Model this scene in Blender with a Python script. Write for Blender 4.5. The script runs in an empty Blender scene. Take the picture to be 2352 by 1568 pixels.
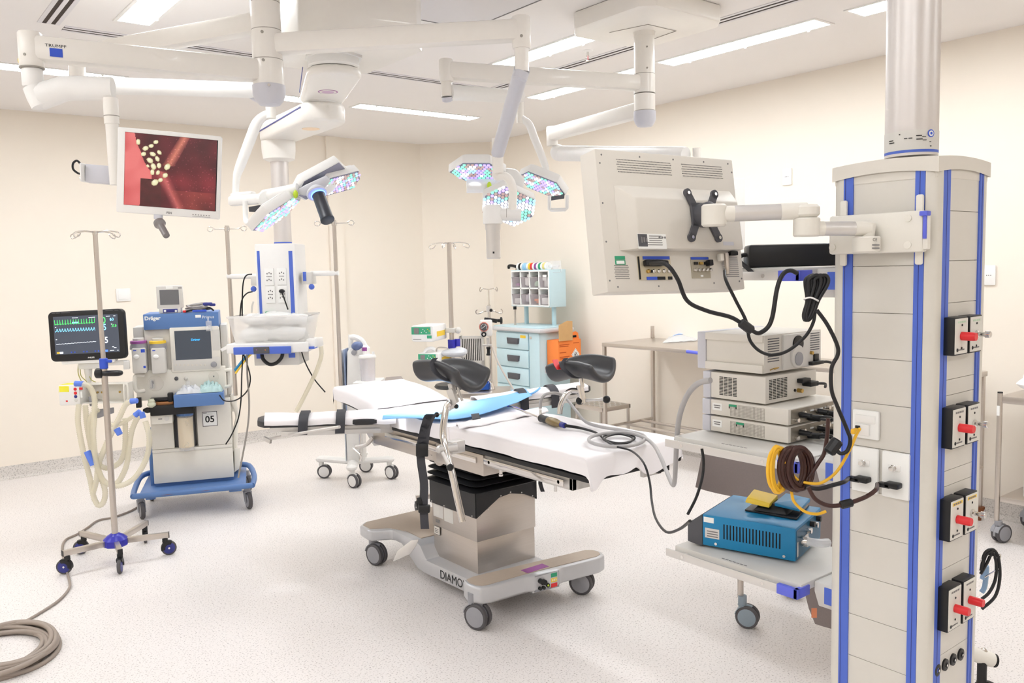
import bpy, bmesh, math, random
from mathutils import Matrix, Vector, noise
EXPOSURE = 1.22
PANEL = 12.5
SCREEN = 0.5

random.seed(7)
V = Vector
PI = math.pi
def R(a): return math.radians(a)
col = bpy.context.scene.collection
scene = bpy.context.scene

# ------------------------------------------------------------------ camera, world, exposure
CAM = V((0, 0, 1.6))
FPX = 1926.0
yaw, pitch, roll = R(38.165), R(5.052), R(-1.334)
FW = V((math.sin(yaw)*math.cos(pitch), math.cos(yaw)*math.cos(pitch), -math.sin(pitch)))
_r = V((math.cos(yaw), -math.sin(yaw), 0)); _u = _r.cross(FW)
RT = math.cos(roll)*_r + math.sin(roll)*_u
UP = -math.sin(roll)*_r + math.cos(roll)*_u
cd = bpy.data.cameras.new('camera'); cam = bpy.data.objects.new('camera', cd); col.objects.link(cam)
cd.sensor_width = 36; cd.lens = FPX/2352*36; cd.clip_start = .05; cd.clip_end = 60
cam.matrix_world = Matrix(((RT.x, UP.x, -FW.x, 0), (RT.y, UP.y, -FW.y, 0), (RT.z, UP.z, -FW.z, 1.6), (0, 0, 0, 1)))
scene.camera = cam
scene.view_settings.view_transform = 'Standard'; scene.view_settings.look = 'None'
scene.view_settings.gamma = 1; scene.view_settings.use_curve_mapping = False
scene.view_settings.exposure = EXPOSURE
w = bpy.data.worlds.new('world'); scene.world = w; w.use_nodes = True
w.node_tree.nodes['Background'].inputs[0].default_value = (1, .96, .9, 1)
w.node_tree.nodes['Background'].inputs[1].default_value = .3
scene.cycles.use_denoising = True
scene.cycles.max_bounces = 8; scene.cycles.diffuse_bounces = 5

# survey helpers: a direction seen from the tripod spot, met with a real plane of the room
def ray(x, y): return FW + RT*((x-1176)/FPX) - UP*((y-784)/FPX)
def atz(x, y, z): d = ray(x, y); return CAM + d*((z-1.6)/d.z)
def aty(x, y, Y): d = ray(x, y); return CAM + d*(Y/d.y)
def atx(x, y, X): d = ray(x, y); return CAM + d*(X/d.x)
def dep(x, y, t): return CAM + ray(x, y)*t
FH = V((FW.x, FW.y, 0))
def vert(x, y, P): d = ray(x, y); return CAM + d*((V(P)-CAM).dot(FH)/d.dot(FH))

# ------------------------------------------------------------------ materials
def lin(c): return tuple((v/12.92 if v <= .04045 else ((v+.055)/1.055)**2.4) for v in c)
MATS = {}
def mat(name, rgb, rough=.5, metal=0., var=.03, scale=30, bump=0., emit=None, est=1., alpha=1., trans=0., ior=1.45, coat=0., spec=.5, aniso=None, sheen=0.):
    if name in MATS: return MATS[name]
    m = bpy.data.materials.new(name); m.use_nodes = True; MATS[name] = m
    nt = m.node_tree; b = nt.nodes['Principled BSDF']; c = lin(rgb)
    b.inputs['Roughness'].default_value = rough; b.inputs['Metallic'].default_value = metal
    b.inputs['IOR'].default_value = ior; b.inputs['Transmission Weight'].default_value = trans
    b.inputs['Alpha'].default_value = alpha; b.inputs['Coat Weight'].default_value = coat
    b.inputs['Specular IOR Level'].default_value = spec; b.inputs['Sheen Weight'].default_value = sheen
    tc = nt.nodes.new('ShaderNodeTexCoord'); n = nt.nodes.new('ShaderNodeTexNoise')
    n.inputs['Scale'].default_value = scale; n.inputs['Detail'].default_value = 3
    src = tc.outputs['Object']
    if aniso:
        mp = nt.nodes.new('ShaderNodeMapping'); mp.inputs['Scale'].default_value = aniso
        nt.links.new(src, mp.inputs[0]); src = mp.outputs[0]
    nt.links.new(src, n.inputs['Vector'])
    mx = nt.nodes.new('ShaderNodeMix'); mx.data_type = 'RGBA'
    mx.inputs['A'].default_value = tuple(v*(1-var) for v in c)+(1,)
    mx.inputs['B'].default_value = tuple(min(1, v*(1+var)) for v in c)+(1,)
    nt.links.new(n.outputs['Fac'], mx.inputs['Factor']); nt.links.new(mx.outputs['Result'], b.inputs['Base Color'])
    if bump:
        bp = nt.nodes.new('ShaderNodeBump'); bp.inputs['Strength'].default_value = bump; bp.inputs['Distance'].default_value = .002
        nt.links.new(n.outputs['Fac'], bp.inputs['Height']); nt.links.new(bp.outputs[0], b.inputs['Normal'])
    if emit:
        b.inputs['Emission Color'].default_value = lin(emit)+(1,); b.inputs['Emission Strength'].default_value = est
    return m
def vcol_mat(name, rough=.3, est=0.):
    m = bpy.data.materials.new(name); m.use_nodes = True; nt = m.node_tree; b = nt.nodes['Principled BSDF']
    a = nt.nodes.new('ShaderNodeAttribute'); a.attribute_name = 'Col'
    b.inputs['Base Color'].default_value = (0.01, .01, .01, 1)
    nt.links.new(a.outputs['Color'], b.inputs['Emission Color'])
    b.inputs['Roughness'].default_value = rough; b.inputs['Emission Strength'].default_value = est
    return m

# ------------------------------------------------------------------ mesh builder
def frame(d, up=(0, 0, 1)):
    d = V(d).normalized(); up = V(up)
    if abs(d.dot(up)) > .999: up = V((1, 0, 0)) if abs(d.x) < .9 else V((0, 1, 0))
    x = up.cross(d).normalized(); y = d.cross(x)
    return Matrix((x, y, d)).transposed().to_4x4()
_bc = {}
def cmr(pts, n=6, closed=False):
    P = [V(p) for p in pts]; out = []; N = len(P)
    if N < 3: return P
    rng = range(N if closed else N-1)
    for i in rng:
        if closed: a, b, c, d = P[i-1], P[i], P[(i+1) % N], P[(i+2) % N]
        else: a, b, c, d = P[max(i-1, 0)], P[i], P[i+1], P[min(i+2, N-1)]
        for k in range(n):
            t = k/n
            out.append(.5*((2*b)+(c-a)*t+(2*a-5*b+4*c-d)*t*t+(3*b-a-3*c+d)*t**3))
    if not closed: out.append(P[-1])
    return out
class MB:
    def __init__(s, m=None): s.v = []; s.f = []; s.mi = []; s.mats = []; s.M = Matrix.Identity(4); s.m = m; s.cols = None
    def at(s, loc=(0, 0, 0), rz=0, rx=0, ry=0):
        s.M = Matrix.Translation(V(loc)) @ Matrix.Rotation(rz, 4, 'Z') @ Matrix.Rotation(ry, 4, 'Y') @ Matrix.Rotation(rx, 4, 'X'); return s
    def add(s, vs, fs, m=None, M=None):
        m = m or s.m
        if m not in s.mats: s.mats.append(m)
        k = s.mats.index(m); o = len(s.v); T = s.M if M is None else s.M @ M
        s.v += [T @ V(v) for v in vs]; s.f += [tuple(i+o for i in f) for f in fs]; s.mi += [k]*len(fs); return s
    def box(s, c, d, r=0., m=None, M=None, seg=2):
        key = (tuple(round(x, 4) for x in d), round(r, 4), seg)
        if key not in _bc:
            bm = bmesh.new(); bmesh.ops.create_cube(bm, size=1)
            for v in bm.verts: v.co = V((v.co.x*d[0], v.co.y*d[1], v.co.z*d[2]))
            if r > 0: bmesh.ops.bevel(bm, geom=list(bm.edges), offset=min(r, min(d)*.49), segments=seg, affect='EDGES', profile=.5)
            bm.verts.index_update()
            _bc[key] = ([tuple(v.co) for v in bm.verts], [tuple(v.index for v in f.verts) for f in bm.faces]); bm.free()
        vs, fs = _bc[key]; T = Matrix.Translation(V(c))
        return s.add(vs, fs, m, T if M is None else M @ T)
    def b2(s, a, b, r=0., m=None):          # box from two corners
        return s.box([(a[i]+b[i])/2 for i in range(3)], [abs(a[i]-b[i]) for i in range(3)], r, m)
    def beam(s, p, q, wd, h, r=0., m=None, up=(0, 0, 1)):
        p, q = V(p), V(q); M = Matrix.Translation((p+q)/2) @ frame(q-p, up)
        return s.box((0, 0, 0), (wd, h, (q-p).length), r, m, M)
    def cyl(s, p, q, r, r2=None, n=20, m=None, cap=True, bev=0.):
        p, q = V(p), V(q); L = (q-p).length; M = Matrix.Translation(p) @ frame(q-p); r2 = r if r2 is None else r2
        if bev: prof = [(r-bev, 0), (r, bev), (r2, L-bev), (r2-bev, L)]
        else: prof = [(r, 0), (r2, L)]
        return s.lathe(prof, n, m, M, cap)
    def lathe(s, prof, n=24, m=None, M=None, cap=True):
        vs = []; fs = []
        for (r, z) in prof:
            for k in range(n): a = 2*PI*k/n; vs.append((r*math.cos(a), r*math.sin(a), z))
        for i in range(len(prof)-1):
            for k in range(n): k2 = (k+1) % n; fs.append((i*n+k, i*n+k2, (i+1)*n+k2, (i+1)*n+k))
        if cap: fs.append(tuple(range(n-1, -1, -1))); fs.append(tuple(range((len(prof)-1)*n, len(prof)*n)))
        return s.add(vs, fs, m, M)
    def lat(s, p, axis, prof, n=24, m=None, cap=True):
        return s.lathe(prof, n, m, Matrix.Translation(V(p)) @ frame(axis), cap)
    def sph(s, c, r, n=16, m=None, M=None):
        if not hasattr(r, '__len__'): r = (r, r, r)
        vs = []; fs = []; h = n//2
        for i in range(h+1):
            t = PI*i/h
            for k in range(n): a = 2*PI*k/n; vs.append((r[0]*math.sin(t)*math.cos(a), r[1]*math.sin(t)*math.sin(a), r[2]*math.cos(t)))
        for i in range(h):
            for k in range(n): k2 = (k+1) % n; fs.append((i*n+k, (i+1)*n+k, (i+1)*n+k2, i*n+k2))
        T = Matrix.Translation(V(c)); return s.add(vs, fs, m, T if M is None else T @ M)
    def tube(s, pts, r, n=8, m=None, closed=False, sm=5, rf=None, flat=None):
        P = cmr(pts, sm, closed) if sm else [V(p) for p in pts]
        Q = [P[0]]
        for p in P[1:]:
            if (p-Q[-1]).length > 1e-6: Q.append(p)
        P = Q; N = len(P); vs = []; fs = []
        T = [(P[(i+1) % N if closed else min(i+1, N-1)]-P[i-1 if closed else max(i-1, 0)]).normalized() for i in range(N)]
        up = V((0, 0, 1)) if abs(T[0].z) < .9 else V((1, 0, 0))
        x = up.cross(T[0]).normalized()
        for i in range(N):
            x = (x - T[i]*x.dot(T[i])); x.normalize(); y = T[i].cross(x)
            rr = rf(i/(N-1))*r if rf else r
            for k in range(n):
                a = 2*PI*(k+.5)/n; ca, sa = math.cos(a), math.sin(a)
                if flat: ca *= flat[0]; sa *= flat[1]
                vs.append(P[i]+x*(rr*ca)+y*(rr*sa))
        for i in range(N if closed else N-1):
            for k in range(n):
                k2 = (k+1) % n; j = (i+1) % N; fs.append((i*n+k, i*n+k2, j*n+k2, j*n+k))
        if not closed: fs.append(tuple(range(n-1, -1, -1))); fs.append(tuple(range((N-1)*n, N*n)))
        return s.add(vs, fs, m)
    def strip(s, pts, wv, th, m=None, sm=4):  # a strap: centre line, width vector, thickness
        P = cmr(pts, sm); N = len(P); wv = V(wv)/2; vs = []; fs = []
        for i in range(N):
            t = (P[min(i+1, N-1)]-P[max(i-1, 0)]).normalized(); nn = t.cross(wv).normalized()*th/2
            vs += [P[i]-wv-nn, P[i]+wv-nn, P[i]+wv+nn, P[i]-wv+nn]
        for i in range(N-1):
            for k in range(4): k2 = (k+1) % 4; fs.append((i*4+k, i*4+k2, i*4+4+k2, i*4+4+k))
        fs += [(3, 2, 1, 0), tuple(range(4*N-4, 4*N))]
        return s.add(vs, fs, m)
    def prism(s, pts, h, r=0., m=None, M=None, seg=2, edges='all'):   # outline in xy, extruded z 0..h
        bm = bmesh.new(); b = [bm.verts.new((x, y, 0)) for x, y in pts]; f = bm.faces.new(b)
        e = bmesh.ops.extrude_face_region(bm, geom=[f])
        for g in e['geom']:
            if isinstance(g, bmesh.types.BMVert): g.co.z += h
        bmesh.ops.recalc_face_normals(bm, faces=bm.faces)
        if r > 0:
            bm.normal_update()
            ed = [x for x in bm.edges if abs(x.verts[0].co.z-x.verts[1].co.z) < 1e-6] if edges == 'flat' else list(bm.edges)
            bmesh.ops.bevel(bm, geom=ed, offset=r, segments=seg, affect='EDGES', profile=.5)
        bm.verts.index_update()
        vs = [tuple(v.co) for v in bm.verts]; fs = [tuple(v.index for v in q.verts) for q in bm.faces]; bm.free()
        return s.add(vs, fs, m, M)
    def quad(s, a, b, c, d, m=None): return s.add([a, b, c, d], [(0, 1, 2, 3)], m)
    def grid(s, fn, nu, nv, m=None, th=0.):
        vs = []; fs = []
        for i in range(nu+1):
            for j in range(nv+1): vs.append(V(fn(i/nu, j/nv)))
        k = nv+1
        for i in range(nu):
            for j in range(nv): fs.append((i*k+j, (i+1)*k+j, (i+1)*k+j+1, i*k+j+1))
        if th:
            N = len(vs); nr = [V((0, 0, 0)) for _ in vs]
            for f in fs:
                q = (vs[f[1]]-vs[f[0]]).cross(vs[f[3]]-vs[f[0]])
                for a in f: nr[a] += q
            vs2 = [v-(nn.normalized() if nn.length else V((0, 0, 1)))*th for v, nn in zip(vs, nr)]
            g = [tuple(N+a for a in reversed(f)) for f in fs]
            bd = [(i*k, (i+1)*k) for i in range(nu)]+[(nu*k+j, nu*k+j+1) for j in range(nv)]+[((i+1)*k+nv, i*k+nv) for i in range(nu)]+[(j+1, j) for j in range(nv)]
            fs = fs+g+[(a, N+a, N+b, b) for a, b in [(q, p) for p, q in bd]]; vs = vs+vs2
        return s.add(vs, fs, m)
    def hull(s, pts, m=None, r=0.):
        bm = bmesh.new(); [bm.verts.new(p) for p in pts]
        o = bmesh.ops.convex_hull(bm, input=bm.verts)
        bmesh.ops.delete(bm, geom=[g for g in o['geom_interior'] if isinstance(g, bmesh.types.BMVert)], context='VERTS')
        bmesh.ops.dissolve_limit(bm, angle_limit=.02, verts=bm.verts, edges=bm.edges)
        if r: bmesh.ops.bevel(bm, geom=list(bm.edges), offset=r, segments=2, affect='EDGES', profile=.5)
        bm.verts.index_update(); vs = [tuple(v.co) for v in bm.verts]; fs = [tuple(v.index for v in q.verts) for q in bm.faces]; bm.free()
        return s.add(vs, fs, m)

def tag(o, label=None, cat=None, group=None, kind=None):
    if label: o['label'] = label
    if cat: o['category'] = cat
    if group: o['group'] = group
    if kind: o['kind'] = kind
    return o
def thing(name, label, cat, loc=(0, 0, 0), rz=0., group=None):
    o = bpy.data.objects.new(name, None); col.objects.link(o); o.empty_display_size = .05
    o.location = V(loc); o.rotation_euler = (0, 0, rz)
    o['_m'] = 0; del o['_m']
    return tag(o, label, cat, group)
def wmat(o):
    m = Matrix.Translation(o.location) @ o.rotation_euler.to_matrix().to_4x4()
    return wmat(o.parent) @ m if o.parent else m
def obj(name, mb, parent=None, world=False, ang=35, label=None, sub=0, kind=None):
    me = bpy.data.meshes.new(name)
    vs = mb.v
    if parent is not None and world: inv = wmat(parent).inverted(); vs = [inv @ v for v in vs]
    if parent is None and not world: pass
    me.from_pydata([tuple(v) for v in vs], [], mb.f)
    for m in mb.mats: me.materials.append(m)
    me.polygons.foreach_set('material_index', mb.mi)
    bm = bmesh.new(); bm.from_mesh(me); bmesh.ops.recalc_face_normals(bm, faces=bm.faces); bm.to_mesh(me); bm.free()
    me.polygons.foreach_set('use_smooth', [True]*len(me.polygons)); me.set_sharp_from_angle(angle=R(ang)); me.update()
    o = bpy.data.objects.new(name, me); col.objects.link(o)
    if parent is not None: o.parent = parent
    if sub: md = o.modifiers.new('s', 'SUBSURF'); md.levels = sub; md.render_levels = sub
    if label: o['label'] = label
    if kind: o['kind'] = kind
    return o
def solo(name, mb, label, cat, group=None, ang=35):   # a thing that is one mesh: origin moved to the middle of its base
    xs = [v.x for v in mb.v]; ys = [v.y for v in mb.v]; zs = [v.z for v in mb.v]
    c = V(((min(xs)+max(xs))/2, (min(ys)+max(ys))/2, min(zs))); mb.v = [v-c for v in mb.v]
    o = obj(name, mb, None, ang=ang); o.location = c; return tag(o, label, cat, group)
def struct(name, mb, ang=35): return tag(obj(name, mb, None, ang=ang), kind='structure')
_fonts = {}
def text_geo(txt, size, align='CENTER', bold=0., sx=1.):
    cu = bpy.data.curves.new('t', 'FONT'); cu.body = txt; cu.size = size; cu.align_x = align; cu.align_y = 'CENTER'; cu.offset = bold; cu.resolution_u = 3
    o = bpy.data.objects.new('t', cu); col.objects.link(o)
    dg = bpy.context.evaluated_depsgraph_get(); me = bpy.data.meshes.new_from_object(o.evaluated_get(dg))
    vs = [(v.co.x*sx, v.co.y, 0) for v in me.vertices]; fs = [tuple(p.vertices) for p in me.polygons]
    bpy.data.objects.remove(o); bpy.data.curves.remove(cu); bpy.data.meshes.remove(me); return vs, fs
def text(mb, txt, size, loc, right, up, m=None, align='CENTER', bold=0., sx=1.):
    x = V(right).normalized(); u = V(up).normalized(); n = x.cross(u)
    vs, fs = text_geo(txt, size, align, bold, sx)
    M = Matrix.Translation(V(loc)) @ Matrix((x, u, n)).transposed().to_4x4()
    return mb.add(vs, fs, m, M)
def copy_tree(o, parent=None):
    c = o.copy(); col.objects.link(c); c.parent = parent
    for ch in [x for x in bpy.data.objects if x.parent == o]: copy_tree(ch, c)
    return c
def place(o, loc, rz=None, label=None, group=None):
    o.location = V(loc)
    if rz is not None: o.rotation_euler = (0, 0, rz)
    return tag(o, label, None, group)
# ------------------------------------------------------------------ palette
WHT = mat('white_lacquer', (.93, .915, .89), .35, var=.015, coat=.2)
WHT2 = mat('white_plastic', (.93, .925, .915), .4, var=.02)
CREAM = mat('ivory_plastic', (.90, .885, .85), .45, var=.02)
LGREY = mat('light_grey_plastic', (.84, .83, .81), .45, var=.02)
BEIGE = mat('beige_sheet_metal', (.865, .845, .81), .45, var=.02)
COOL = mat('cool_grey_plastic', (.80, .80, .83), .4, var=.02)
MGREY = mat('mid_grey_plastic', (.60, .60, .62), .45, var=.03)
DGREY = mat('dark_grey_plastic', (.33, .33, .35), .5, var=.05)
BLK = mat('black_plastic', (.09, .09, .10), .42, var=.1)
RUB = mat('black_rubber', (.15, .15, .16), .55, var=.1)
TYRE = mat('grey_tyre_rubber', (.33, .32, .33), .6, var=.05)
BLUE = mat('blue_insert', (.32, .43, .80), .5, var=.03)
BLUE2 = mat('blue_plastic', (.38, .42, .86), .4, var=.03)
NAVY = mat('navy_plastic', (.20, .22, .52), .4, var=.05)
DBLUE = mat('machine_blue_paint', (.36, .50, .72), .4, var=.03)
HUB = mat('royal_blue_plastic', (.20, .20, .68), .3, var=.04)
STEEL = mat('brushed_steel', (.78, .75, .72), .32, .9, var=.06, scale=8, aniso=(1, 1, 40))
CHROME = mat('chrome', (.86, .85, .84), .12, 1., var=.02)
ALU = mat('satin_aluminium', (.84, .83, .82), .4, .6, var=.03)
SILV = mat('silver_paint', (.77, .77, .78), .35, .25, var=.02, coat=.2)
TAN = mat('tan_rubber_mat', (.72, .66, .60), .6, var=.05, scale=60)
SHEET = mat('white_cotton_sheet', (.95, .935, .94), .85, var=.02, scale=300, bump=.1)
BCLOTH = mat('blue_drape', (.52, .74, .96), .8, var=.03, scale=200, bump=.1)
GCLOTH = mat('grey_cloth', (.52, .48, .47), .9, var=.06, scale=150, bump=.2)
PAD = mat('black_foam_pad', (.20, .20, .21), .45, var=.08, scale=80, bump=.05)
STRAP = mat('dark_webbing', (.25, .25, .27), .8, var=.08, scale=400, bump=.3)
RED = mat('red_plastic', (.88, .18, .20), .35, var=.04)
ORNG = mat('orange_cardboard', (.95, .53, .25), .7, var=.04, scale=60)
CARD = mat('brown_cardboard', (.80, .64, .44), .8, var=.05)
YEL = mat('yellow_plastic', (.95, .80, .25), .45, var=.04)
YCAB = mat('yellow_cable_jacket', (.93, .72, .18), .45, var=.05)
GRN = mat('green_plastic', (.20, .62, .46), .45, var=.04)
PURP = mat('purple_plastic', (.60, .32, .60), .4, var=.04)
CYANB = mat('blue_powder_coat', (.10, .50, .70), .35, var=.04)
CART = mat('pale_blue_lacquer', (.76, .86, .89), .4, var=.02)
INK = mat('printed_black', (.12, .12, .13), .6, var=.1)
INKG = mat('printed_grey', (.50, .49, .49), .6, var=.1)
INKW = mat('printed_white', (.95, .95, .94), .6, var=.01)
INKB = mat('printed_blue', (.22, .35, .80), .5, var=.03)
HOLE = mat('dark_recess', (.05, .05, .05), .8, var=.1)
GOLD = mat('brass', (.75, .62, .35), .3, .9, var=.05)
RUST = mat('rust', (.50, .30, .18), .8, var=.25, scale=60)
GCAB = mat('grey_cable_jacket', (.60, .58, .56), .5, var=.04)
LGCAB = mat('light_grey_cable_jacket', (.68, .67, .67), .45, var=.03)
FCAB = mat('beige_floor_cable_jacket', (.62, .57, .53), .5, var=.04)
HOSE = mat('corrugated_clear_hose', (.93, .90, .80), .35, var=.03, alpha=.55)
CLEAR = mat('clear_plastic', (.95, .95, .96), .08, var=.01, alpha=.28)
FILM = mat('plastic_film', (.95, .96, .97), .25, var=.02, alpha=.6)
MILK = mat('milky_plastic', (.94, .93, .92), .35, var=.02, alpha=.38)
LIME = mat('lime_marking', (.80, .90, .25), .5, var=.03)
# ------------------------------------------------------------------ setting
CH = 2.93; KX = 1.33/1.24; YL = 7.21*KX; XR = 5.08*KX
def two_tone(name, a, b, sc, rough, thr, spec=.4, w2=None):
    m = bpy.data.materials.new(name); m.use_nodes = True; nt = m.node_tree; p = nt.nodes['Principled BSDF']
    p.inputs['Roughness'].default_value = rough; p.inputs['Specular IOR Level'].default_value = spec
    tc = nt.nodes.new('ShaderNodeTexCoord'); n = nt.nodes.new('ShaderNodeTexNoise'); n.inputs['Scale'].default_value = sc; n.inputs['Detail'].default_value = 2
    r = nt.nodes.new('ShaderNodeValToRGB'); r.color_ramp.elements[0].position = thr[0]; r.color_ramp.elements[1].position = thr[1]
    r.color_ramp.elements[0].color = lin(b)+(1,); r.color_ramp.elements[1].color = lin(a)+(1,)
    nt.links.new(tc.outputs['Object'], n.inputs[0]); nt.links.new(n.outputs['Fac'], r.inputs[0])
    n2 = nt.nodes.new('ShaderNodeTexNoise'); n2.inputs['Scale'].default_value = 1.2; n2.inputs['Detail'].default_value = 4
    mx = nt.nodes.new('ShaderNodeMix'); mx.data_type = 'RGBA'; mx.blend_type = 'MULTIPLY'; mx.inputs['B'].default_value = (.95, .94, .93, 1)
    nt.links.new(tc.outputs['Object'], n2.inputs[0]); nt.links.new(n2.outputs['Fac'], mx.inputs['Factor'])
    nt.links.new(r.outputs[0], mx.inputs['A']); nt.links.new(mx.outputs['Result'], p.inputs['Base Color'])
    return m
FLOORM = two_tone('speckled_vinyl', (.915, .895, .885), (.70, .67, .66), 130, .38, (.30, .44))
BASEM = two_tone('speckled_vinyl_skirting', (.84, .82, .80), (.68, .66, .64), 120, .5, (.34, .48))
WALLM = mat('cream_wall_paint', (.935, .90, .85), .75, var=.012, scale=2)
CEILM = mat('ceiling_paint', (.93, .915, .905), .8, var=.01, scale=3)
PANM = mat('ceiling_panel', (.87, .86, .87), .5, var=.01, scale=3)
XF, YF = -3.2, -2.8                                   # far side of the room, behind the tripod
C1, C2 = (4.56*KX, YL), (XR, 6.74*KX)                   # cut corner
b = MB(FLOORM); b.b2((XF, YF, -.1), (XR+.15, YL+.15, 0)); struct('floor', b)
b = MB(CEILM); b.b2((XF, YF, CH), (XR+.15, YL+.15, CH+.1)); struct('ceiling', b)
b = MB(WALLM); b.b2((XF, YL, 0), (C1[0], YL+.15, CH)); b.b2((aty(757, 600, YL).x, YL-.03, .1), (aty(789, 600, YL).x, YL+.02, CH-.001)); struct('wall_left', b)
b = MB(WALLM); b.b2((XR, YF, 0), (XR+.15, C2[1], CH)); struct('wall_right', b)
b = MB(WALLM); b.prism([C1, C2, (C2[0]+.15, C2[1]), (C2[0]+.15, C1[1]+.15), (C1[0], C1[1]+.15)], CH); struct('wall_back', b)
b = MB(WALLM); b.b2((XF-.15, YF, 0), (XF, YL+.15, CH)); struct('wall_entrance', b)
b = MB(WALLM); b.b2((XF, YF-.15, 0), (XR+.15, YF, CH)); struct('wall_front', b)
def skirt(name, p, q, n):                              # coved vinyl skirting
    p, q, n = V(p), V(q), V(n).normalized(); b = MB(BASEM); prof = [(0, .105), (.006, .105), (.006, .05), (.014, .02), (.035, .004), (.05, .0005), (0, .0005)]
    vs = [p+n*o+V((0, 0, z)) for o, z in prof]+[q+n*o+V((0, 0, z)) for o, z in prof]; k = len(prof)
    b.add(vs, [(i, (i+1) % k, (i+1) % k+k, i+k) for i in range(k)]+[tuple(range(k)), tuple(range(2*k-1, k-1, -1))]); struct(name, b)
skirt('baseboard_left', (XF, YL, 0), (C1[0], YL, 0), (0, -1, 0))
skirt('baseboard_back', (C1[0], C1[1], 0), (C2[0], C2[1], 0), (-1, -1, 0))
skirt('baseboard_right', (XR, YF, 0), (XR, C2[1], 0), (-1, 0, 0))
# linear slot diffusers framing the operating field
SLOT = mat('slot_shadow', (.20, .15, .13), .7, var=.1)
def slot(p, q, wd, lab):
    p, q = V((p[0]*KX, p[1]*KX, CH)), V((q[0]*KX, q[1]*KX, CH)); d = (q-p).normalized(); s = V((-d.y, d.x, 0)); t = thing('slot_diffuser', lab, 'air vent', (p+q)/2)
    b = MB(PANM)
    for o in (-wd, 0, wd): b.beam(p+s*o-V((0, 0, .002)), q+s*o-V((0, 0, .002)), wd*.5, .004, 0)
    obj('frame', b, t, True)
    for o in (-wd/2, wd/2):
        b = MB(SLOT); b.beam(p+s*o-V((0, 0, .001)), q+s*o-V((0, 0, .001)), wd*.5, .002); obj('slot', b, t, True)
slot((.93, 4.745), (3.55, 4.775), .042, 'long twin slot air diffuser in ceiling running parallel to the left wall')
slot((3.625, 4.80), (3.625, 1.2), .042, 'long twin slot air diffuser in ceiling running parallel to the right wall')
slot((.857, 4.70), (.857, 2.2), .042, 'twin slot air diffuser with widest looking slots, beside the monitor boom elbow')
# laminar ceiling panel
t = thing('ceiling_panel', 'large pale laminar airflow panel in ceiling above the table', 'ceiling panel', (1.9*KX, 2.4*KX, CH))
PL = [v*KX for v in (1.15, 1.2, 2.62, 3.63)]
b = MB(PANM); b.b2((PL[0], PL[1], CH-.006), (PL[2], PL[3], CH), .002); obj('plate', b, t, True)
b = MB(INKG)
for a, c in (((PL[0], PL[3]), (PL[2], PL[3])), ((PL[2], PL[1]), (PL[2], PL[3])), ((PL[0], PL[1]), (PL[0], PL[3]))): b.beam((a[0], a[1], CH-.004), (c[0], c[1], CH-.004), .008, .008)
obj('gasket', b, t, True)
b = MB(CEILM); b.lat((1.42*KX, 4.42*KX, CH), (0, 0, -1), [(.05, 0), (.05, .01), (.045, .018), (.0, .02)], 24); solo('smoke_detector', b, 'small round white disc on ceiling behind the upper boom arm', 'detector')
# recessed fluorescent panels (the room's light), plus unseen ones added to brighten it
TUBE = mat('fluorescent_panel', (1, 1, 1), .4, var=0, emit=(.97, .987, 1.), est=PANEL)
def panel(x0, y0, x1, y1, lab):
    x0, y0, x1, y1 = x0*KX, y0*KX, x1*KX, y1*KX
    t = thing('ceiling_light', lab, 'ceiling light', ((x0+x1)/2, (y0+y1)/2, CH), 0, 'recessed fluorescent ceiling lights' if 'viewpoint' not in lab else 'added ceiling lights unseen from the viewpoint')
    b = MB(WHT2); f = .018
    for a in ((x0-f, y0-f, x1+f, y0), (x0-f, y1, x1+f, y1+f), (x0-f, y0, x0, y1), (x1, y0, x1+f, y1)): b.b2((a[0], a[1], CH-.006), (a[2], a[3], CH), 0)
    obj('trim', b, t, True)
    b = MB(TUBE); b.b2((x0, y0, CH-.003), (x1, y1, CH), 0); obj('diffuser', b, t, True)
    for k in (.12, .5, .88):
        b = MB(WHT2); p = V((x0+(x1-x0)*k, y0, CH-.008)) if x1-x0 > y1-y0 else V((x1, y0+(y1-y0)*k, CH-.008)); b.sph(p, .009, 8); obj('clip', b, t, True)
for a in ((1.115, 3.36, 1.262, 4.455, 'bright ceiling light nearest the widest looking twin slots'),
          (.36, 5.68, 1.445, 5.84, 'bright ceiling light behind the elbow of the monitor boom arm'),
          (1.64, 5.69, 2.725, 5.85, 'bright ceiling light mostly hidden behind the pendant mount beside the main boom'),
          (3.09, 5.685, 4.18, 5.83, 'long bright ceiling light in front of the cut corner'),
          (3.175, 3.43, 3.325, 4.18, 'bright ceiling light between the surgical boom arm and hexagonal ceiling cover'),
          (4.0, 3.78, 4.15, 4.84, 'bright ceiling light crossed by the arm of the right lamp boom'),
          (4.01, 2.515, 4.16, 3.585, 'long bright ceiling light between the hexagonal ceiling cover and the silver pendant tube'),
          (4.015, 1.25, 4.17, 2.33, 'bright ceiling light cut off by the silver pendant tube'),
          (3.0, .6, 3.15, 1.7, None), (1.12, 1.0, 1.27, 2.1, None), (-1.4, 5.3, -.3, 5.45, None), (-.6, 2.5, -.45, 3.6, None), (-.6, .2, -.45, 1.3, None), (1.0, -1.5, 2.1, -1.35, None), (3.5, -1.5, 4.5, -1.35, None), (-2, -1.2, -1, -1.05, None), (-.9, -.5, -.1, -.35, None), (-1.8, 1.2, -1.65, 2.3, None), (-1.8, 3.4, -1.65, 4.5, None)):  # unlabelled panels: added out of view to lift light on camera-facing surfaces
    panel(*a[:4], a[4] or 'added ceiling light unseen from the viewpoint, brightening the room')
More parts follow.
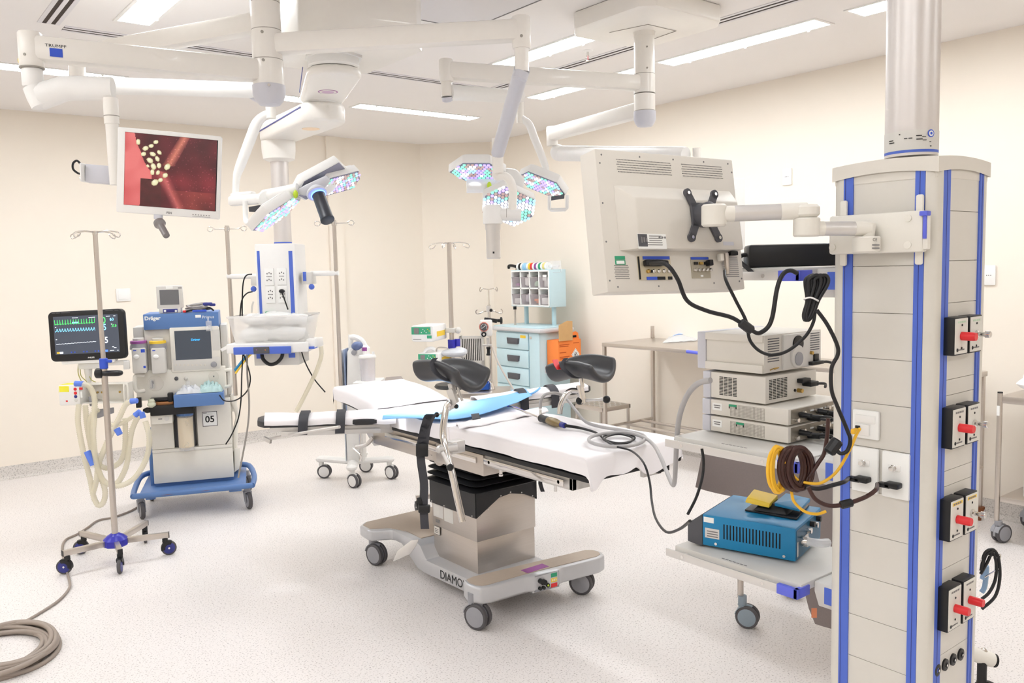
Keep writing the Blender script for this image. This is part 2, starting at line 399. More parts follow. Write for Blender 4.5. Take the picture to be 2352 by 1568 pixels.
# sprinkler
SPX, SPY = 3.457*KX, 3.625*KX
t = thing('ceiling_sprinkler', 'small sprinkler head on ceiling beside the slot diffuser', 'sprinkler', (SPX, SPY, CH))
b = MB(WHT2); b.lat((SPX, SPY, CH), (0, 0, -1), [(.034, 0), (.032, .005), (.014, .009)], 20); obj('rosette', b, t, True)
b = MB(CHROME); b.cyl((SPX, SPY, CH-.005), (SPX, SPY, CH-.03), .007)
for s in (-1, 1): b.tube([(SPX+s*.006, SPY, CH-.028), (SPX+s*.013, SPY, CH-.045), (SPX, SPY, CH-.062)], .0025, 6)
b.lat((SPX, SPY, CH-.062), (0, 0, -1), [(.014, 0), (.014, .002)], 16); b.cyl((SPX, SPY, CH-.032), (SPX, SPY, CH-.056), .0022, m=RED); obj('nozzle', b, t, True)
# wall plates
def plate(p, n, wd, h, lab, kind):
    n = V(n); s = V((-n.y, n.x, 0)); p = V(p); t = thing('wall_plate', lab, 'wall plate', p); b = MB(WHT2); b.beam(p, p+n*.012, wd, h, .004); obj('cover', b, t, True)
    b = MB(WHT2 if kind != 1 else INKG)
    if kind == 1:
        for o in (-.012, 0, .012): b.cyl(p+n*.0121+s*o, p+n*.0135+s*o, .003)
    else: b.beam(p+n*.011, p+n*.015, wd*.72, h*.72, .002)
    obj('insert', b, t, True)
plate(aty(283, 677, YL), (0, -1, 0), .115, .11, 'blank white square wall plate above the anaesthesia machine', 0)
plate(atx(1809, 406, XR), (-1, 0, 0), .075, .12, 'white socket plate on right wall beside the pendant column top', 1)
plate(atx(2273, 632, XR), (-1, 0, 0), .075, .12, 'white socket plate on wall half hidden behind right edge of column', 1)
# return air grille on the cut corner
c1, c2 = V((C1[0], C1[1], 0)), V((C2[0], C2[1], 0)); cdv = (c2-c1); cn = V((cdv.y, -cdv.x, 0)).normalized(); cn = cn if cn.dot(CAM-c1) > 0 else -cn
t = thing('return_air_grille', 'grey louvred return air grille low on the cut corner wall beside the gauge stand', 'vent grille', c1+cdv*.66+V((0, 0, .23)))
GM = Matrix.Translation(c1+cdv*.66+V((0, 0, .55))) @ Matrix((cdv.normalized(), V((0, 0, 1)), cdv.normalized().cross(V((0, 0, 1))))).transposed().to_4x4()
sg = 1 if (GM.to_3x3() @ V((0, 0, 1))).dot(cn) > 0 else -1
b = MB(ALU); b.M = GM; gw, gh = .135, .32
for a in ((-gw, gh-.03, gw, gh), (-gw, -gh, gw, -gh+.03), (-gw, -gh, -gw+.03, gh), (gw-.03, -gh, gw, gh), (-gw, -.05, gw, .05)): b.b2((a[0], a[1], 0), (a[2], a[3], .016*sg), 0)
obj('frame', b, t, True)
b = MB(HOLE); b.M = GM; b.b2((-gw+.02, -gh+.02, .001*sg), (gw-.02, gh-.02, .003*sg)); obj('backing', b, t, True)
for z0, z1 in ((-gh+.03, -.05), (.05, gh-.03)):
    for i in range(10): b = MB(ALU); b.M = GM; x = -gw+.045+i*(2*gw-.09)/9; b.box((x, (z0+z1)/2, .008*sg), (.010, z1-z0, .010), 0); obj('louvre', b, t, True)
# ------------------------------------------------------------------ ceiling booms and surgical lamps
SEAM = mat('seam_line', (.62, .60, .57), .6, var=.02)
def knuckle(b, p, z0, z1, r, m=None): b.lat((p[0], p[1], z0), (0, 0, 1), [(r*.9, 0), (r, .006), (r, z1-z0-.006), (r*.9, z1-z0)], 28, m)
def arm_logo(b, p, right, s):
    text(b, 'TRUMPF', s*.36, V(p)+V((0, 0, s*.56)), right, (0, 0, 1), INK, sx=1.25)
    r = V(right).normalized(); n = r.cross(V((0, 0, 1)))
    b.beam(V(p)-r*s*.5, V(p)+r*s*.5, .0012, s*.72, 0, INKB)
# main boom ---------------------------------------------------------
S = dep(616, 165, 3.5); zS = lambda y: vert(616, y, S).z
boom = thing('lamp_boom', 'white three-armed ceiling boom carrying the endoscopic picture monitor and a surgical lamp', 'surgical boom', (S.x, S.y, CH))
SR = .0605
b = MB(WHT); b.cyl((S.x, S.y, zS(72)), (S.x, S.y, CH), SR, n=36)
for y in (8, 72): b.lat((S.x, S.y, zS(y)), (0, 0, 1), [(SR+.0006, 0), (SR+.0006, .003)], 36, SEAM)
obj('shaft', b, boom, True)
b = MB(WHT); b.cyl((S.x, S.y, zS(140)), (S.x, S.y, zS(72)), SR+.001, n=36); b.lat((S.x, S.y, zS(140)), (0, 0, 1), [(SR+.0018, 0), (SR+.0018, .003)], 36, SEAM)
p = V((S.x, S.y, zS(82)))-RT*.0-FH.normalized()*(SR+.001); b.cyl(p, p-FH.normalized()*.003, .006, m=SEAM)
obj('arm_sleeve', b, boom, True)
b = MB(WHT); b.cyl((S.x, S.y, zS(197)), (S.x, S.y, zS(140)), SR+.003, n=36)
p = V((S.x, S.y, zS(146)))-FH.normalized()*(SR+.002); b.cyl(p, p-FH.normalized()*.004, .006, m=SEAM)
obj('arm_sleeve', b, boom, True)
b = MB(COOL); b.lat((S.x, S.y, zS(243)), (0, 0, 1), [(.0, 0), (.042, .003), (.058, .02), (SR+.006, .045), (SR+.007, zS(197)-zS(243))], 36)
p = V((S.x, S.y, zS(203)))-FH.normalized()*(SR+.005)+RT*.02; b.cyl(p, p-FH.normalized()*.006, .006, m=CHROME); obj('end_cap', b, boom, True)
# lower left arm -> monitor
E1 = atz(70, 111, S.z); z1 = lambda y: vert(70, y, E1).z
def level_arm(name, p, q, wd, h, par=boom, m=WHT):
    b = MB(m); b.beam(p, q, wd, h, .016); d = (V(q)-V(p)).normalized()
    return b
b = level_arm('arm', S, E1, .08, .088); d1 = (S-E1).normalized()
side = d1.cross(V((0, 0, 1))); side = side if side.dot(CAM-E1) > 0 else -side
rdir = V((0, 0, 1)).cross(side)
_d = ray(129, 121); arm_logo(b, CAM+_d*((E1+side*.041-CAM).dot(side)/_d.dot(side)), rdir, .042)
MBtmp = b
obj('swing_arm', b, boom, True)
b = MB(WHT); knuckle(b, E1, z1(157), z1(74), .041); b.lat((E1.x, E1.y, z1(158)), (0, 0, 1), [(.043, 0), (.043, .004)], 28, SEAM)
p = V((E1.x, E1.y, z1(140)))-RT*.038; b.cyl(p, p-RT*.005, .012, m=YEL); p = V((E1.x, E1.y, z1(131)))-FH.normalized()*.04; b.cyl(p, p-FH.normalized()*.003, .005, m=SEAM); obj('joint', b, boom, True)
B1 = atz(252, 205, z1(205)); zb = lambda y: vert(252, y, B1).z
b = MB(WHT2); q = (B1-E1); q.z = 0; q.normalize()
knuckle(b, E1, z1(200), z1(158), .036)
b.lat((E1.x, E1.y, z1(200)), V((q.x*.35, q.y*.35, -1)), [(.036, 0), (.037, .04), (.034, .075), (.02, .082)], 28)
obj('elbow', b, boom, True)
b = MB(WHT2); b.tube([V((E1.x, E1.y, z1(222)))+q*.02, V((E1.x, E1.y, z1(214)))+q*.06, V((E1.x, E1.y, z1(203)))+q*.12, V((B1.x, B1.y, zb(203)))-q*.05, V((B1.x, B1.y, zb(203)))+q*.012], .047, 16, rf=lambda t: 1.05-.18*t, flat=(.8, 1)); obj('spring_arm', b, boom, True, 60)
b = MB(WHT); b.cyl((B1.x, B1.y, zb(285)), (B1.x, B1.y, zb(225)), .026, n=24); b.lat((B1.x, B1.y, zb(268)), (0, 0, 1), [(.0268, 0), (.0268, .003)], 24, SEAM)
b.cyl((B1.x, B1.y, zb(425)), (B1.x, B1.y, zb(280)), .021, .023, n=24); obj('drop_tube', b, boom, True)
# upper rear arm -> lamp
z2 = zS(50); A2 = V((S.x, S.y, z2)); E2 = atz(175, 128, z2); z2f = lambda y: vert(175, y, E2).z
obj('swing_arm', level_arm('a', A2, E2, .075, .082), boom, True)
b = MB(WHT); knuckle(b, E2, z2f(182), z2+.045, .036); obj('joint', b, boom, True)
B2 = atz(606, 218, z2f(190)); zb2 = lambda y: vert(620, y, B2).z
b = MB(WHT2); b.tube([V((E2.x, E2.y, z2f(182))), V((E2.x, E2.y, z2f(190)))+(B2-E2)*.06, (E2*.6+B2*.4)*1.0+V((0, 0, z2f(188)-E2.z*.6-B2.z*.4)), V((B2.x, B2.y, zb2(208)))], .05, 14, flat=(.6, .8)); obj('spring_arm', b, boom, True, 60)
Bk = vert(620, 215, B2)
b = MB(COOL); b.hull([vert(x, y, B2)+FH.normalized()*s for s in (-.03, .045) for x, y in ((566, 197), (575, 228), (600, 240), (640, 240), (645, 200))], r=.008); obj('knuckle', b, boom, True, 40)
LB = V((Bk.x, Bk.y, 0))
b = MB(WHT); b.cyl((LB.x, LB.y, zb2(272)), (LB.x, LB.y, zb2(240)), .025, n=20); obj('socket', b, boom, True)
b = MB(WHT2); b.tube([vert(622, 258, B2), vert(607, 266, B2), vert(590, 283, B2), vert(575, 320, B2), vert(553, 378, B2), vert(544, 405, B2), vert(541, 445, B2)], .021, 12, rf=lambda t: .8+.5*math.sin(PI*min(1, t*1.1))); obj('yoke', b, boom, True, 60)
YO1 = vert(541, 445, B2)
# right arm -> camera
A3 = V((S.x, S.y, zS(103))); E3 = atz(1197, 70, A3.z); z3 = lambda y: vert(1199, y, E3).z
obj('swing_arm', level_arm('a', A3, E3, .075, .083), boom, True)
b = MB(WHT); knuckle(b, E3, z3(112), z3(38), .0375); p = V((E3.x, E3.y, z3(88)))-FH.normalized()*.037; b.cyl(p, p-FH.normalized()*.003, .006, m=SEAM); obj('joint', b, boom, True)
b = MB(WHT); b.cyl((E3.x, E3.y, z3(165)), (E3.x, E3.y, z3(110)), .029, n=24); b.lat((E3.x, E3.y, z3(165)), (-.3, .2, -1), [(.03, 0), (.03, .03), (.012, .035)], 20, COOL); obj('elbow', b, boom, True)
C3 = dep(1143, 352, 3.85)
b = MB(COOL); K3 = vert(1199, 158, E3); b.tube([K3, K3*.93+C3*.07, K3*.5+C3*.5, C3*.95+K3*.05, C3], .037, 16, rf=lambda t: 1.-.12*t, flat=(.9, 1.)); obj('spring_arm', b, boom, True, 60)
zc = lambda y: vert(1141, y, C3).z; CB = V((C3.x, C3.y, 0))
b = MB(WHT); b.cyl((C3.x, C3.y, zc(398)), (C3.x, C3.y, zc(318)), .026, n=24); obj('socket', b, boom, True)
cpt = lambda x, y: vert(x, y, C3)
b = MB(WHT); b.tube([cpt(1141, 390), cpt(1141, 405), cpt(1158, 404), cpt(1172, 416), cpt(1178, 440), cpt(1177, 470), cpt(1178, 492)], .020, 12); obj('yoke', b, boom, True, 60)
# camera hanging in the yoke
t = thing('lamp_camera', 'white cylindrical surgical camera hanging in a yoke above the table', 'camera', cpt(1133, 595))
b = MB(WHT2); b.lat(cpt(1132, 514), (0, 0, 1), [(.044, 0), (.045, .01), (.045, .07), (.035, .085), (.0, .087)], 28); b.cyl(cpt(1148, 492), cpt(1197, 494), .029, n=24); b.cyl(cpt(1163, 492), cpt(1164, 492), .0297, n=24, m=SEAM); obj('housing', b, t, True)
b = MB(ALU); b.lat(cpt(1134, 594), (0, 0, 1), [(.030, 0), (.033, .004), (.033, .13), (.036, .137), (.036, .165)], 28); p = cpt(1134, 580)-FH.normalized()*.0325; b.beam(p-RT*.004, p+RT*.004, .003, .009, 0, m=INK); obj('barrel', b, t, True)
# light heads -------------------------------------------------------
LEDS = [mat('led_'+n, c, .2, var=0, emit=c, est=e) for n, c, e in (('green', (.56, .92, .78), .36), ('violet', (.74, .66, 1.), .40), ('blue', (.66, .88, 1.), .38), ('white', (1, 1, 1), .5), ('warm', (.70, .60, .58), .30))]
FACE = mat('lamp_face_plate', (.55, .55, .62), .25, .1, var=.03)
def pod(par, c, nrm, xa, L, W, s, seed, pat):
    n = V(nrm).normalized(); x = V(xa); x = (x-n*x.dot(n)).normalized(); y = n.cross(x)
    M = Matrix.Translation(V(c)) @ Matrix((x, y, n)).transposed().to_4x4(); k = L/.30
    hx = [(-L/2, 0), (-s*k, -W/2*k), (s*k, -W/2*k), (L/2, 0), (s*k, W/2*k), (-s*k, W/2*k)]
    b = MB(WHT2); b.prism(hx, .045, .004, None, M @ Matrix.Translation((0, 0, -.046)))
    b.prism([(u*.9, v*.9) for u, v in hx], .012, .008, None, M @ Matrix.Translation((0, 0, -.057)))
    o = obj('pod', b, par, True)
    b = MB(FACE); b.prism([(u*.95, v*.93) for u, v in hx], .002, 0, None, M @ Matrix.Translation((0, 0, -.0012)))
    ff = obj('face_plate', b, o, True); ff.parent = o
    rnd = random.Random(seed); b = MB(LEDS[0]); st = .0205*k; nx = int(L/st)+1
    for i in range(-nx, nx+1):
        for j in range(-6, 7):
            u, v = (i+(j % 2)*.5)*st, j*st*.87
            hw = W/2*k if abs(u) < s*k else W/2*k*(L/2-abs(u))/(L/2-s*k)
            if abs(v) > hw-.010*k or abs(u) > L/2-.016: continue
            m = LEDS[pat[((i//2)*2+(j//2)*3+seed) % len(pat)]] if rnd.random() < .78 else LEDS[rnd.choice((3, 4, 1))]
            b.lathe([(.0088*k, 0), (.0078*k, .0035), (.004*k, .0055), (0, .0058)], 10, m, M @ Matrix.Translation((u, v, .0008)))
    ll = obj('led_lenses', b, o, True); return o
def scaled(c, k): return CAM+(V(c)-CAM)*k
HND = mat('sterile_handle_black', (.20, .21, .24), .4, var=.05)
# left lamp
h1 = thing('surgical_lamp', 'surgical lamp with black handle and lit pods, hanging before the pendant tube', 'surgical lamp', dep(700, 440, 4.1))
P1A, P1C = scaled((2.2652, 4.4387, 2.1017), .89), scaled((1.6182, 3.8394, 1.8735), 1.03)
pod(h1, P1A, (.3111, -.6451, -.6979), (.9496, .1818, .2553), .267, .15, .11, 3, (0, 0, 1, 2, 3, 1, 4))
pod(h1, P1C, (.4829, -.4042, -.7768), (-.8512, -.0084, -.5247), .309, .21, .07, 5, (0, 0, 3, 1, 1, 2, 0))
HC = dep(728, 432, 4.15)                                   # hub
ax = (dep(757, 512, 4.05)-dep(733, 446, 4.13)).normalized()
xu = (dep(800, 370, 4.25)-dep(672, 440, 4.1)).normalized()
b = MB(WHT2); pc = dep(735, 410, 4.22); nn = (ax-xu*ax.dot(xu)).normalized(); yy = nn.cross(xu)
M = Matrix.Translation(pc) @ Matrix((xu, yy, nn)).transposed().to_4x4()
b.prism([(-.165, 0), (-.11, -.075), (.11, -.075), (.155, -.01), (.11, .075), (-.11, .075)], .05, .005, None, M @ Matrix.Translation((0, 0, -.03))); b.sph((0.03, 0, -.04), (.09, .06, .022), 20, None, M)
hp = obj('pod', b, h1, True)
b = MB(FACE); b.prism([(-.15, 0), (-.105, -.068), (.105, -.068), (.145, -.01), (.105, .068), (-.105, .068)], .002, 0, None, M @ Matrix.Translation((0, 0, .0195))); obj('face_plate', b, hp, True)
b = MB(COOL); b.hull([dep(x, y, 4.12+k) for k in (-.03, .05) for x, y in ((680, 437), (700, 425), (750, 402), (760, 415), (738, 442), (700, 450), (686, 446))], r=.006); b.lat(dep(726, 440, 4.1), ax, [(.03, -.02), (.046, 0), (.05, .012), (.047, .018)], 28); obj('hub', b, h1, True)
GLOW = mat('blue_light_ring', (.35, .45, 1), .3, var=0, emit=(.35, .5, 1), est=2)
b = MB(GLOW); b.lat(dep(731, 447, 4.09), ax, [(.036, 0), (.036, .004)], 28); obj('light_ring', b, h1, True)
b = MB(HND); b.lat(dep(732, 449, 4.09), ax, [(.033, 0), (.031, .006), (.031, .14), (.034, .15), (.034, .158), (.030, .16)], 24); obj('handle', b, h1, True)
b = MB(LIME); p = dep(679, 446, 4.07); b.sph(p, (.012, .012, .02), 12); obj('marker', b, h1, True)
b = MB(WHT2); b.beam(dep(531, 462, 4.3), dep(620, 455, 4.15), .05, .05, .012); b.tube([dep(610, 452, 4.17), dep(640, 445, 4.12), dep(685, 434, 4.1)], .036, 16, rf=lambda t: 1-.2*t); b.cyl(dep(612, 456, 4.12), dep(606, 457, 4.16), .036, n=24); b.beam(dep(535, 451, 4.38), dep(583, 446, 4.34), .05, .03, .008)
obj('bracket', b, h1, True, 45)
b = MB(WHT2); b.tube([dep(563, 462, 4.2), dep(564, 495, 4.2), dep(566, 510, 4.18), dep(575, 514, 4.1)], .013, 10); obj('grip_bar', b, h1, True)
b = MB(DGREY); b.hull([dep(x, y, 4.25+k) for k in (0, .02) for x, y in ((571, 475), (600, 470), (590, 487), (572, 486))]); obj('control_panel', b, h1, True)
# right boom ----------------------------------------------------------
S2 = dep(1480, 170, 4.53); KS = 4.53/4.2; ZC2 = 1.6+1.15*KS; zT = lambda y: vert(1480, y, S2).z
boom2 = thing('lamp_boom', 'white two-armed ceiling boom under the hexagonal cover, carrying the three-pod lamp', 'surgical boom', (S2.x, S2.y, CH))
b = MB(WHT); oc = [(2.87, 2.68), (2.93, 2.62), (3.38, 2.62), (3.45, 2.69), (3.45, 3.08), (3.33, 3.20), (2.96, 3.20), (2.87, 3.10)]
b.prism([(x*KS, y*KS) for x, y in oc], CH-ZC2, .012, None, Matrix.Translation((0, 0, ZC2))); obj('ceiling_cover', b, boom2, True)
b = MB(SEAM); q = [S2+V((x, y, 0)) for x, y in ((-.16, .1), (-.1, -.12), (.12, -.12), (.14, .08))]; b.tube([(v.x, v.y, ZC2-.0005) for v in q], .0025, 5, sm=0); obj('cover_seam', b, boom2, True)
r2 = .0552
b = MB(WHT); b.cyl((S2.x, S2.y, zT(172)), (S2.x, S2.y, ZC2+.005), r2, n=32); b.lat((S2.x, S2.y, ZC2-.02), (0, 0, 1), [(r2+.001, 0), (r2+.006, .022)], 32); b.lat((S2.x, S2.y, zT(172)), (0, 0, 1), [(r2+.0006, 0), (r2+.0006, .003)], 32, SEAM)
for y in (113, 161): p = V((S2.x, S2.y, zT(y)))-FH.normalized()*r2+RT*.006; b.cyl(p, p-FH.normalized()*.003, .005, m=SEAM)
obj('shaft', b, boom2, True)
for ya, yb in ((216, 172), (256, 217)):
    b = MB(WHT); b.cyl((S2.x, S2.y, zT(ya)), (S2.x, S2.y, zT(yb)), r2+.0012, n=32); b.lat((S2.x, S2.y, zT(ya)), (0, 0, 1), [(r2+.002, 0), (r2+.002, .003)], 32, SEAM); obj('arm_sleeve', b, boom2, True)
b = MB(COOL); b.lat((S2.x, S2.y, zT(292)), (0, 0, 1), [(.0, 0), (.04, .004), (.052, .02), (r2+.005, .04), (r2+.004, zT(256)-zT(292))], 32); obj('end_cap', b, boom2, True)
A4 = V((S2.x, S2.y, zT(192))); E4 = atz(1025, 162, A4.z); z4 = lambda y: vert(1025, y, E4).z
obj('swing_arm', level_arm('a', A4, E4, .07, .082), boom2, True)
b = MB(WHT); knuckle(b, E4, z4(188), z4(136), .0345); obj('joint', b, boom2, True)
b = MB(WHT); knuckle(b, E4, z4(222), z4(188), .028); b.lat((E4.x, E4.y, z4(222)), (.3, .2, -1), [(.028, 0), (.027, .02), (.015, .026)], 20, COOL); obj('elbow', b, boom2, True)
B4 = dep(1197, 222, 4.5); K4 = vert(1032, 212, E4)
b = MB(WHT2); b.tube([K4, K4*.9+B4*.1, K4*.5+B4*.5, B4*.9+K4*.1, B4], .045, 14, rf=lambda t: 1-.15*t, flat=(.75, .9)); obj('spring_arm', b, boom2, True, 60)
b = MB(WHT); b.cyl(vert(1195, 283, B4), vert(1195, 225, B4), .0185, n=20); obj('socket', b, boom2, True)
b = MB(WHT2); f4 = lambda x, y: vert(x, y, B4); b.tube([f4(1196, 268), f4(1203, 275), f4(1216, 287), f4(1228, 318), f4(1243, 355), f4(1254, 388), f4(1256, 420)], .019, 12, rf=lambda t: .8+.35*math.sin(PI*t)); obj('yoke', b, boom2, True, 60)
A5 = V((S2.x, S2.y, zT(250))); E5 = atz(1268, 308, A5.z); z5 = lambda y: vert(1268, y, E5).z
b = level_arm('a', A5, E5, .065, .085); d5 = (A5-E5).normalized(); sd = d5.cross(V((0, 0, 1))); sd = sd if sd.dot(CAM-E5) > 0 else -sd
pl = vert(1274, 306, E5+d5*.05)
b5 = b; obj('swing_arm', b, boom2, True)
b = MB(WHT); knuckle(b, E5, z5(335), z5(291), .036); b.beam(E5-FH.normalized()*.034+RT*.005, E5-FH.normalized()*.040+RT*.005, .0, .0) if 0 else None
n5 = -FH.normalized(); r5 = V((0, 0, 1)).cross(n5); pp = vert(1274, 306, E5)+n5*.0365
b.beam(pp-r5*.012, pp+r5*.012, .0016, .022, 0, INKB); text(b, 'TRUMPF', .009, pp+V((0, 0, .016))+n5*.001, r5, (0, 0, 1), INK, sx=1.2); obj('joint', b, boom2, True)
b = MB(WHT2); b.sph(vert(1281, 350, E5), (.048, .048, .052), 20); obj('elbow', b, boom2, True)
B5 = dep(1575, 356, 4.25); K5 = vert(1285, 352, E5)
b = MB(WHT2); b.tube([K5, K5*.9+B5*.1, K5*.5+B5*.5, B5*.92+K5*.08, B5], .05, 14, rf=lambda t: 1-.2*t, flat=(.8, 1)); obj('spring_arm', b, boom2, True, 60)
b = MB(WHT); b.cyl(vert(1600, 480, B5), vert(1600, 340, B5), .02, n=20); obj('drop_tube', b, boom2, True)
# right lamp
h2 = thing('surgical_lamp', 'surgical lamp with three lit hexagonal pods behind the hanging white camera', 'surgical lamp', dep(1160, 430, 4.4))
P2A, P2B = scaled((3.1259, 3.6713, 2.0607), .95), scaled((2.582, 3.5422, 2.0917), 1.0)
N2 = V((-.43, -.25, -.87))
pod(h2, P2A, (-.5729, -.0327, -.819), (.6104, -.6838, -.3997), .285, .19, .09, 11, (1, 0, 2, 1, 3, 0, 1, 4))
pod(h2, P2B, (-.2836, -.2988, -.9112), (.7684, -.6393, -.0295), .30, .19, .07, 12, (1, 1, 2, 0, 1, 3, 0, 4))
P2C = dep(1169, 474, 4.2)
pod(h2, P2C, (-.35, -.62, -.70), (1, -.05, -.25), .30, .21, .09, 13, (0, 3, 2, 0, 3, 4, 3))
b = MB(WHT2); b.hull([dep(x, y, 4.42+k) for k in (-.06, .06) for x, y in ((1132, 418), (1160, 385), (1186, 388), (1206, 412), (1200, 440), (1170, 452), (1140, 440))], r=.012)
b.hull([dep(x, y, 4.4+k) for k in (0, .08) for x, y in ((1155, 386), (1186, 388), (1186, 405), (1160, 402))], DGREY)
obj('hub', b, h2, True)
b = MB(WHT2); b.tube([dep(1072, 427, 4.35), dep(1100, 427, 4.36), dep(1140, 425, 4.4)], .036, 16); obj('bracket', b, h2, True)
b = MB(LIME); b.sph(dep(1124, 426, 4.33), (.012, .012, .02), 12); obj('marker', b, h2, True)
b = MB(HND); ax2 = (dep(1157, 485, 4.1)-dep(1158, 432, 4.32)).normalized(); b.lat(dep(1158, 430, 4.33), ax2, [(.034, 0), (.031, .006), (.031, .14), (.034, .15), (.03, .16)], 24); obj('handle', b, h2, True)
b = MB(WHT2); lp = lambda x, y: dep(x, y, 4.47); b.tube([lp(1262, 450), lp(1262, 480), lp(1266, 482), lp(1298, 481), lp(1302, 478), lp(1303, 448)], .010, 8, sm=0); obj('grip_bar', b, h2, True)
b = MB(DGREY); b.hull([dep(x, y, 4.5+k) for k in (0, .02) for x, y in ((1262, 452), (1297, 446), (1296, 456), (1262, 461))]); obj('control_panel', b, h2, True)

# the lamps' own beams
def beam_lamp(par, p, tgt, w_):
    ld = bpy.data.lights.new('lamp_beam', 'SPOT'); ld.energy = w_; ld.color = (.86, .92, 1.); ld.spot_size = R(24); ld.spot_blend = .7; ld.shadow_soft_size = .10
    o = bpy.data.objects.new('lamp_beam', ld); col.objects.link(o); d = V(tgt)-V(p); o.parent = par
    o.matrix_local = wmat(par).inverted() @ (Matrix.Translation(V(p)) @ d.to_track_quat('-Z', 'Y').to_matrix().to_4x4())
beam_lamp(h1, P1A+V((.311, -.645, -.698))*.05, (2.36, 3.80, .86), 30)
beam_lamp(h1, P1C+V((.48, -.40, -.78))*.05, (2.36, 3.78, .86), 30)
beam_lamp(h2, P2A+V((-.573, -.033, -.819))*.05, (2.40, 3.75, .86), 30)
beam_lamp(h2, P2B+V((-.284, -.299, -.911))*.05, (2.40, 3.78, .86), 30)
beam_lamp(h2, P2C+V((-.35, -.62, -.70))*.05, (2.40, 3.70, .86), 20)
# ------------------------------------------------------------------ equipment column at right (ceiling pendant)
X0, X1, Y0, Y1 = 1.816, 2.064, .846, 1.086; XC, YC = 1.94, .966; ZB, ZT = .28, 1.80
colm = thing('pendant_column', 'tall grey equipment column with blue strips hanging from a silver ceiling tube', 'pendant column', (XC, YC, ZB))
TUBEM = mat('anodised_tube', (.84, .82, .81), .35, .45, var=.03, scale=4, aniso=(30, 30, .2))
b = MB(TUBEM); b.cyl((XC, YC, 1.83), (XC, YC, CH), .0565, n=48); obj('ceiling_tube', b, colm, True)
b = MB(WHT2); b.lat((XC, YC, CH), (0, 0, -1), [(.11, 0), (.11, .02), (.07, .03)], 32); obj('ceiling_flange', b, colm, True)
b = MB(LGREY); b.cyl((XC, YC, 1.842), (XC, YC, 1.885), .0572, n=48); b.cyl((XC, YC, 1.836), (XC, YC, 1.842), .0568, n=48, m=BLUE)
def oncyl(x, y, r=.0578):                                   # where the sightline meets the tube collar
    d = ray(x, y); a = d.x*d.x+d.y*d.y; bb = -2*(d.x*XC+d.y*YC); c = XC*XC+YC*YC-r*r; t = (-bb-math.sqrt(max(0, bb*bb-4*a*c)))/(2*a); return CAM+d*t
for x, y, wd, h in ((2047, 324, .011, .0018), (2048, 329, .014, .0018), (2066, 309, .003, .002), (2080, 318, .007, .0016), (2091, 317, .008, .0016), (2111, 311, .012, .002), (2112, 319, .013, .002), (2123, 313, .008, .0012), (2124, 321, .008, .0012), (2137, 325, .004, .001), (2138, 335, .003, .002)):
    p = oncyl(x, y); n = V((p.x-XC, p.y-YC, 0)).normalized(); t_ = V((0, 0, 1)).cross(n); b.beam(p-t_*wd/2, p+t_*wd/2, .0012, h, 0, INK)
p = oncyl(2138, 306); n = V((p.x-XC, p.y-YC, 0)).normalized(); b.cyl(p, p+n*.001, .0085, m=INKB, n=20); b.cyl(p, p+n*.0015, .0062, m=INKW, n=20); b.cyl(p, p+n*.002, .003, m=INKB, n=10)
obj('collar', b, colm, True)
# body: core, corner profiles, inserts, panels
b = MB(BEIGE); b.b2((X0+.01, Y0+.01, ZB), (X1-.01, Y1-.01, ZT), 0); obj('core', b, colm, True)
CORN = mat('corner_profile_grey', (.84, .825, .79), .4, .1, var=.02)
for x, y in ((X0, Y0), (X1, Y0), (X0, Y1), (X1, Y1)):
    sx, sy = (1 if x == X0 else -1), (1 if y == Y0 else -1); b = MB(CORN); b.prism([(x+sx*.018, y), (x+sx*.026, y), (x+sx*.026, y+sy*.026), (x, y+sy*.026), (x, y+sy*.018), (x+sx*.004, y+sy*.005), (x+sx*.009, y+sy*.0015)][::sx*sy], ZT-ZB, 0, None, Matrix.Translation((0, 0, ZB))); obj('corner_profile', b, colm, True, 50)
def insert(a, c):                                           # blue groove insert with a split line
    b = MB(BLUE); b.b2(a, c)
    return b
for y0, y1, sp in ((1.037, 1.060, 1.0555), (.873, .8945, .884)):
    b = insert((X0+.0005, y0, ZB), (X0+.012, y1, ZT-.002)); b.b2((X0, sp-.0006, ZB), (X0+.002, sp+.0006, ZT-.002), 0, NAVY)
    if y0 > 1: b.b2((X0+.0005, 1.060, ZB), (X0+.012, 1.0605, ZT-.002))
    obj('blue_insert', b, colm, True)
for x0, x1, sp in ((1.843, 1.876, 1.86), (2.02, 2.041, 2.031)):
    b = insert((x0, Y0+.0005, ZB), (x1, Y0+.012, ZT-.002)); b.b2((sp-.0006, Y0, ZB), (sp+.0006, Y0+.002, ZT-.002), 0, NAVY); obj('blue_insert', b, colm, True)
for y0, y1 in ((.873, .8945), (1.037, 1.060)): obj('blue_insert', insert((X1-.012, y0, ZB), (X1-.0005, y1, ZT)), colm, True)
for x0, x1 in ((1.843, 1.865), (2.02, 2.041)): obj('blue_insert', insert((x0, Y1-.012, ZB), (x1, Y1-.0005, ZT)), colm, True)
PNL = mat('column_panel', (.845, .83, .80), .42, .05, var=.02)
zs = [ZB]+[.4562, .5562, .6562, .7587, .8585, .962, 1.0648, 1.1676, 1.2707, 1.3739, 1.4781, 1.5835]+[ZT-.004]
for i in range(len(zs)-1):
    b = MB(PNL); b.b2((X0+.004, .8945, zs[i]+.0006), (X0+.011, 1.037, zs[i+1]-.0006)); obj('panel', b, colm, True)
zr = [ZB, .42, .56, .70, .90, 1.09, 1.125, 1.295, 1.33, 1.50, 1.592, 1.70, ZT-.004]
for i in range(len(zr)-1):
    b = MB(PNL); b.b2((1.876, Y0+.004, zr[i]+.0006), (2.02, Y0+.011, zr[i+1]-.0006)); obj('panel', b, colm, True)
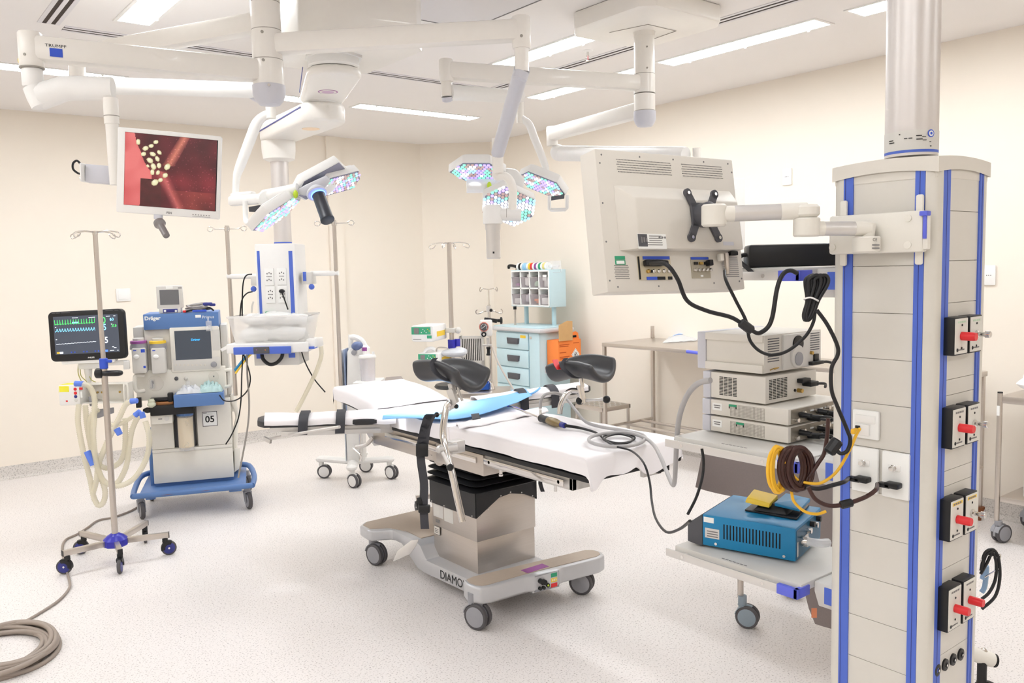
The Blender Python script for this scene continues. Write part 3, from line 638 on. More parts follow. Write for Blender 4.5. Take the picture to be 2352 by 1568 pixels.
# arched top cap
b = MB(BEIGE); n = 10
def capz(u): return ZT+.028-.010*(2*u-1)**2
vs = []
for i in range(n+1):
    for j in range(n+1):
        u, v = i/n, j/n; vs.append((X0-.002+(X1-X0+.004)*u, Y0-.002+(Y1-Y0+.004)*v, ZT+.012+.011*(1-(2*u-1)**2)*.6+.011*(1-(2*v-1)**2)*.6))
fs = [(i*(n+1)+j, (i+1)*(n+1)+j, (i+1)*(n+1)+j+1, i*(n+1)+j+1) for i in range(n) for j in range(n)]
bot = [(v[0], v[1], ZT-.020+.010*(1-(2*((v[0]-X0)/(X1-X0))-1)**2)*(1 if abs(v[1]-Y0) < .01 or abs(v[1]-Y1) < .01 else 0)+.010*(1-(2*((v[1]-Y0)/(Y1-Y0))-1)**2)*(1 if abs(v[0]-X0) < .01 or abs(v[0]-X1) < .01 else 0)) for v in vs]
N = len(vs); k = n+1; ring = [i*k for i in range(k)]+[n*k+j for j in range(1, k)]+[i*k+n for i in range(n-1, -1, -1)]+[j for j in range(n-1, 0, -1)]
fs += [(ring[i], ring[(i+1) % len(ring)], N+ring[(i+1) % len(ring)], N+ring[i]) for i in range(len(ring))]
b.add(vs+bot, fs); b.b2((X0+.003, Y0+.003, ZT-.03), (X1-.003, Y1-.003, ZT+.01)); obj('top_cap', b, colm, True, 30)
# wall-type plates on the front face
def fplate(y0, z0, y1, z1, name):
    b = MB(INKW); b.b2((X0-.006, y0, z0), (X0+.003, y1, z1), .003); return b
b = fplate(.965, 1.188, 1.028, 1.254, 'x'); b.b2((X0-.011, .985, 1.196), (X0-.004, 1.022, 1.222), .002, WHT2); b.b2((X0-.0085, .972, 1.225), (X0-.004, 1.020, 1.243), .001, WHT2)
o = obj('network_socket_plate', b, colm, True); b = MB(YCAB); b.b2((X0-.032, 1.008, 1.200), (X0-.010, 1.018, 1.212), .002); b.b2((X0-.014, 1.006, 1.208), (X0-.009, 1.017, 1.218), .001, BLK); q = obj('network_plug', b, o, True); q.parent = o
for y0, y1 in ((.965, 1.028), (.893, .956)):
    b = fplate(y0, 1.062, y1, 1.167, 'x'); yc = (y0+y1)/2
    b.b2((X0-.008, yc-.012, 1.125), (X0-.005, yc+.016, 1.139), .001, WHT2)
    o = obj('video_socket_plate', b, colm, True)
    b = MB(CHROME); b.cyl((X0-.005, yc+.003, 1.132), (X0-.02, yc+.003, 1.132), .0055, n=14); b.cyl((X0-.005, yc+.003, 1.132), (X0-.010, yc+.003, 1.132), .0075, n=6); obj('bnc_socket', b, o, True)
    b = MB(BLK); b.b2((X0-.030, yc-.018, 1.089), (X0-.006, yc+.014, 1.102), .003); b.b2((X0-.030, yc+.000, 1.088), (X0-.012, yc+.030, 1.099), .003); obj('video_plug', b, o, True)
# gas outlets
GASF = mat('outlet_face', (.86, .85, .82), .4, var=.02)
def gas(x0, x1, z0, z1, hdr, hm, capped):
    b = MB(BLK); b.b2((x0, Y0-.022, z0), (x1, Y0+.006, z1), .002); b.b2((x0+.002, Y0-.0235, z0+.003), (x1-.002, Y0-.021, z1-.003), .001, GASF)
    xc = (x0+x1)/2; zc = (z0+z1)/2; yf = Y0-.0238
    b.b2((x0+.008, yf, z1-.014), (x1-.008, yf+.001, z1-.007), 0, hm)
    for k in range(4): b.b2((x0+.012+k*(x1-x0-.024)/4, yf-.0004, z1-.0125), (x0+.012+(k+.75)*(x1-x0-.024)/4, yf, z1-.0085), 0, hdr)
    for dz in (.024, -.026): b.cyl((xc, yf, zc+dz), (xc, yf-.001, zc+dz), .0025, m=INK, n=10)
    b.cyl((x0+.012, yf, z0+.012), (x0+.012, yf-.0005, z0+.012), .004, m=INK, n=12); [b.b2((x0+.018+k*.007, yf-.0004, z0+.0105), (x0+.0235+k*.007, yf, z0+.0135), 0, INKG) for k in range(4)]
    o = obj('gas_outlet', b, colm, True)
    if capped: b = MB(RED); b.lat((xc, yf, zc), (0, -1, 0), [(.0095, 0), (.0095, .026), (.0085, .029), (.0085, .03), (0, .03)], 20); obj('red_cap', b, o, True)
    else:
        b = MB(CHROME); b.lat((xc, yf, zc), (0, -1, 0), [(.009, 0), (.009, .004), (.005, .006), (.005, .018), (.0075, .019), (.0075, .028), (.006, .03)], 18); obj('nozzle', b, o, True)
for z0, z1, h, m, c in ((1.387, 1.470, mat('pale_green_print', (.75, .84, .74), .6), GASF, (1, 0)), (1.182, 1.272, INKG, GASF, (1, 0)), (.975, 1.068, INKG, YEL, (1, 0)), (.768, .868, INKG, GASF, (1, 1))):
    gas(1.858, 1.921, z0, z1, h, m, c[0]); gas(1.931, 1.992, z0, z1, h, m, c[1])
for i in range(4):
    b = MB(BLK); x = 1.866+i*.039; z = .672; b.lat((x, Y0+.004, z), (0, -1, 0), [(.014, 0), (.014, .004), (.007, .005), (.004, .002)], 20); b.cyl((x, Y0-.0012, z), (x, Y0-.003, z), .003, m=CHROME, n=10); obj('earth_socket', b, colm, True)
# wire hook with tubing loops on the hidden side
t = thing('hanging_cable_loops', 'dark cable loops hanging on a wire hook at right side of the column', 'cable', dep(2280, 1340, 2.05))
g = lambda x, y, d=2.05: dep(x, y, d)
b = MB(CHROME); b.tube([g(2252, 1290), g(2262, 1272), g(2290, 1280), g(2298, 1272)], .002, 6, sm=0); b.tube([g(2262, 1325), g(2294, 1305), g(2298, 1272)], .002, 6, sm=0); obj('wire_hook', b, t, True)
for pts in ([(2253, 1310), (2262, 1270), (2282, 1262), (2294, 1285), (2296, 1330), (2285, 1370), (2255, 1398)], [(2255, 1305), (2264, 1275), (2278, 1268), (2288, 1290), (2286, 1330), (2272, 1360), (2255, 1375)], [(2252, 1318), (2268, 1290), (2280, 1262)]):
    b = MB(BLK); b.tube([g(x, y) for x, y in pts], .0038, 7); obj('cable', b, t, True)
b = MB(mat('pale_blue_tube', (.62, .74, .86), .4)); b.tube([g(2256, 1330, 2.08), (g(2266, 1300, 2.08)), g(2262, 1345, 2.08), g(2254, 1360, 2.08)], .006, 8); obj('pale_tube', b, t, True)
# ---- shelves, on brackets fixed to the far side of the column
XS, YS0, YS1 = 1.791, 1.16, 1.585
def shelf(zt, corner, far=True):
    b = MB(LGREY); b.b2((XS+.022, YS0, zt-.022), (2.13, YS1-.015, zt), .004); o = obj('shelf', b, colm, True)
    b = MB(ALU); b.b2((XS, YS0+.055, zt-.030), (XS+.005, YS1, zt-.008), .001); r = obj('front_rail', b, o, True)
    for y in (YS0+.10, YS1-.06):
        b = MB(CHROME); b.cyl((XS-.001, y, zt-.019), (XS+.004, y, zt-.019), .005, n=14); b.cyl((XS+.004, y, zt-.019), (XS+.024, y, zt-.019), .007, n=10, m=LGREY); obj('rail_bolt', b, o, True)
    b = MB(BLUE2); b.b2((XS-.002, YS0-.004, zt-.032), (XS+.012, YS0+.056, zt-.006), .002); b.b2((XS-.002, YS0-.004, zt-.032), (XS+.055, YS0+.008, zt-.006), .002); obj('corner_bumper', b, o, True)
    b = MB(ALU); b.b2((2.13, YS0+.02, zt-.030), (2.135, YS1, zt-.008)); obj('rear_rail', b, o, True)
    b = MB(INKG); [b.b2((XS+.030, 1.33+k*.012, zt), (XS+.034, 1.339+k*.012, zt+.0004)) for k in range(7)]; obj('load_marking', b, o, True)
    b = MB(LGREY); b.hull([(x, y, z) for y in (Y1+.004, YS0) for x, z in ((1.87, zt-.004), (2.05, zt-.004), (2.05, zt-.075), (1.89, zt-.075), (1.87, zt-.03))], r=.003); b.b2((1.868, Y1+.008, zt-.055), (1.872, Y1+.045, zt-.012), .001, BLUE); obj('bracket', b, o, True)
    return o
Z1, Z2, Z3 = .793, 1.112, 1.583
for z in (Z1, Z2, Z3): shelf(z, 0)
# accessory rail bracket and monitor arm on the front face
arm = thing('monitor_arm', 'ivory articulated monitor arm clamped across the front of the column', 'monitor arm', (1.79, .97, 1.60))
b = MB(CREAM); b.b2((1.786, .862, 1.612), (1.812, 1.079, 1.700), .006)
b.prism([(0, 0)], 0) if 0 else None
for y in (1.0555, .8805):
    b.b2((1.806, y-.0085, 1.585), (1.8155, y+.0085, 1.735), .0048)
for y, z in ((.893, 1.685), (.893, 1.628), (1.068, 1.628)): b.cyl((1.788, y, z), (1.7835, y, z), .008, n=18)
b.b2((1.790, .853, 1.617), (1.806, .868, 1.695), .004)
obj('clamp_plate', b, arm, True)
b = MB(BLUE2); b.b2((1.786, .855, 1.640), (1.7915, .862, 1.692), .001); b.b2((1.781, .851, 1.688), (1.800, .868, 1.698), .002); obj('lock_lever', b, arm, True)
PA = atx(1990, 562, 1.762)
b = MB(CREAM); b.cyl(PA-V((0, 0, .017)), PA+V((0, 0, .018)), .029, n=28, bev=.003); b.b2((PA.x, PA.y-.02, PA.z-.017), (1.79, PA.y+.03, PA.z+.018), .003)
q = PA-FH.normalized()*.0292
text(b, 'CE', .010, q+RT*.006+V((0, 0, .010)), RT, (0, 0, 1), INK, sx=.8)
for dz in (-.001, -.008): b.beam(q+V((0, 0, dz)), q+RT*.016+V((0, 0, dz)), .001, .003, 0, INKG)
obj('base_joint', b, arm, True)
PB = vert(1997, 525, PA); PC = dep(1856, 525, 1.84)
b = MB(CREAM); b.cyl(PA, PB+V((0, 0, .012)), .014, n=20); b.tube([PB, PB*.75+PC*.25], .0165, 16, sm=0); obj('lower_arm', b, arm, True); b = MB(CREAM); b.tube([PB*.25+PC*.75, PC], .0165, 16, sm=0); obj('arm_cuff', b, arm, True)
b = MB(ALU); b.tube([PB*.75+PC*.25, PB*.25+PC*.75], .0158, 16, sm=0); obj('lower_arm_sleeve', b, arm, True)
u = lambda x, y: vert(x, y, PC)
b = MB(CREAM); b.cyl(u(1852, 543), u(1853, 500), .0285, n=28, bev=.003); b.cyl(u(1853, 499), u(1853, 470), .0275, n=28, bev=.006); obj('elbow_joint', b, arm, True)
PD = u(1853, 484); PE = dep(1640, 492, 1.86)
b = MB(CREAM); b.tube([PD, PD*.72+PE*.28], .0185, 16, sm=0); obj('upper_arm', b, arm, True); b = MB(CREAM); b.tube([PD*.22+PE*.78, PE], .0175, 16, sm=0); obj('arm_cuff', b, arm, True)
b = MB(ALU); b.tube([PD*.72+PE*.28, PD*.22+PE*.78], .0178, 16, sm=0); obj('upper_arm_sleeve', b, arm, True)
v = lambda x, y: vert(x, y, PE)
b = MB(CREAM); b.cyl(v(1640, 520), v(1640, 469), .0275, n=28, bev=.004); obj('wrist_joint', b, arm, True)
# ---- beige monitor seen from behind
def pose(c, X, Y, Z, k=1.): M = Matrix((V(X), V(Y), V(Z))).transposed().to_4x4(); return Matrix.Translation(scaled(c, k)) @ M
MB_ = pose((1.7506, 1.5131, 1.7106), (.9901, -.1397, -.0155), (.0361, .1456, .9887), (-.1359, -.9794, .1492), .87)
k = .87; mw, mh = .48*k, .37*k
mon = thing('flat_monitor', 'beige flat monitor seen from behind, held by the ivory arm', 'monitor', MB_ @ V((0, -mh/2, 0)))
b = MB(BEIGE); b.M = MB_; b.box((0, 0, -.030), (mw, mh, .060), .003)
o = obj('housing', b, mon, True)
b = MB(BLK); b.M = MB_; b.box((0, 0, -.0605), (mw-.03, mh-.03, .002)); obj('screen', b, mon, True)
b = MB(BEIGE); b.M = MB_                                         # raised back with sloped shoulders
def qx(u): return (u/100.-.5)*mw
x0, x1, ya, yb = -mw*.40, mw*.455, mh*.255, -mh*.215
b.hull([(x0, ya, 0), (x1, ya, 0), (x0, yb, 0), (x1, yb, 0), (x0+.035, ya-.035, .03), (x1-.008, ya-.035, .03), (x0+.035, yb+.001, .03), (x1-.003, yb+.001, .03)], r=.003); obj('raised_back', b, mon, True)
def vents(b, xa, xb, y0, n, dy, r=.0011, px=.0042):
    for j in range(n):
        for i in range(int((xb-xa)/px)): b.box((xa+i*px+(j % 2)*px/2, y0-j*dy, .0003), (.0028, .0016, .0006))
b = MB(INKG); b.M = MB_; vents(b, -mw*.36, mw*.03, mh*.435, 6, .0056); obj('vent_slots', b, mon, True); b = MB(INKG); b.M = MB_; vents(b, mw*.10, mw*.42, mh*.435, 6, .0056); obj('vent_slots', b, mon, True)
b = MB(INKG); b.M = MB_; vents(b, -mw*.44, -mw*.345, -mh*.315, 8, .0042, px=.0036)
for j in range(11): b.box((mw*.40, -mh*.255-j*.0048, .0003), (mw*.125, .0018, .0006))
obj('vent_slots', b, mon, True)
b = MB(INKG); b.M = MB_
for u, w_ in ((-.46, .46), (-.2, .465), (.04, .465), (.27, .465), (.46, .465), (-.475, .4), (.485, .4), (-.48, .12), (.485, .1), (-.48, -.15), (.49, -.15), (-.48, -.42), (.48, -.42), (-.43, -.465), (-.15, -.465), (.26, -.45), (.46, -.44)): b = MB(INKG); b.M = MB_; b.lathe([(.0022, 0), (.0022, .0006)], 8, None, Matrix.Translation((u*mw, w_*mh, 0))); obj('screw', b, mon, True)
# rating label
b = MB(INKW); b.M = MB_; lx, ly = -.095, -.052; b.box((lx, ly, .0302), (.082, .034, .0006)); b.box((lx-.027, ly+.002, .0306), (.026, .028, .0006), 0, DGREY)
for j in range(5): b.box((lx+.010-(.004 if j > 2 else 0), ly+.012-j*.005, .0306), (.036 if j < 3 else .046, .0017, .0006), 0, INKG)
for j in range(3): b.box((lx-.030+j*.007, ly+.003, .031), (.004, .014-.003*j, .0006), 0, INKG)
for j in range(3): b.lathe([(.0028, 0), (.0028, .0005)], 8, INKG, Matrix.Translation((lx+.022+j*.008, ly+.009, .0304)))
obj('rating_label', b, mon, True)
b = MB(INKW); b.M = MB_; b.box((mw*.33, -mh*.17, .0302), (.034, .009, .0005), 0, COOL); obj('sticker', b, mon, True)
# green tag, connector bays
b = MB(GRN); b.M = MB_; gx, gy = -mw*.40, -mh*.275; b.box((gx, gy+.004, .0006), (.028, .008, .001)); b.box((gx, gy-.006, .0006), (.028, .010, .001)); b.box((gx, gy-.006, .0012), (.022, .007, .001), 0, INKW); obj('inventory_tag', b, mon, True)
b = MB(mat('connector_bay', (.80, .76, .66), .4, .3)); b.M = MB_; cx, cy = -mw*.17, -mh*.335
b.box((cx, cy, .001), (.096, .054, .003)); b.box((cx+.006, cy+.023, .0032), (.078, .007, .002), 0, INKB); b.box((cx-.012, cy-.024, .0032), (.030, .007, .002), 0, INKB); b.box((cx+.015, cy-.024, .0032), (.024, .007, .002), 0, INK); b.box((cx+.042, cy-.024, .0032), (.012, .007, .002), 0, INK); b.box((cx-.046, cy, .0032), (.004, .052, .002), 0, BLK)
for i in range(5): b.lathe([(.0045, 0), (.0045, .006), (.003, .008)], 12, CHROME if i else GOLD, Matrix.Translation((cx-.022+i*.015, cy-.008, .002)))
b.box((cx-.014, cy-.008, .004), (.012, .006, .004), 0, BLK); obj('connector_bay', b, mon, True)
b = MB(BLK); b.M = MB_; b.box((cx-.008, cy+.010, .009), (.052, .014, .014), .003); b.box((cx+.022, cy+.010, .012), (.018, .012, .012), .004); obj('video_plug', b, mon, True)
b = MB(mat('connector_bay_grey', (.70, .67, .60), .4, .4)); b.M = MB_; cx2 = mw*.165
b.box((cx2, cy, .001), (.058, .050, .003)); b.box((cx2-.002, cy+.022, .0032), (.054, .006, .002), 0, INKB); b.box((cx2, cy-.020, .0034), (.007, .004, .002), 0, INKW)
for i in range(3): b.box((cx2-.016+i*.016, cy+.010, .004), (.010, .006, .006), 0, BLK if i != 1 else GOLD)
for i in range(5): b.lathe([(.0042, 0), (.0042, .008), (.003, .01)], 10, CHROME, Matrix.Translation((cx2-.022+i*.012, cy-.006, .002)))
b.box((cx2+.022, cy+.010, .010), (.012, .014, .016), .002, BLK); obj('connector_bay', b, mon, True)
b = MB(STEEL); b.M = MB_; pxk = mw*.34
b.box((pxk-.018, -mh*.265, .014), (.012, .018, .014), .003, CREAM); b.lathe([(.006, 0), (.0065, .03), (.004, .05)], 12, None, Matrix.Translation((pxk, -mh*.235, .015)) @ Matrix.Rotation(PI/2, 4, 'X')); b.box((pxk+.024, -mh*.235, .014), (.024, .010, .012), .002, BLK); obj('power_plug', b, mon, True)
# VESA bracket
b = MB(DGREY); b.M = MB_; vx, vy = mw*.148, mh*.03
cen = (vx, vy); b.prism([(vx-.036, vy-.026), (vx+.036, vy-.026), (vx+.036, vy+.030), (vx-.036, vy+.030)], .006, .001, None, Matrix.Translation((0, 0, .031)))
for sx in (-1, 1):
    for sy in (-1, 1): b.beam((vx+sx*.026, vy+sy*.022, .034), (vx+sx*.042, vy+sy*.052, .034), .018, .006, 0, up=(0, 0, 1)); b.lathe([(.0105, 0), (.0105, .006)], 16, None, Matrix.Translation((vx+sx*.042, vy+sy*.052, .031))); b.lathe([(.004, 0), (.004, .003)], 10, CHROME, Matrix.Translation((vx+sx*.042, vy+sy*.052, .037)))
b.lathe([(.0285, 0), (.027, .03), (.022, .036)], 24, None, Matrix.Translation((vx-.004, vy, .033)))
obj('mounting_bracket', b, arm, True)
b = MB(CREAM); w0 = MB_ @ V((vx, vy, .062)); b.tube([w0, w0*.5+PE*.5+V((0, 0, .002)), PE+V((0, 0, .004))], .011, 14, sm=3); obj('tilt_head', b, arm, True)
# ---- white monitor farther back, mostly hidden
wm = dep(1634, 490, 4.25); t = thing('flat_monitor', 'white monitor almost hidden behind the beige monitor, only its right edge showing', 'monitor', wm-V((0, 0, .18)))
a = (RT*.92+FH.normalized()*.39).normalized(); nf = a.cross(V((0, 0, 1)))
M = Matrix.Translation(wm) @ Matrix((a, V((0, 0, 1)), nf)).transposed().to_4x4()
b = MB(WHT2); b.M = M; b.box((0, 0, 0), (.385, .36, .05), .006); b.box((0, 0, .03), (.26, .24, .03), .006); obj('housing', b, t, True)
b = MB(BLK); b.M = M; b.box((0, 0, -.0255), (.34, .30, .003)); obj('screen', b, t, True)
# ---- endoscopy stack on the middle shelf
def sheet_device(name, lab, cat, x0, x1, y0, y1, z0, z1, front=.02, lip=BEIGE):
    t = thing(name, lab, cat, ((x0+x1)/2, (y0+y1)/2, z0)); b = MB(BEIGE); b.b2((x0, y0, z0+.004), (x1, y1-front, z1), .002)
    for x in (x0+.03, x1-.03):
        for y in (y0+.03, y1-.05): b.cyl((x, y, z0), (x, y, z0+.006), .010, n=14, m=BLK)
    obj('case', b, t, True); b = MB(COOL); b.b2((x0-.003, y1-front, z0+.003), (x1+.003, y1, z1+.001), .002); obj('front_panel', b, t, True); return t
def grille(b, f, u0, u1, v0, v1, nu, nv, gw=.75, gh=.45, m=None):   # f(u,v) -> two corners of a small slot
    for i in range(nu):
        for j in range(nv):
            ua = u0+(u1-u0)*(i+.5-gw/2)/nu; ub = u0+(u1-u0)*(i+.5+gw/2)/nu; va = v0+(v1-v0)*(j+.5-gh/2)/nv; vb = v0+(v1-v0)*(j+.5+gh/2)/nv
            b.b2(*f(ua, va, ub, vb), 0, m)
DX = 1.922; sideF = lambda x: (lambda a, c, d, e: ((x-.0006, a, c), (x+.001, d, e))); rearF = lambda y: (lambda a, c, d, e: ((a, y-.0006, c), (d, y+.001, e)))
za = Z2+.002; GRID = mat('perforation', (.56, .54, .50), .7)
for i, (lab, z0, gy) in enumerate((('flat beige video processor on middle shelf, bottom of the stack', za, 1.425), ('flat beige video processor second from the bottom of the stack', za+.048, 1.45))):
    t = sheet_device('video_processor', lab, 'medical device', DX, 2.20, 1.272, 1.555, z0, z0+.047, .028)
    b = MB(GRID)
    for k in range(26): b.b2((DX-.0004, 1.345+k*.0045, z0+.008), (DX+.001, 1.3457+k*.0045, z0+.040))
    for k in range(9): b.b2((DX-.0004, 1.345, z0+.008+k*.004), (DX+.001, 1.458, z0+.0086+k*.004))
    obj('perforated_grid', b, t, True)
    b = MB(INKW); b.b2((DX-.0006, 1.487, z0+.018), (DX+.001, 1.520, z0+.038)); b.b2((DX-.001, 1.492, z0+.030), (DX, 1.515, z0+.033), 0, INKG); b.b2((DX-.001, 1.494, z0+.024), (DX, 1.513, z0+.027), 0, INKG); obj('paper_label', b, t, True)
    b = MB(GRN); b.b2((DX-.001, gy-.013, z0+.034), (DX+.001, gy+.013, z0+.040)); b.b2((DX-.001, gy-.013, z0+.028), (DX+.001, gy-.010, z0+.034), 0, INK); b.b2((DX-.001, gy+.010, z0+.028), (DX+.001, gy+.013, z0+.034), 0, INK); obj('inventory_tag', b, t, True)
    b = MB(mat('rear_panel_metal', (.60, .57, .52), .4, .5, var=.08)); b.b2((DX+.012, 1.2705, z0+.006), (2.19, 1.273, z0+.044)); 
    for k in range(7): b.cyl((DX+.03+k*.03, 1.271, z0+.016+.016*(k % 2)), (DX+.03+k*.03, 1.259, z0+.016+.016*(k % 2)), .0055, n=10, m=CHROME)
    for k in range(4): b.b2((DX+.10+k*.035, 1.2695, z0+.030), (DX+.125+k*.035, 1.271, z0+.034), 0, INKW)
    obj('rear_panel', b, t, True)
    for k in range(4):
        b = MB(BLK); q = (DX+.05+k*.04, 1.268, z0+.014+.014*((k+1) % 2)); b.cyl(q, (q[0], 1.235, q[2]), .008, .006, n=10); b.tube([(q[0], 1.238, q[2]), (q[0]+.01, 1.215, q[2]), (q[0]+.045, 1.205, q[2]-.006), (q[0]+.07, 1.22, q[2]-.02)], .0035, 7); obj('cable_plug', b, t, True)
zb_ = za+.048*2
t = sheet_device('light_source', 'beige light source with slotted vents, third from the bottom of the stack', 'medical device', DX+.004, 2.17, 1.345, 1.555, zb_, zb_+.078, .026)
b = MB(HOLE); grille(b, sideF(DX+.004), 1.438, 1.500, zb_+.014, zb_+.068, 4, 13, .82, .5); obj('side_vents', b, t, True)
b = MB(HOLE); grille(b, rearF(1.345), DX+.018, DX+.105, zb_+.014, zb_+.070, 5, 13, .8, .5); obj('rear_vents', b, t, True)
b = MB(BLK); b.b2((DX+.150, 1.325, zb_+.048), (DX+.19, 1.345, zb_+.060), .002); b.b2((DX+.175, 1.315, zb_+.036), (DX+.215, 1.345, zb_+.050), .003); b.tube([(DX+.20, 1.32, zb_+.043), (DX+.235, 1.31, zb_+.04), (DX+.27, 1.33, zb_+.025)], .004, 7); b.cyl((DX+.140, 1.345, zb_+.028), (DX+.140, 1.342, zb_+.028), .004, n=12, m=INK); b.cyl((DX+.156, 1.345, zb_+.026), (DX+.156, 1.330, zb_+.026), .006, n=12, m=GOLD); obj('power_plug', b, t, True)
zc_ = zb_+.083
t = sheet_device('printer_unit', 'largest beige device with round fan, topmost of the stack', 'medical device', DX+.004, 2.20, 1.350, 1.575, zc_, zc_+.108, .03)
b = MB(BEIGE); b.b2((DX-.002, 1.352, zc_+.004), (DX+.006, 1.545, zc_+.026), .001); b.b2((DX-.001, 1.352, zc_+.088), (DX+.006, 1.545, zc_+.108), .001); obj('side_rails', b, t, True)
b = MB(LGREY); b.b2((DX+.085, 1.343, zc_+.008), (2.19, 1.351, zc_+.104), .002); b.lat((DX+.150, 1.343, zc_+.075), (0, -1, 0), [(.024, 0), (.024, .004), (.018, .005)], 28, BLK); b.lat((DX+.146, 1.342, zc_+.040), (0, -1, 0), [(.032, -.002), (.032, .004), (.030, .006)], 28); obj('rear_plate', b, t, True)
b = MB(MGREY); b.lat((DX+.146, 1.336, zc_+.034), (0, -1, 0), [(.019, 0), (.019, .002)], 28); obj('fan_grille', b, t, True)
b = MB(DGREY)
for kk in range(10): b.b2((DX+.020, 1.3492, zc_+.034+kk*.0068), (DX+.072, 1.351, zc_+.0365+kk*.0068))
for kk in range(8): b.b2((2.135, 1.3422, zc_+.052+kk*.0066), (2.18, 1.344, zc_+.0545+kk*.0066))
obj('vent_slots', b, t, True)
b = MB(BLK); b.b2((DX+.205, 1.330, zc_+.010), (DX+.265, 1.345, zc_+.020), .002); b.b2((DX+.228, 1.338, zc_+.020), (DX+.250, 1.345, zc_+.040), .001); b.tube([(DX+.26, 1.335, zc_+.015), (DX+.30, 1.33, zc_+.010), (DX+.33, 1.30, zc_-.02), (DX+.345, 1.25, zc_-.06)], .004, 7); b.cyl((DX+.215, 1.345, zc_+.045), (DX+.215, 1.335, zc_+.045), .005, n=10, m=GOLD); obj('power_plug', b, t, True)
b = MB(GOLD); b.tube([(DX+.03, 1.349, zc_+.012), (DX+.03, 1.336, zc_+.018), (DX+.05, 1.336, zc_+.018), (DX+.05, 1.349, zc_+.012)], .0015, 6, sm=0); obj('wire_clip', b, t, True)
# ---- electrosurgical unit on the lowest shelf
es = thing('electrosurgical_unit', 'bright blue electrosurgical unit with row of side slots on lowest shelf', 'medical device', (1.925, 1.25, Z1+.002), R(16))
L, W_, Hh = .262, .235, .096
b = MB(CYANB); b.b2((0, 0, .006), (W_, L, Hh), .003); obj('case', b, es)
b = MB(HOLE)
for kk in range(18): b.b2((-.0006, .040+kk*.0092, .034), (.001, .0435+kk*.0092, .076), .0)
obj('vent_slots', b, es)
b = MB(DGREY); b.hull([(x, y, z) for x in (-.001, W_+.001) for y, z in ((L, .003), (L, Hh), (L+.028, Hh-.026), (L+.045, Hh-.034), (L+.045, .010), (L+.01, .003))], r=.002); obj('front_housing', b, es)
b = MB(INKW); b.b2((-.0008, L-.034, Hh-.022), (0, L-.004, Hh-.007)); b.b2((-.0008, L-.050, .030), (0, L-.008, .058), 0, ALU)
for kk in range(3): b.b2((-.0014, L-.046, .034+kk*.007), (-.0006, L-.014, .037+kk*.007), 0, INKG)
obj('rating_label', b, es)
b = MB(CHROME)
for y in (.03, L-.04): b.cyl((0, y, .016), (-.002, y, .016), .004, n=12)
obj('screws', b, es)
b = MB(mat('rear_blue', (.10, .35, .48), .4)); b.b2((.006, -.001, .010), (W_-.006, .001, Hh-.008)); b.b2((.010, -.002, .016), (.020, .0, .056), 0, ALU); b.b2((.06, -.002, .03), (.11, 0, .056), 0, ALU)
for kk in range(4): b.cyl((.10+kk*.03, 0, .066+.01*(kk % 2)), (.10+kk*.03, -.014, .066+.01*(kk % 2)), .008, n=14, m=BLK if kk % 2 else CHROME)
obj('rear_panel', b, es)
b = MB(FILM); b.cyl((.045, 0, .052), (.045, -.020, .052), .014, n=18, m=CHROME); b.tube([(.045, -.015, .052), (.06, -.045, .048), (.10, -.055, .04)], .012, 10); obj('connector', b, es)
# foot pedal lying on the unit
fp = thing('foot_pedal', 'black foot pedal with yellow and blue plates lying on the blue unit', 'foot pedal', es.location+V((0, 0, Hh+.002)), R(10))
ew = wmat(es)
b = MB(BLK); b.M = ew; b.hull([(x, y, z) for z, e in ((Hh+.001, 0), (Hh+.006, 0)) for x, y in ((.075, .02), (.225, .03), (.225, .175), (.085, .17))], r=.001); b.hull([(.09, .05, Hh+.005), (.20, .05, Hh+.005), (.20, .15, Hh+.005), (.09, .15, Hh+.005), (.11, .07, Hh+.028), (.18, .07, Hh+.028), (.18, .13, Hh+.028), (.11, .13, Hh+.028)], r=.004); obj('base', b, fp, True)
b = MB(YEL); b.M = ew; b.hull([(.085, .10, Hh+.020), (.16, .10, Hh+.026), (.16, .175, Hh+.032), (.085, .170, Hh+.026), (.09, .10, Hh+.032), (.16, .10, Hh+.040), (.16, .17, Hh+.048), (.09, .165, Hh+.040)], r=.002); obj('yellow_plate', b, fp, True)
b = MB(CYANB); b.M = ew; b.hull([(.10, .02, Hh+.018), (.20, .02, Hh+.022), (.20, .090, Hh+.028), (.10, .090, Hh+.024), (.10, .02, Hh+.024), (.20, .02, Hh+.032), (.20, .09, Hh+.038), (.10, .09, Hh+.034)], r=.002); obj('blue_plate', b, fp, True)
# ---- things on the top shelf
b = MB(BLK); pw = thing('power_supply_brick', 'long black power supply box lying on the top shelf beside the column', 'power supply', (1.93, 1.28, Z3+.001))
pa, pb = (1.86, 1.335), (1.99, 1.185); dv = V((pb[0]-pa[0], pb[1]-pa[1], 0))
b.beam(V((1.845, 1.35, Z3+.031)), V((2.02, 1.17, Z3+.031)), .085, .058, .008, up=(0, 0, 1)); obj('case', b, pw, True)
b = MB(RUB); b.tube([(1.850, 1.335, Z3+.034), (1.832, 1.352, Z3+.034), (1.815, 1.350, Z3+.022), (1.808, 1.325, Z3+.006), (1.805, 1.30, Z3-.012)], .0055, 8); obj('strain_relief', b, pw, True)
t = thing('recorder_unit', 'slim white recorder with blue stripe on top shelf behind the black box', 'medical device', (2.02, 1.47, Z3+.001))
b = MB(WHT2); b.b2((1.93, 1.42, Z3+.002), (2.10, 1.575, Z3+.044), .002); obj('case', b, t, True)
b = MB(BLK); b.b2((1.93, 1.400, Z3+.002), (2.10, 1.419, Z3+.044), .002); obj('rear_panel', b, t, True)
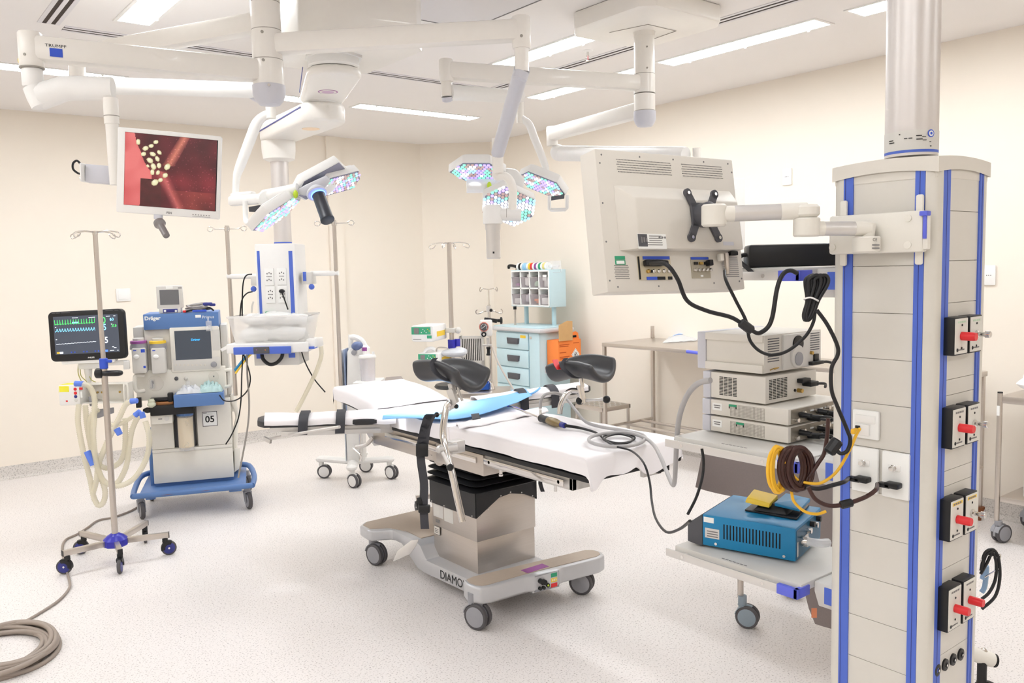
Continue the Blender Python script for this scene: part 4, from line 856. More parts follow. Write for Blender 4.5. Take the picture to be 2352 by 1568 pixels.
b = MB(mat('pale_blue_band', (.72, .84, .95), .4)); b.b2((1.9292, 1.43, Z3+.004), (1.9305, 1.57, Z3+.020)); b.b2((1.9288, 1.452, Z3+.004), (1.9304, 1.457, Z3+.020), 0, BLUE); obj('stripe', b, t, True)
# ---- cables around the column
def cable(lab, pts, r, m, name='cable', extra=None, n=8):
    t = thing(name, lab, 'cable', pts[0]); b = MB(m); b.tube(pts, r, n, sm=6); obj('lead', b, t, True, 60)
    if extra:
        for nm, a, c, rr, mm in extra: b = MB(mm); b.tube([a, a*.9+c*.1, a*.1+c*.9, c], rr, 10, sm=0, rf=lambda q: .75 if q in (0., 1.) else 1.); obj(nm, b, t, True)
    return t
D = lambda pts, d=1.80: [dep(p[0], p[1], p[2] if len(p) > 2 else d) for p in pts]
P = D([(1495, 605, 1.87), (1530, 607, 1.80), (1556, 640, 1.79), (1578, 690), (1622, 713), (1675, 727), (1700, 740), (1726, 758), (1746, 764), (1771, 738), (1785, 662), (1798, 630), (1815, 621), (1832, 628)])
cable('thick black video cable with ferrite looping from beige monitor to the hook', P, .0048, BLK, 'video_cable', [('ferrite', *D([(1700, 739), (1728, 760)]), .0105, RUB)])
cable('black power cable sagging from the monitor plug to the coiled bundle', D([(1664, 622, 1.85), (1668, 645), (1690, 690), (1714, 738), (1722, 780), (1745, 806), (1776, 815), (1812, 804), (1850, 772), (1868, 740), (1872, 715)]), .0036, BLK, 'power_cable')
cable('black cable falling from the coiled bundle along the column edge to a plug', D([(1876, 712), (1900, 745), (1922, 790), (1924, 815), (1910, 845), (1910, 895), (1922, 930), (1945, 985), (1953, 1010), (1946, 1035), (1930, 1041), (1918, 1028)], 1.76), .0042, BLK, 'power_cable', [('plug', *D([(1925, 1010), (1903, 1040)], 1.76), .013, BLK)])
t = thing('coiled_cable_bundle', 'black cable coil tied with white tie hanging from top blue hook', 'cable', dep(1865, 740, 1.80))
for q, (dx, w_, h_) in enumerate(((0, 12, 58), (8, 14, 52), (-6, 10, 60), (14, 16, 48), (3, 20, 44))):
    pts = [(1858+dx, 640), (1866+dx+w_, 632), (1878+dx+w_*.6, 650), (1872+dx*.6, 688), (1862+dx*.4, 720), (1852+dx*.3, 735), (1848+dx*.3, 722), (1856+dx*.3, 690), (1856+dx, 655)]
    b = MB(BLK); b.tube([dep(x, y, 1.80+.004*(q % 3)) for x, y in pts], .0042, 8, closed=True); obj('loop', b, t, True, 60)
b = MB(WHT2); b.tube([dep(1848, 686, 1.79), dep(1862, 683, 1.785), dep(1878, 690, 1.79), dep(1876, 691, 1.82), dep(1860, 686, 1.83), dep(1850, 688, 1.82)], .002, 6, closed=True); obj('cable_tie', b, t, True)
def coil(name, lab, cx, cy, rx, ry, n, m, r, d0, skew, tie=None):
    t = thing(name, lab, 'cable', dep(cx, cy+ry, d0)); rnd = random.Random(cx)
    for i in range(n):
        ox = skew*(i/(n-1)-.5); o2 = rnd.uniform(-3, 3); rr = rnd.uniform(.9, 1.05)
        pts = [dep(cx+ox+o2+rx*rr*math.cos(a), cy+ry*rr*math.sin(a)+rnd.uniform(-2, 2), d0+.004*(i % 3)+.012*math.cos(a)-.010*(1 if 3.7 < a < 5.7 else 0)) for a in [2*PI*q/12 for q in range(12)]]
        b = MB(m); b.tube(pts, r, 7, closed=True, sm=4); obj('loop', b, t, True, 60)
    return t
BRN = mat('dark_brown_cable', (.24, .13, .11), .4, var=.1)
coil('coiled_video_cable', 'dark brown cable coil hung over the middle shelf blue corner', 1828, 1075, 27, 48, 9, BRN, .0046, 1.79, 26)
coil('coiled_network_cable', 'yellow cable coil hung beside the dark brown coil on the shelf corner', 1785, 1078, 17, 50, 6, YCAB, .0036, 1.785, 16)
cable('yellow network lead running from the yellow coil up to the column socket', D([(1800, 1060), (1830, 1100, 1.80), (1866, 1110, 1.79), (1892, 1106), (1924, 1080), (1952, 1032), (1966, 1000), (1975, 984, 1.77)], 1.78), .0032, YCAB, 'network_cable')
cable('yellow lead drooping in front of the blue unit', D([(1812, 1110), (1818, 1130), (1824, 1152), (1848, 1174), (1876, 1180), (1897, 1174)], 1.80), .0032, YCAB, 'network_cable')
vp = lambda y: V((X0-.028, y, 1.094))
cable('dark brown video cable with ferrite plugged into the plate nearer the column corner', D([(1856, 1118), (1872, 1145), (1900, 1160), (1930, 1160), (1957, 1153), (1990, 1140), (2012, 1124)], 1.74)+[vp(.954)], .0046, BRN, 'video_cable', [('ferrite', *D([(1930, 1160), (1958, 1153)], 1.74), .009, BLK)])
cable('black video cable plugged into the plate nearer the shelves', D([(1850, 1118), (1880, 1122), (1912, 1114), (1940, 1106)], 1.75)+[vp(1.024)], .0046, BLK, 'video_cable')
cable('dark brown cable rising from the coil behind the middle shelf corner', D([(1858, 1096), (1880, 1062), (1893, 1040), (1900, 1000), (1902, 960)], 1.80), .0044, BRN, 'video_cable')
cable('black cable hanging behind the middle shelf down to the blue unit front', [dep(1612, 1030, 2.1), dep(1616, 1060, 2.1), dep(1613, 1095, 2.1), dep(1600, 1140, 2.06), dep(1580, 1180, 2.02)], .0038, BLK, 'power_cable')
# ------------------------------------------------------------------ casters (shared builder)
def caster(par, x, y, dia, rz, body, hub, tyre=TYRE, z_top=None, twin=True, hood=True):
    r = dia/2; off = r*.45; M0 = Matrix.Translation((x, y, 0)) @ Matrix.Rotation(rz, 4, 'Z')
    zt = z_top or dia*1.28
    b = MB(body); b.M = M0
    b.cyl((0, 0, dia*.95), (0, 0, zt), r*.38, n=16)
    w = r*.50
    if hood:
        n = 10; pr = [(off-r*1.06*math.cos(R(-15+k*13)), r+r*1.06*math.sin(R(-15+k*13))) for k in range(n+1)]
        inn = [(off-r*.55*math.cos(R(-15+k*13)), r+r*.55*math.sin(R(-15+k*13))) for k in range(n, -1, -1)]
        b.prism(pr+inn, w*(.5 if twin else 1.5), .002, None, Matrix.Translation((0, w*(.25 if twin else .75), 0)) @ Matrix.Rotation(PI/2, 4, 'X'))
        if twin:
            for s in (-1, 1): b.prism(pr[2:8]+[(off-r*1.0*math.cos(R(-15+k*13)), r+r*1.0*math.sin(R(-15+k*13))) for k in range(7, 1, -1)], w*.8, 0, None, Matrix.Translation((0, s*w*.62+w*.4, 0)) @ Matrix.Rotation(PI/2, 4, 'X'))
        b.hull([(p, q, z) for q in (-w*.3, w*.3) for p, z in ((-r*.4, dia*1.0), (r*.4, dia*1.0), (off+r*.3, r), (off-r*.2, r))])
    else:
        for s in (-1, 1): b.hull([(p, s*w*.75+q, z) for q in (-w*.1, w*.1) for p, z in ((-r*.35, dia*1.0), (r*.35, dia*1.0), (off+r*.25, r*.8), (off-r*.25, r*.8))])
        b.box((0, 0, dia*1.0), (r*.9, w*1.7, r*.16), .002)
    c = obj('caster', b, par, True)
    for s in ((-1, 1) if twin else (0,)):
        b = MB(tyre); b.M = M0; yw = w*.62*s; hw = w*.34 if twin else w*.45
        b.lat((off, yw-hw, r), (0, 1, 0), [(r*.78, 0), (r*.93, 0), (r, hw*.35), (r, hw*1.65), (r*.93, hw*2), (r*.78, hw*2)], 28)
        b.lat((off, yw-hw*1.12, r), (0, 1, 0), [(r*.72, 0), (r*.80, hw*.15), (r*.80, hw*2.09), (r*.72, hw*2.24)], 28, hub)
        b.cyl((off, yw-hw*1.16, r), (off, yw+hw*1.16, r), r*.14, n=10, m=hub if twin else CHROME)
        obj('wheel', b, c, True)
    return c
# ------------------------------------------------------------------ operating table
tb = thing('operating_table', 'steel operating table with white sheets, black bellows and grey wheeled base', 'operating table', (2.47, 3.42, 0))
for x, y, a in ((2.085, 3.00, R(-70)), (2.70, 2.985, R(-60)), (2.15, 4.03, R(-75)), (2.72, 4.03, R(-70))): caster(tb, x, y-.02, .118, a, MGREY, MGREY, z_top=.16)
bt = [(2.09, 2.93), (2.13, 2.90), (2.36, 2.90), (2.385, 2.885), (2.53, 2.885), (2.555, 2.90), (2.77, 2.90), (2.81, 2.93), (2.815, 2.99), (2.78, 3.03), (2.13, 3.06), (2.09, 3.03)]
bt = [(2.075, 2.955), (2.09, 2.925), (2.13, 2.915), (2.33, 2.905), (2.36, 2.885), (2.50, 2.865), (2.53, 2.88), (2.75, 2.855), (2.80, 2.87), (2.82, 2.91), (2.815, 2.96), (2.78, 2.99), (2.14, 3.07), (2.09, 3.06), (2.07, 3.01)]
b = MB(SILV); b.prism(bt, .080, .012, None, Matrix.Translation((0, 0, .114)), 3)
b.prism([(2.215, 3.03), (2.66, 3.00), (2.66, 3.60), (2.20, 3.60)], .075, .012, None, Matrix.Translation((0, 0, .052)), 2)
b.hull([(x, y, z) for x in (2.36, 2.51) for y, z in ((2.893, .105), (2.885, .192), (2.93, .192), (2.93, .105))], r=.006)
obj('front_base_bar', b, tb, True)
side = [(3.50, .05), (3.50, .105), (3.56, .13), (3.61, .185), (3.66, .203), (4.12, .203), (4.12, .15), (3.80, .15), (3.70, .09), (3.64, .055)]
b = MB(SILV); b.prism([(-y, z) for y, z in side], .46, .008, None, Matrix(((0, 0, 1, 2.205), (-1, 0, 0, 0), (0, 1, 0, 0), (0, 0, 0, 1))), 2)
b.prism([(2.10, 3.98), (2.11, 3.95), (2.20, 3.90), (2.24, 3.80), (2.66, 3.80), (2.70, 3.90), (2.80, 3.95), (2.82, 3.99), (2.81, 4.09), (2.76, 4.12), (2.16, 4.12), (2.11, 4.08)], .06, .012, None, Matrix.Translation((0, 0, .145)), 3)
obj('rear_base', b, tb, True)
b = MB(TAN); b.prism([(2.11+.012, 3.985), (2.21, 3.92), (2.25, 3.80), (2.245, 3.66), (2.62, 3.66), (2.65, 3.80), (2.69, 3.92), (2.80, 3.985), (2.80, 4.08), (2.75, 4.108), (2.17, 4.108), (2.125, 4.07)], .003, 0, None, Matrix.Translation((0, 0, .2035))); o = obj('rubber_mat', b, tb, True)
b = MB(TAN); b.prism([(2.092, 2.965), (2.11, 2.94), (2.14, 2.932), (2.34, 2.922), (2.75, 2.873), (2.785, 2.885), (2.80, 2.915), (2.795, 2.95), (2.77, 2.975), (2.145, 3.055), (2.10, 3.045), (2.088, 3.01)], .003, 0, None, Matrix.Translation((0, 0, .1935))); b.box((2.42, 2.945, .1970), (.13, .05, .001), 0, PURP); obj('rubber_mat', b, tb, True)
b = MB(ALU); q = dep(935, 1265, 4.05)
b.hull([dep(x, y, 4.0+k) for k in (0, .015) for x, y in ((902, 1290), (912, 1265), (945, 1240), (962, 1238), (955, 1255), (942, 1272))], r=.003); obj('brake_pedal', b, tb, True)
b = MB(INK); text(b, 'DIAMO\u2019', .062, (2.2055, 3.325, .088), (.0263, -1, 0), (0, 0, 1), sx=.95); obj('lettering', b, tb, True)
# control panel on the front bar
b = MB(MGREY); n_ = V((-.13, -.99, 0)).normalized(); r_ = V((0, 0, 1)).cross(n_); pc = V((2.435, 2.8795, .150)); b.beam(pc-r_*.066, pc+r_*.066, .008, .078, 0); o = obj('control_panel', b, tb, True)
f_ = pc+n_*.0045
for k, m in enumerate((GRN, YEL, RED)):
    b = MB(m); z = V((0, 0, .024-.024*k)); b.beam(f_+r_*.020+z, f_+r_*.054+z, .003, .019, 0)
    if k == 1: [b.beam(f_+r_*(.027+.009*q)+z+n_*.0018, f_+r_*(.032+.009*q)+z+n_*.0018, .0005, .009, 0, INKW) for q in range(3)]
    q = obj('indicator_tile', b, o, True)
b = MB(BLK)
for u, z, r0, h in ((-.040, .012, .012, .026), (-.024, .006, .012, .020), (-.044, -.022, .008, .012), (-.024, -.022, .008, .012)): p = f_+r_*u+V((0, 0, z)); b.cyl(p, p+n_*h, r0, n=14)
p = f_+V((0, 0, -.016)); b.cyl(p, p+n_*.008, .010, n=16); b.cyl(p+n_*.008, p+n_*.009, .005, n=12, m=LIME); obj('socket', b, o, True)
# column, skirt, bellows
cx0, cx1, cy0, cy1 = 2.285, 2.645, 3.215, 3.60
b = MB(STEEL); b.b2((cx0, cy0, .11), (cx1, cy1, .30), .004); b.b2((cx0-.004, cy0-.004, .285), (cx1+.004, cy1+.004, .50), .004); obj('column', b, tb, True)
b = MB(INKW); xx = cx0-.0046
b.b2((xx, 3.50, .335), (xx+.001, 3.59, .40), 0, ALU); b.b2((xx-.0003, 3.53, .345), (xx, 3.58, .395), 0, LGREY); b.b2((xx, 3.41, .33), (xx+.001, 3.49, .40), 0, LGREY)
for k in range(2): b.b2((xx-.0003, 3.535+.02*k, .305), (xx, 3.55+.02*k, .322), 0, INKG)
b.b2((xx, 3.535, .24), (xx+.001, 3.59, .285), 0, INKG); b.b2((xx-.0003, 3.538, .243), (xx, 3.587, .282), 0, BEIGE); [b.b2((xx-.0006, 3.548, .250+.009*k), (xx-.0003, 3.58, .254+.009*k), 0, INKG) for k in range(3)]
obj('rating_label', b, tb, True)
SKR = mat('black_vinyl', (.13, .13, .14), .35, var=.1)
b = MB(SKR); g_ = .008
xm = (cx0+cx1)/2
b.prism([(cx0-g_, .405), (cx0-g_, .53), (cx1+g_, .53), (cx1+g_, .435), (xm+.11, .47), (xm+.02, .490), (xm-.05, .482)], .004, 0, None, Matrix(((1, 0, 0, 0), (0, 0, 1, cy0-g_-.004), (0, 1, 0, 0), (0, 0, 0, 1))))
b.b2((cx0-g_-.004, cy0-g_, .405), (cx0-g_, cy1+g_, .53)); b.b2((cx1+g_, cy0-g_, .43), (cx1+g_+.004, cy1+g_, .53)); b.b2((cx0-g_, cy1+g_, .43), (cx1+g_, cy1+g_+.004, .53))
for x, z in ((cx0+.01, .413), (cx0+.06, .437), (cx0+.11, .468), (xm-.04, .490), (xm+.02, .497), (xm+.09, .482), (cx1-.02, .452)): b.lat((x, cy0-g_-.004, z), (0, -1, 0), [(.0045, 0), (.003, .003)], 8, CHROME)
for y in (cy0+.02, cy0+.14, cy0+.26, cy1-.01): b.lat((cx0-g_-.004, y, .413), (-1, 0, 0), [(.0045, 0), (.003, .003)], 8, CHROME)
obj('skirt', b, tb, True)
b = MB(SKR); nb = 5; vs = []; fs = []; rings = []
def rr(hx, hy, z, n=6, r=.05):
    o_ = []
    for sx, sy, a0 in ((1, 1, 0), (-1, 1, 90), (-1, -1, 180), (1, -1, 270)):
        for k in range(n+1): a = R(a0+90*k/n); o_.append((xm+sx*(hx-r)+r*math.cos(a), (cy0+cy1)/2+sy*(hy-r)+r*math.sin(a), z))
    return o_
zz = .515
for k in range(nb):
    for e, dz in ((-.004, 0), (.006, .006), (.028, .015), (.030, .018), (.006, .027)): rings.append(rr(.185+e-.004*k, .198+e-.004*k, zz+.031*k+dz))
rings.append(rr(.17, .18, .68)); K = len(rings[0])
for r_i in rings: vs += r_i
for i in range(len(rings)-1): fs += [(i*K+j, i*K+(j+1) % K, (i+1)*K+(j+1) % K, (i+1)*K+j) for j in range(K)]
fs += [tuple(range(K)), tuple(range((len(rings)-1)*K, len(rings)*K))]; b.add(vs, fs); obj('bellows', b, tb, True, 50)
b = MB(STRAP); b.strip([(2.66, 3.19, .56), (2.665, 3.185, .53), (2.66, 3.18, .51), (2.67, 3.175, .47)], (.018, -.01, 0), .003); obj('skirt_strap', b, tb, True)
# frames under the mattress
b = MB(STEEL); b.b2((2.25, 3.10, .635), (2.70, 3.50, .735), .003); obj('centre_block', b, tb, True)
b = MB(ALU); b.b2((2.262, 2.50, .683), (2.285, 3.12, .733), .002); b.b2((2.262, 2.50, .683), (2.40, 2.52, .733), .002); b.b2((2.40, 2.50, .683), (2.41, 3.1, .733), .001)
b.b2((2.30, 2.50, .728), (2.38, 3.1, .733), 0, mat('rail_channel', (.45, .38, .33), .5, .4)); obj('leg_section_frame', b, tb, True)
b = MB(ALU); b.b2((2.72, 2.45, .683), (2.745, 3.12, .733), .002); b.b2((2.63, 2.45, .683), (2.745, 2.47, .733), .002); obj('leg_section_frame', b, tb, True)
b = MB(CHROME); b.b2((2.237, 2.53, .70), (2.243, 3.08, .728), .001)
for y in (2.56, 3.04): b.cyl((2.237, y, .714), (2.265, y, .714), .008, n=12)
obj('accessory_rail', b, tb, True)
b = MB(CHROME); b.cyl((2.275, 2.62, .655), (2.275, 2.62, .69), .006, n=12); b.sph((2.275, 2.62, .735), .006, 8); b.cyl((2.29, 3.02, .655), (2.29, 3.02, .69), .008, n=12); b.lat((2.29, 3.02, .645), (0, 0, 1), [(.010, 0), (.011, .008), (.006, .012)], 12); obj('lock_pins', b, tb, True)
b = MB(INKW); text(b, 'DORMED', .018, (2.2615, 2.66, .702), (0, -1, 0), (0, 0, 1), INKB, sx=.9) if 0 else None
b.b2((2.2612, 2.705, .692), (2.262, 2.722, .712), 0, INKB); b.b2((2.2608, 2.708, .699), (2.2612, 2.719, .709), 0, INKW)
for k in range(5): b.b2((2.2612, 2.690-k*.011, .695), (2.262, 2.697-k*.011, .709), 0, INKG)
b.b2((2.2610, 2.672, .700), (2.2618, 2.679, .706), 0, RED); b.b2((2.2612, 3.035, .700), (2.262, 3.055, .718), 0, YEL); b.cyl((2.2618, 3.085, .708), (2.261, 3.085, .708), .011, n=16, m=BEIGE); obj('markings', b, tb, True)
b = MB(STEEL); b.b2((2.268, 3.48, .625), (2.285, 4.18, .735), .003); b.b2((2.70, 3.48, .625), (2.717, 4.18, .735), .003); b.b2((2.285, 4.10, .66), (2.70, 4.16, .72), .003); b.cyl((2.262, 3.50, .672), (2.285, 3.50, .672), .058, n=32); obj('back_section_frame', b, tb, True)
b = MB(ALU); 
for x in (2.29, 2.62): b.hull([(x+dx, y, z) for dx in (0, .03) for y, z in ((4.12, .73), (4.12, .62), (4.22, .60), (4.30, .66), (4.38, .80), (4.25, .84))], r=.004); b.cyl((x-.004, 4.20, .70), (x+.034, 4.20, .70), .018, n=16, m=BLK)
b.tube([(2.262, 4.17, .66), (2.235, 4.20, .62), (2.20, 4.26, .60)], .012, 8); obj('head_section_hinge', b, tb, True)
b = MB(CHROME); b.b2((2.242, 3.15, .690), (2.249, 4.0, .718), .001)
for y in (3.2, 3.55, 3.9): b.cyl((2.249, y, .704), (2.27, y, .704), .007, n=10)
obj('accessory_rail', b, tb, True)
b = MB(BLK); b.b2((2.225, 2.37, .745), (2.785, 3.36, .768), .006); obj('mattress_base', b, tb, True)
b = MB(BLK); b.b2((2.225, 3.37, .745), (2.785, 4.06, .768), .006); obj('mattress_base', b, tb, True)
b = MB(BLK); b.M = Matrix.Translation((2.45, 4.08, .795)) @ Matrix.Rotation(R(6), 4, 'X'); b.b2((-.24, 0, 0), (.24, .44, .02), .006); obj('mattress_base', b, tb, True)
b = MB(BLK); b.b2((2.69, 2.43, .695), (2.775, 2.445, .74), .002); obj('end_clamp', b, tb, True)
# sheets are laid on the mattress: top-level things
def ripple(x, y, a=.004, s=6., o=0.): return a*noise.noise(V((x*s+o, y*s, o)))
def near_sheet(u, v):
    # u across, v along; skirts hang at the near end and both sides
    x = 2.50+(u-.5)*.62; y = 2.30+v*1.03; z = .848
    e = 0
    ax = abs(u-.5)*.62
    sd = 0; en = 0
    if ax > .277: sd = min(1, (ax-.277)/.033)*.072; x = 2.50+math.copysign(.279+.004*math.sin(y*14), u-.5)
    if y < 2.372:
        dz = (2.372-y)/.072; en = dz*(.098+.020*math.sin(u*11+.6)+.010*math.sin(u*23)); y = 2.372-.02*dz*(1+.7*math.sin(u*17+1))
    z -= max(sd, en)+.25*min(sd, en)
    if v > .96: z -= .006*(v-.96)/.04
    return (x, y, z+ripple(x, y, .004, 5)+ripple(x, y, .002, 16, 3))
b = MB(SHEET); b.grid(near_sheet, 60, 90, th=.006); solo('bed_sheet', b, 'white sheet on the near leg end of the operating table, hanging over its end', 'sheet', ang=80)
b = MB(SHEET)
def mid_sheet(u, v):
    x = 2.50+(u-.5)*.61; y = 3.33+v*.74; z = .842; ax = abs(u-.5)*.61
    if ax > .277: z -= min(1, (ax-.277)/.028)*.075; x = 2.50+math.copysign(.280+.004*math.sin(y*12), u-.5)
    return (x, y, z+ripple(x, y, .003, 5, 7)+ripple(x, y, .002, 18, 9))
b.grid(mid_sheet, 44, 60, th=.006); solo('bed_sheet', b, 'brightly lit white sheet on the middle of the operating table under the blue drape', 'sheet', ang=80)
def head_sheet(u, v):
    x = 2.445+(u-.5)*.54; y = 4.02+v*.54; z = .855+v*.075; ax = abs(u-.5)*.54
    if ax > .235: z -= min(1, (ax-.235)/.035)*.075; x = 2.445+math.copysign(.240, u-.5)
    if v > .92: z -= (v-.92)/.08*.06; y = 4.02+.92*.54+.02
    return (x, y, z+.012*math.sin(PI*min(1, v*1.2))+ripple(x, y, .005, 5, 2))
b = MB(SHEET); b.grid(head_sheet, 40, 40, th=.008); solo('bed_sheet', b, 'white sheet on the raised head end of the operating table', 'sheet', ang=80)
b = MB(PAD); b.b2((2.235, 2.385, .768), (2.775, 3.335, .838), .012); obj('mattress', b, tb, True)
b = MB(PAD); b.b2((2.235, 3.35, .768), (2.775, 4.05, .832), .012); obj('mattress', b, tb, True)
b = MB(PAD); b.M = Matrix.Translation((2.445, 4.07, .815)) @ Matrix.Rotation(R(7), 4, 'X'); b.b2((-.225, 0, 0), (.225, .44, .04), .012); obj('mattress', b, tb, True)
# folded edge of the sheet between the sections
b = MB(SHEET)
def fold(u, v):
    p = atz(1055+u*205, 985-u*40, .855); q = V((.06, .12, 0)); x = p.x+q.x*v; y = p.y+q.y*v
    return (x, y, .856+.010*math.sin(PI*v)+.004*math.sin(u*20+v*4)+ripple(x, y, .006, 9, 4))
b.grid(fold, 40, 10, th=.006); solo('folded_sheet', b, 'crumpled white sheet fold lying across the table below the blue drape', 'sheet', ang=80)
# blue drape
b = MB(BCLOTH)
lo = [(878, 962), (930, 962), (985, 962), (1040, 960), (1090, 952), (1140, 940), (1190, 925), (1222, 908)]
hi = [(880, 950), (940, 945), (1000, 938), (1055, 928), (1105, 915), (1150, 902), (1185, 893), (1205, 895)]
def drape(u, v):
    k = u*7; i = min(6, int(k)); t = k-i
    L = V(lo[i]+(0,))*(1-t)+V(lo[i+1]+(0,))*t; H = V(hi[i]+(0,))*(1-t)+V(hi[i+1]+(0,))*t
    z0 = .861+.012*u; z1 = .866+.035*max(0, u-.5)
    p = atz(L.x, L.y, z0); q = atz(H.x, H.y, z1); r_ = p*(1-v)+q*v
    r_.z += .006*math.sin(v*5+u*9)+.012*math.sin(PI*v)*u
    return r_
b.grid(drape, 48, 16, th=.003); o = solo('surgical_drape', b, 'crumpled light blue drape lying across the middle of the operating table', 'drape', ang=80)
b = MB(BCLOTH); b.tube([atz(1210, 906, .872), atz(1225, 902, .885), atz(1240, 891, .90)], .006, 6); obj('tie_end', b, o, True)
b = MB(BCLOTH); b.tube([atz(1165, 932, .862), atz(1185, 936, .862), atz(1205, 944, .860)], .004, 6, m=BLUE2); obj('tie_end', b, o, True)
b = MB(STRAP); p = [atz(x, y, .868) for x, y in ((1082, 952), (1100, 950), (1104, 962), (1085, 964))]; b.hull([q+V((0, 0, d)) for q in p for d in (0, .004)]); solo('restraint_strap', b, 'short dark strap end showing under the blue drape', 'strap')
# arm boards: hinged on the table, carrying padding
def armboard(name, p, q, wd, z, tilt, lab):
    t = thing(name, lab, 'arm board', p); p, q = V(p), V(q); d = (q-p); L = d.length; M = Matrix.Translation(V((p.x, p.y, z))) @ Matrix.Rotation(math.atan2(d.y, d.x), 4, 'Z') @ Matrix.Rotation(-tilt, 4, 'Y')
    b = MB(ALU); b.M = M; b.b2((-.02, -wd*.40, -.012), (L*.95, wd*.40, .012), .003); b.b2((-.05, -.03, -.05), (.12, .03, -.010), .004); b.beam((L*.05, -wd*.46, -.02), (L*.86, -wd*.46, -.02), .006, .022, .001); b.beam((L*.05, wd*.46, -.02), (L*.86, wd*.46, -.02), .006, .022, .001); obj('board', b, t, True)
    b = MB(PAD); b.M = M; b.hull([(x, y, zz_) for x, y in ((0, -wd/2), (L, -wd*.42), (L+.03, -wd*.2), (L+.03, wd*.2), (L, wd*.42), (0, wd/2)) for zz_ in (.013, .045)]+[(0, 0, .05)], r=.006); obj('pad', b, t, True)
    b = MB(SHEET); b.M = M
    def sh(u, v):
        x = -.05+u*(L+.045); y = (v-.5)*(wd+.06); zz_ = .052; a = abs(y)
        if a > wd*.46: zz_ -= min(1, (a-wd*.46)/.035)*.040*(1-.35*u); y = math.copysign(wd*.485+.004*math.sin(u*17), v-.5)
        return (x, y, zz_+.010*math.exp(-((v-.5)/.3)**2)+ripple(x+p.x, y+p.y, .007, 9))
    b.grid(sh, 34, 22, th=.006); obj('cover_sheet', b, t, True, 80)
    for k, fx in enumerate((.36, .66)):
        b = MB(STRAP); b.M = M; x = L*fx; b.strip([(x+.02, wd*.62, -.02), (x+.015, wd*.53, .045), (x+.008, wd*.25, .068), (x, 0, .072), (x-.004, -wd*.25, .068), (x-.008, -wd*.53, .045), (x-.010, -wd*.555, 0), (x-.012, -wd*.56, -.045)], (.048, .0, 0), .005); obj('strap', b, t, True, 60)
    return t
ab = armboard('arm_board', (2.20, 3.93, 0), (1.63, 4.17, 0), .25, .785, R(2), 'arm board with white padding and two dark straps, nearest the anaesthesia machine')
ar = armboard('arm_board', (2.80, 3.84, 0), (3.40, 3.64, 0), .17, .81, R(3), 'arm board with two black straps, in front of the pale blue cart')
b = MB(ALU); b.M = Matrix.Identity(4); pp = [dep(620, 1007, 4.35), dep(700, 993, 4.2), dep(780, 980, 4.05)]; b.tube(pp, .008, 8, sm=0); b.beam(dep(606, 1006, 4.36), dep(622, 1014, 4.33), .012, .02, 0); obj('rod', b, ab, True)
# patient strap hanging at the left rail
t = thing('table_strap', 'long black webbing strap with buckle hanging from the near side of the table', 'strap', dep(972, 1210, 3.62))
S_ = lambda x, y: dep(x, y, 3.60)
b = MB(STRAP); b.strip([S_(1002, 952), S_(985, 953), S_(975, 985), S_(967, 1020), S_(967, 1060), S_(974, 1110), S_(973, 1160), S_(976, 1214)], RT*.036, .004); b.strip([S_(990, 952), S_(978, 980), S_(972, 1018)], RT*.046, .004); obj('webbing', b, t, True, 60)
b = MB(BLK); p = S_(970, 1032); b.beam(p-UP*.028-FH*.008, p+UP*.028-FH*.008, .052, .02, .003, up=FH); p = S_(975, 1164); b.beam(p-UP*.022-FH*.008, p+UP*.012-FH*.008, .05, .03, .006, up=FH); b.beam(S_(962, 1142), S_(968, 1165), .02, .012, .002, up=FH); obj('buckle', b, t, True)
# leg holders
PADM = mat('moulded_leg_pad', (.24, .24, .25), .38, var=.05, scale=40)
def leg_pad(t, c, ax, L, rad, roll_, name='pad'):
    a = V(ax).normalized(); s = a.cross(V((0, 0, 1))).normalized(); u_ = s.cross(a)
    M = Matrix.Translation(V(c)) @ Matrix((s, a, u_)).transposed().to_4x4() @ Matrix.Rotation(roll_, 4, 'Y')
    b = MB(PADM); b.M = M; n, m_ = 12, 12
    def f(u, v):
        th = R(-88+176*v); rr1 = rad*(.92+.16*(1-u)**2+.10*u*u); y = (u-.5)*L
        k_ = abs(2*u-1)**4; y += -.035*L*math.cos(th)*(1 if u < .5 else -1)*k_*2
        return (rr1*math.sin(th)*(1+.10*(1-u)), y, -rr1*math.cos(th)*.92+rad+.018*math.sin(PI*u)-.012*(1-u)**2)
    b.grid(f, n, m_, th=-.034); o = obj(name, b, t, True, 179); md = o.modifiers.new('r', 'SUBSURF'); md.levels = md.render_levels = 3; return o
t = thing('leg_holder', 'chrome leg holder with plain black moulded pad, beside the hanging table strap', 'leg holder', dep(1030, 1040, 3.68))
q = lambda x, y, d=3.70: dep(x, y, d)
leg_pad(t, q(1034, 872), (-.25, .96, .06), .27, .080, R(4))
b = MB(STRAP); b.strip([q(1000, 822, 3.62), q(992, 836, 3.60), q(1003, 858, 3.58), q(1025, 872, 3.58), q(1048, 876, 3.60)], FH*.02+RT*.02, .004); obj('strap', b, t, True, 60)
b = MB(ALU); b.cyl(q(1036, 880), q(1042, 905), .016, n=18); b.beam(q(1034, 893), q(1046, 926), .036, .03, .004); b.cyl(q(1046, 925), q(1030, 940), .010, n=12); b.tube([q(1050, 880), q(1054, 900), (q(1062, 920))], .006, 8); b.sph(q(1048, 933), .011, 12, m=BLK); b.cyl(q(1005, 952), q(1046, 934), .005, n=10); b.sph(q(1003, 952), .012, 12, m=BLK); obj('swivel_clamp', b, t, True)
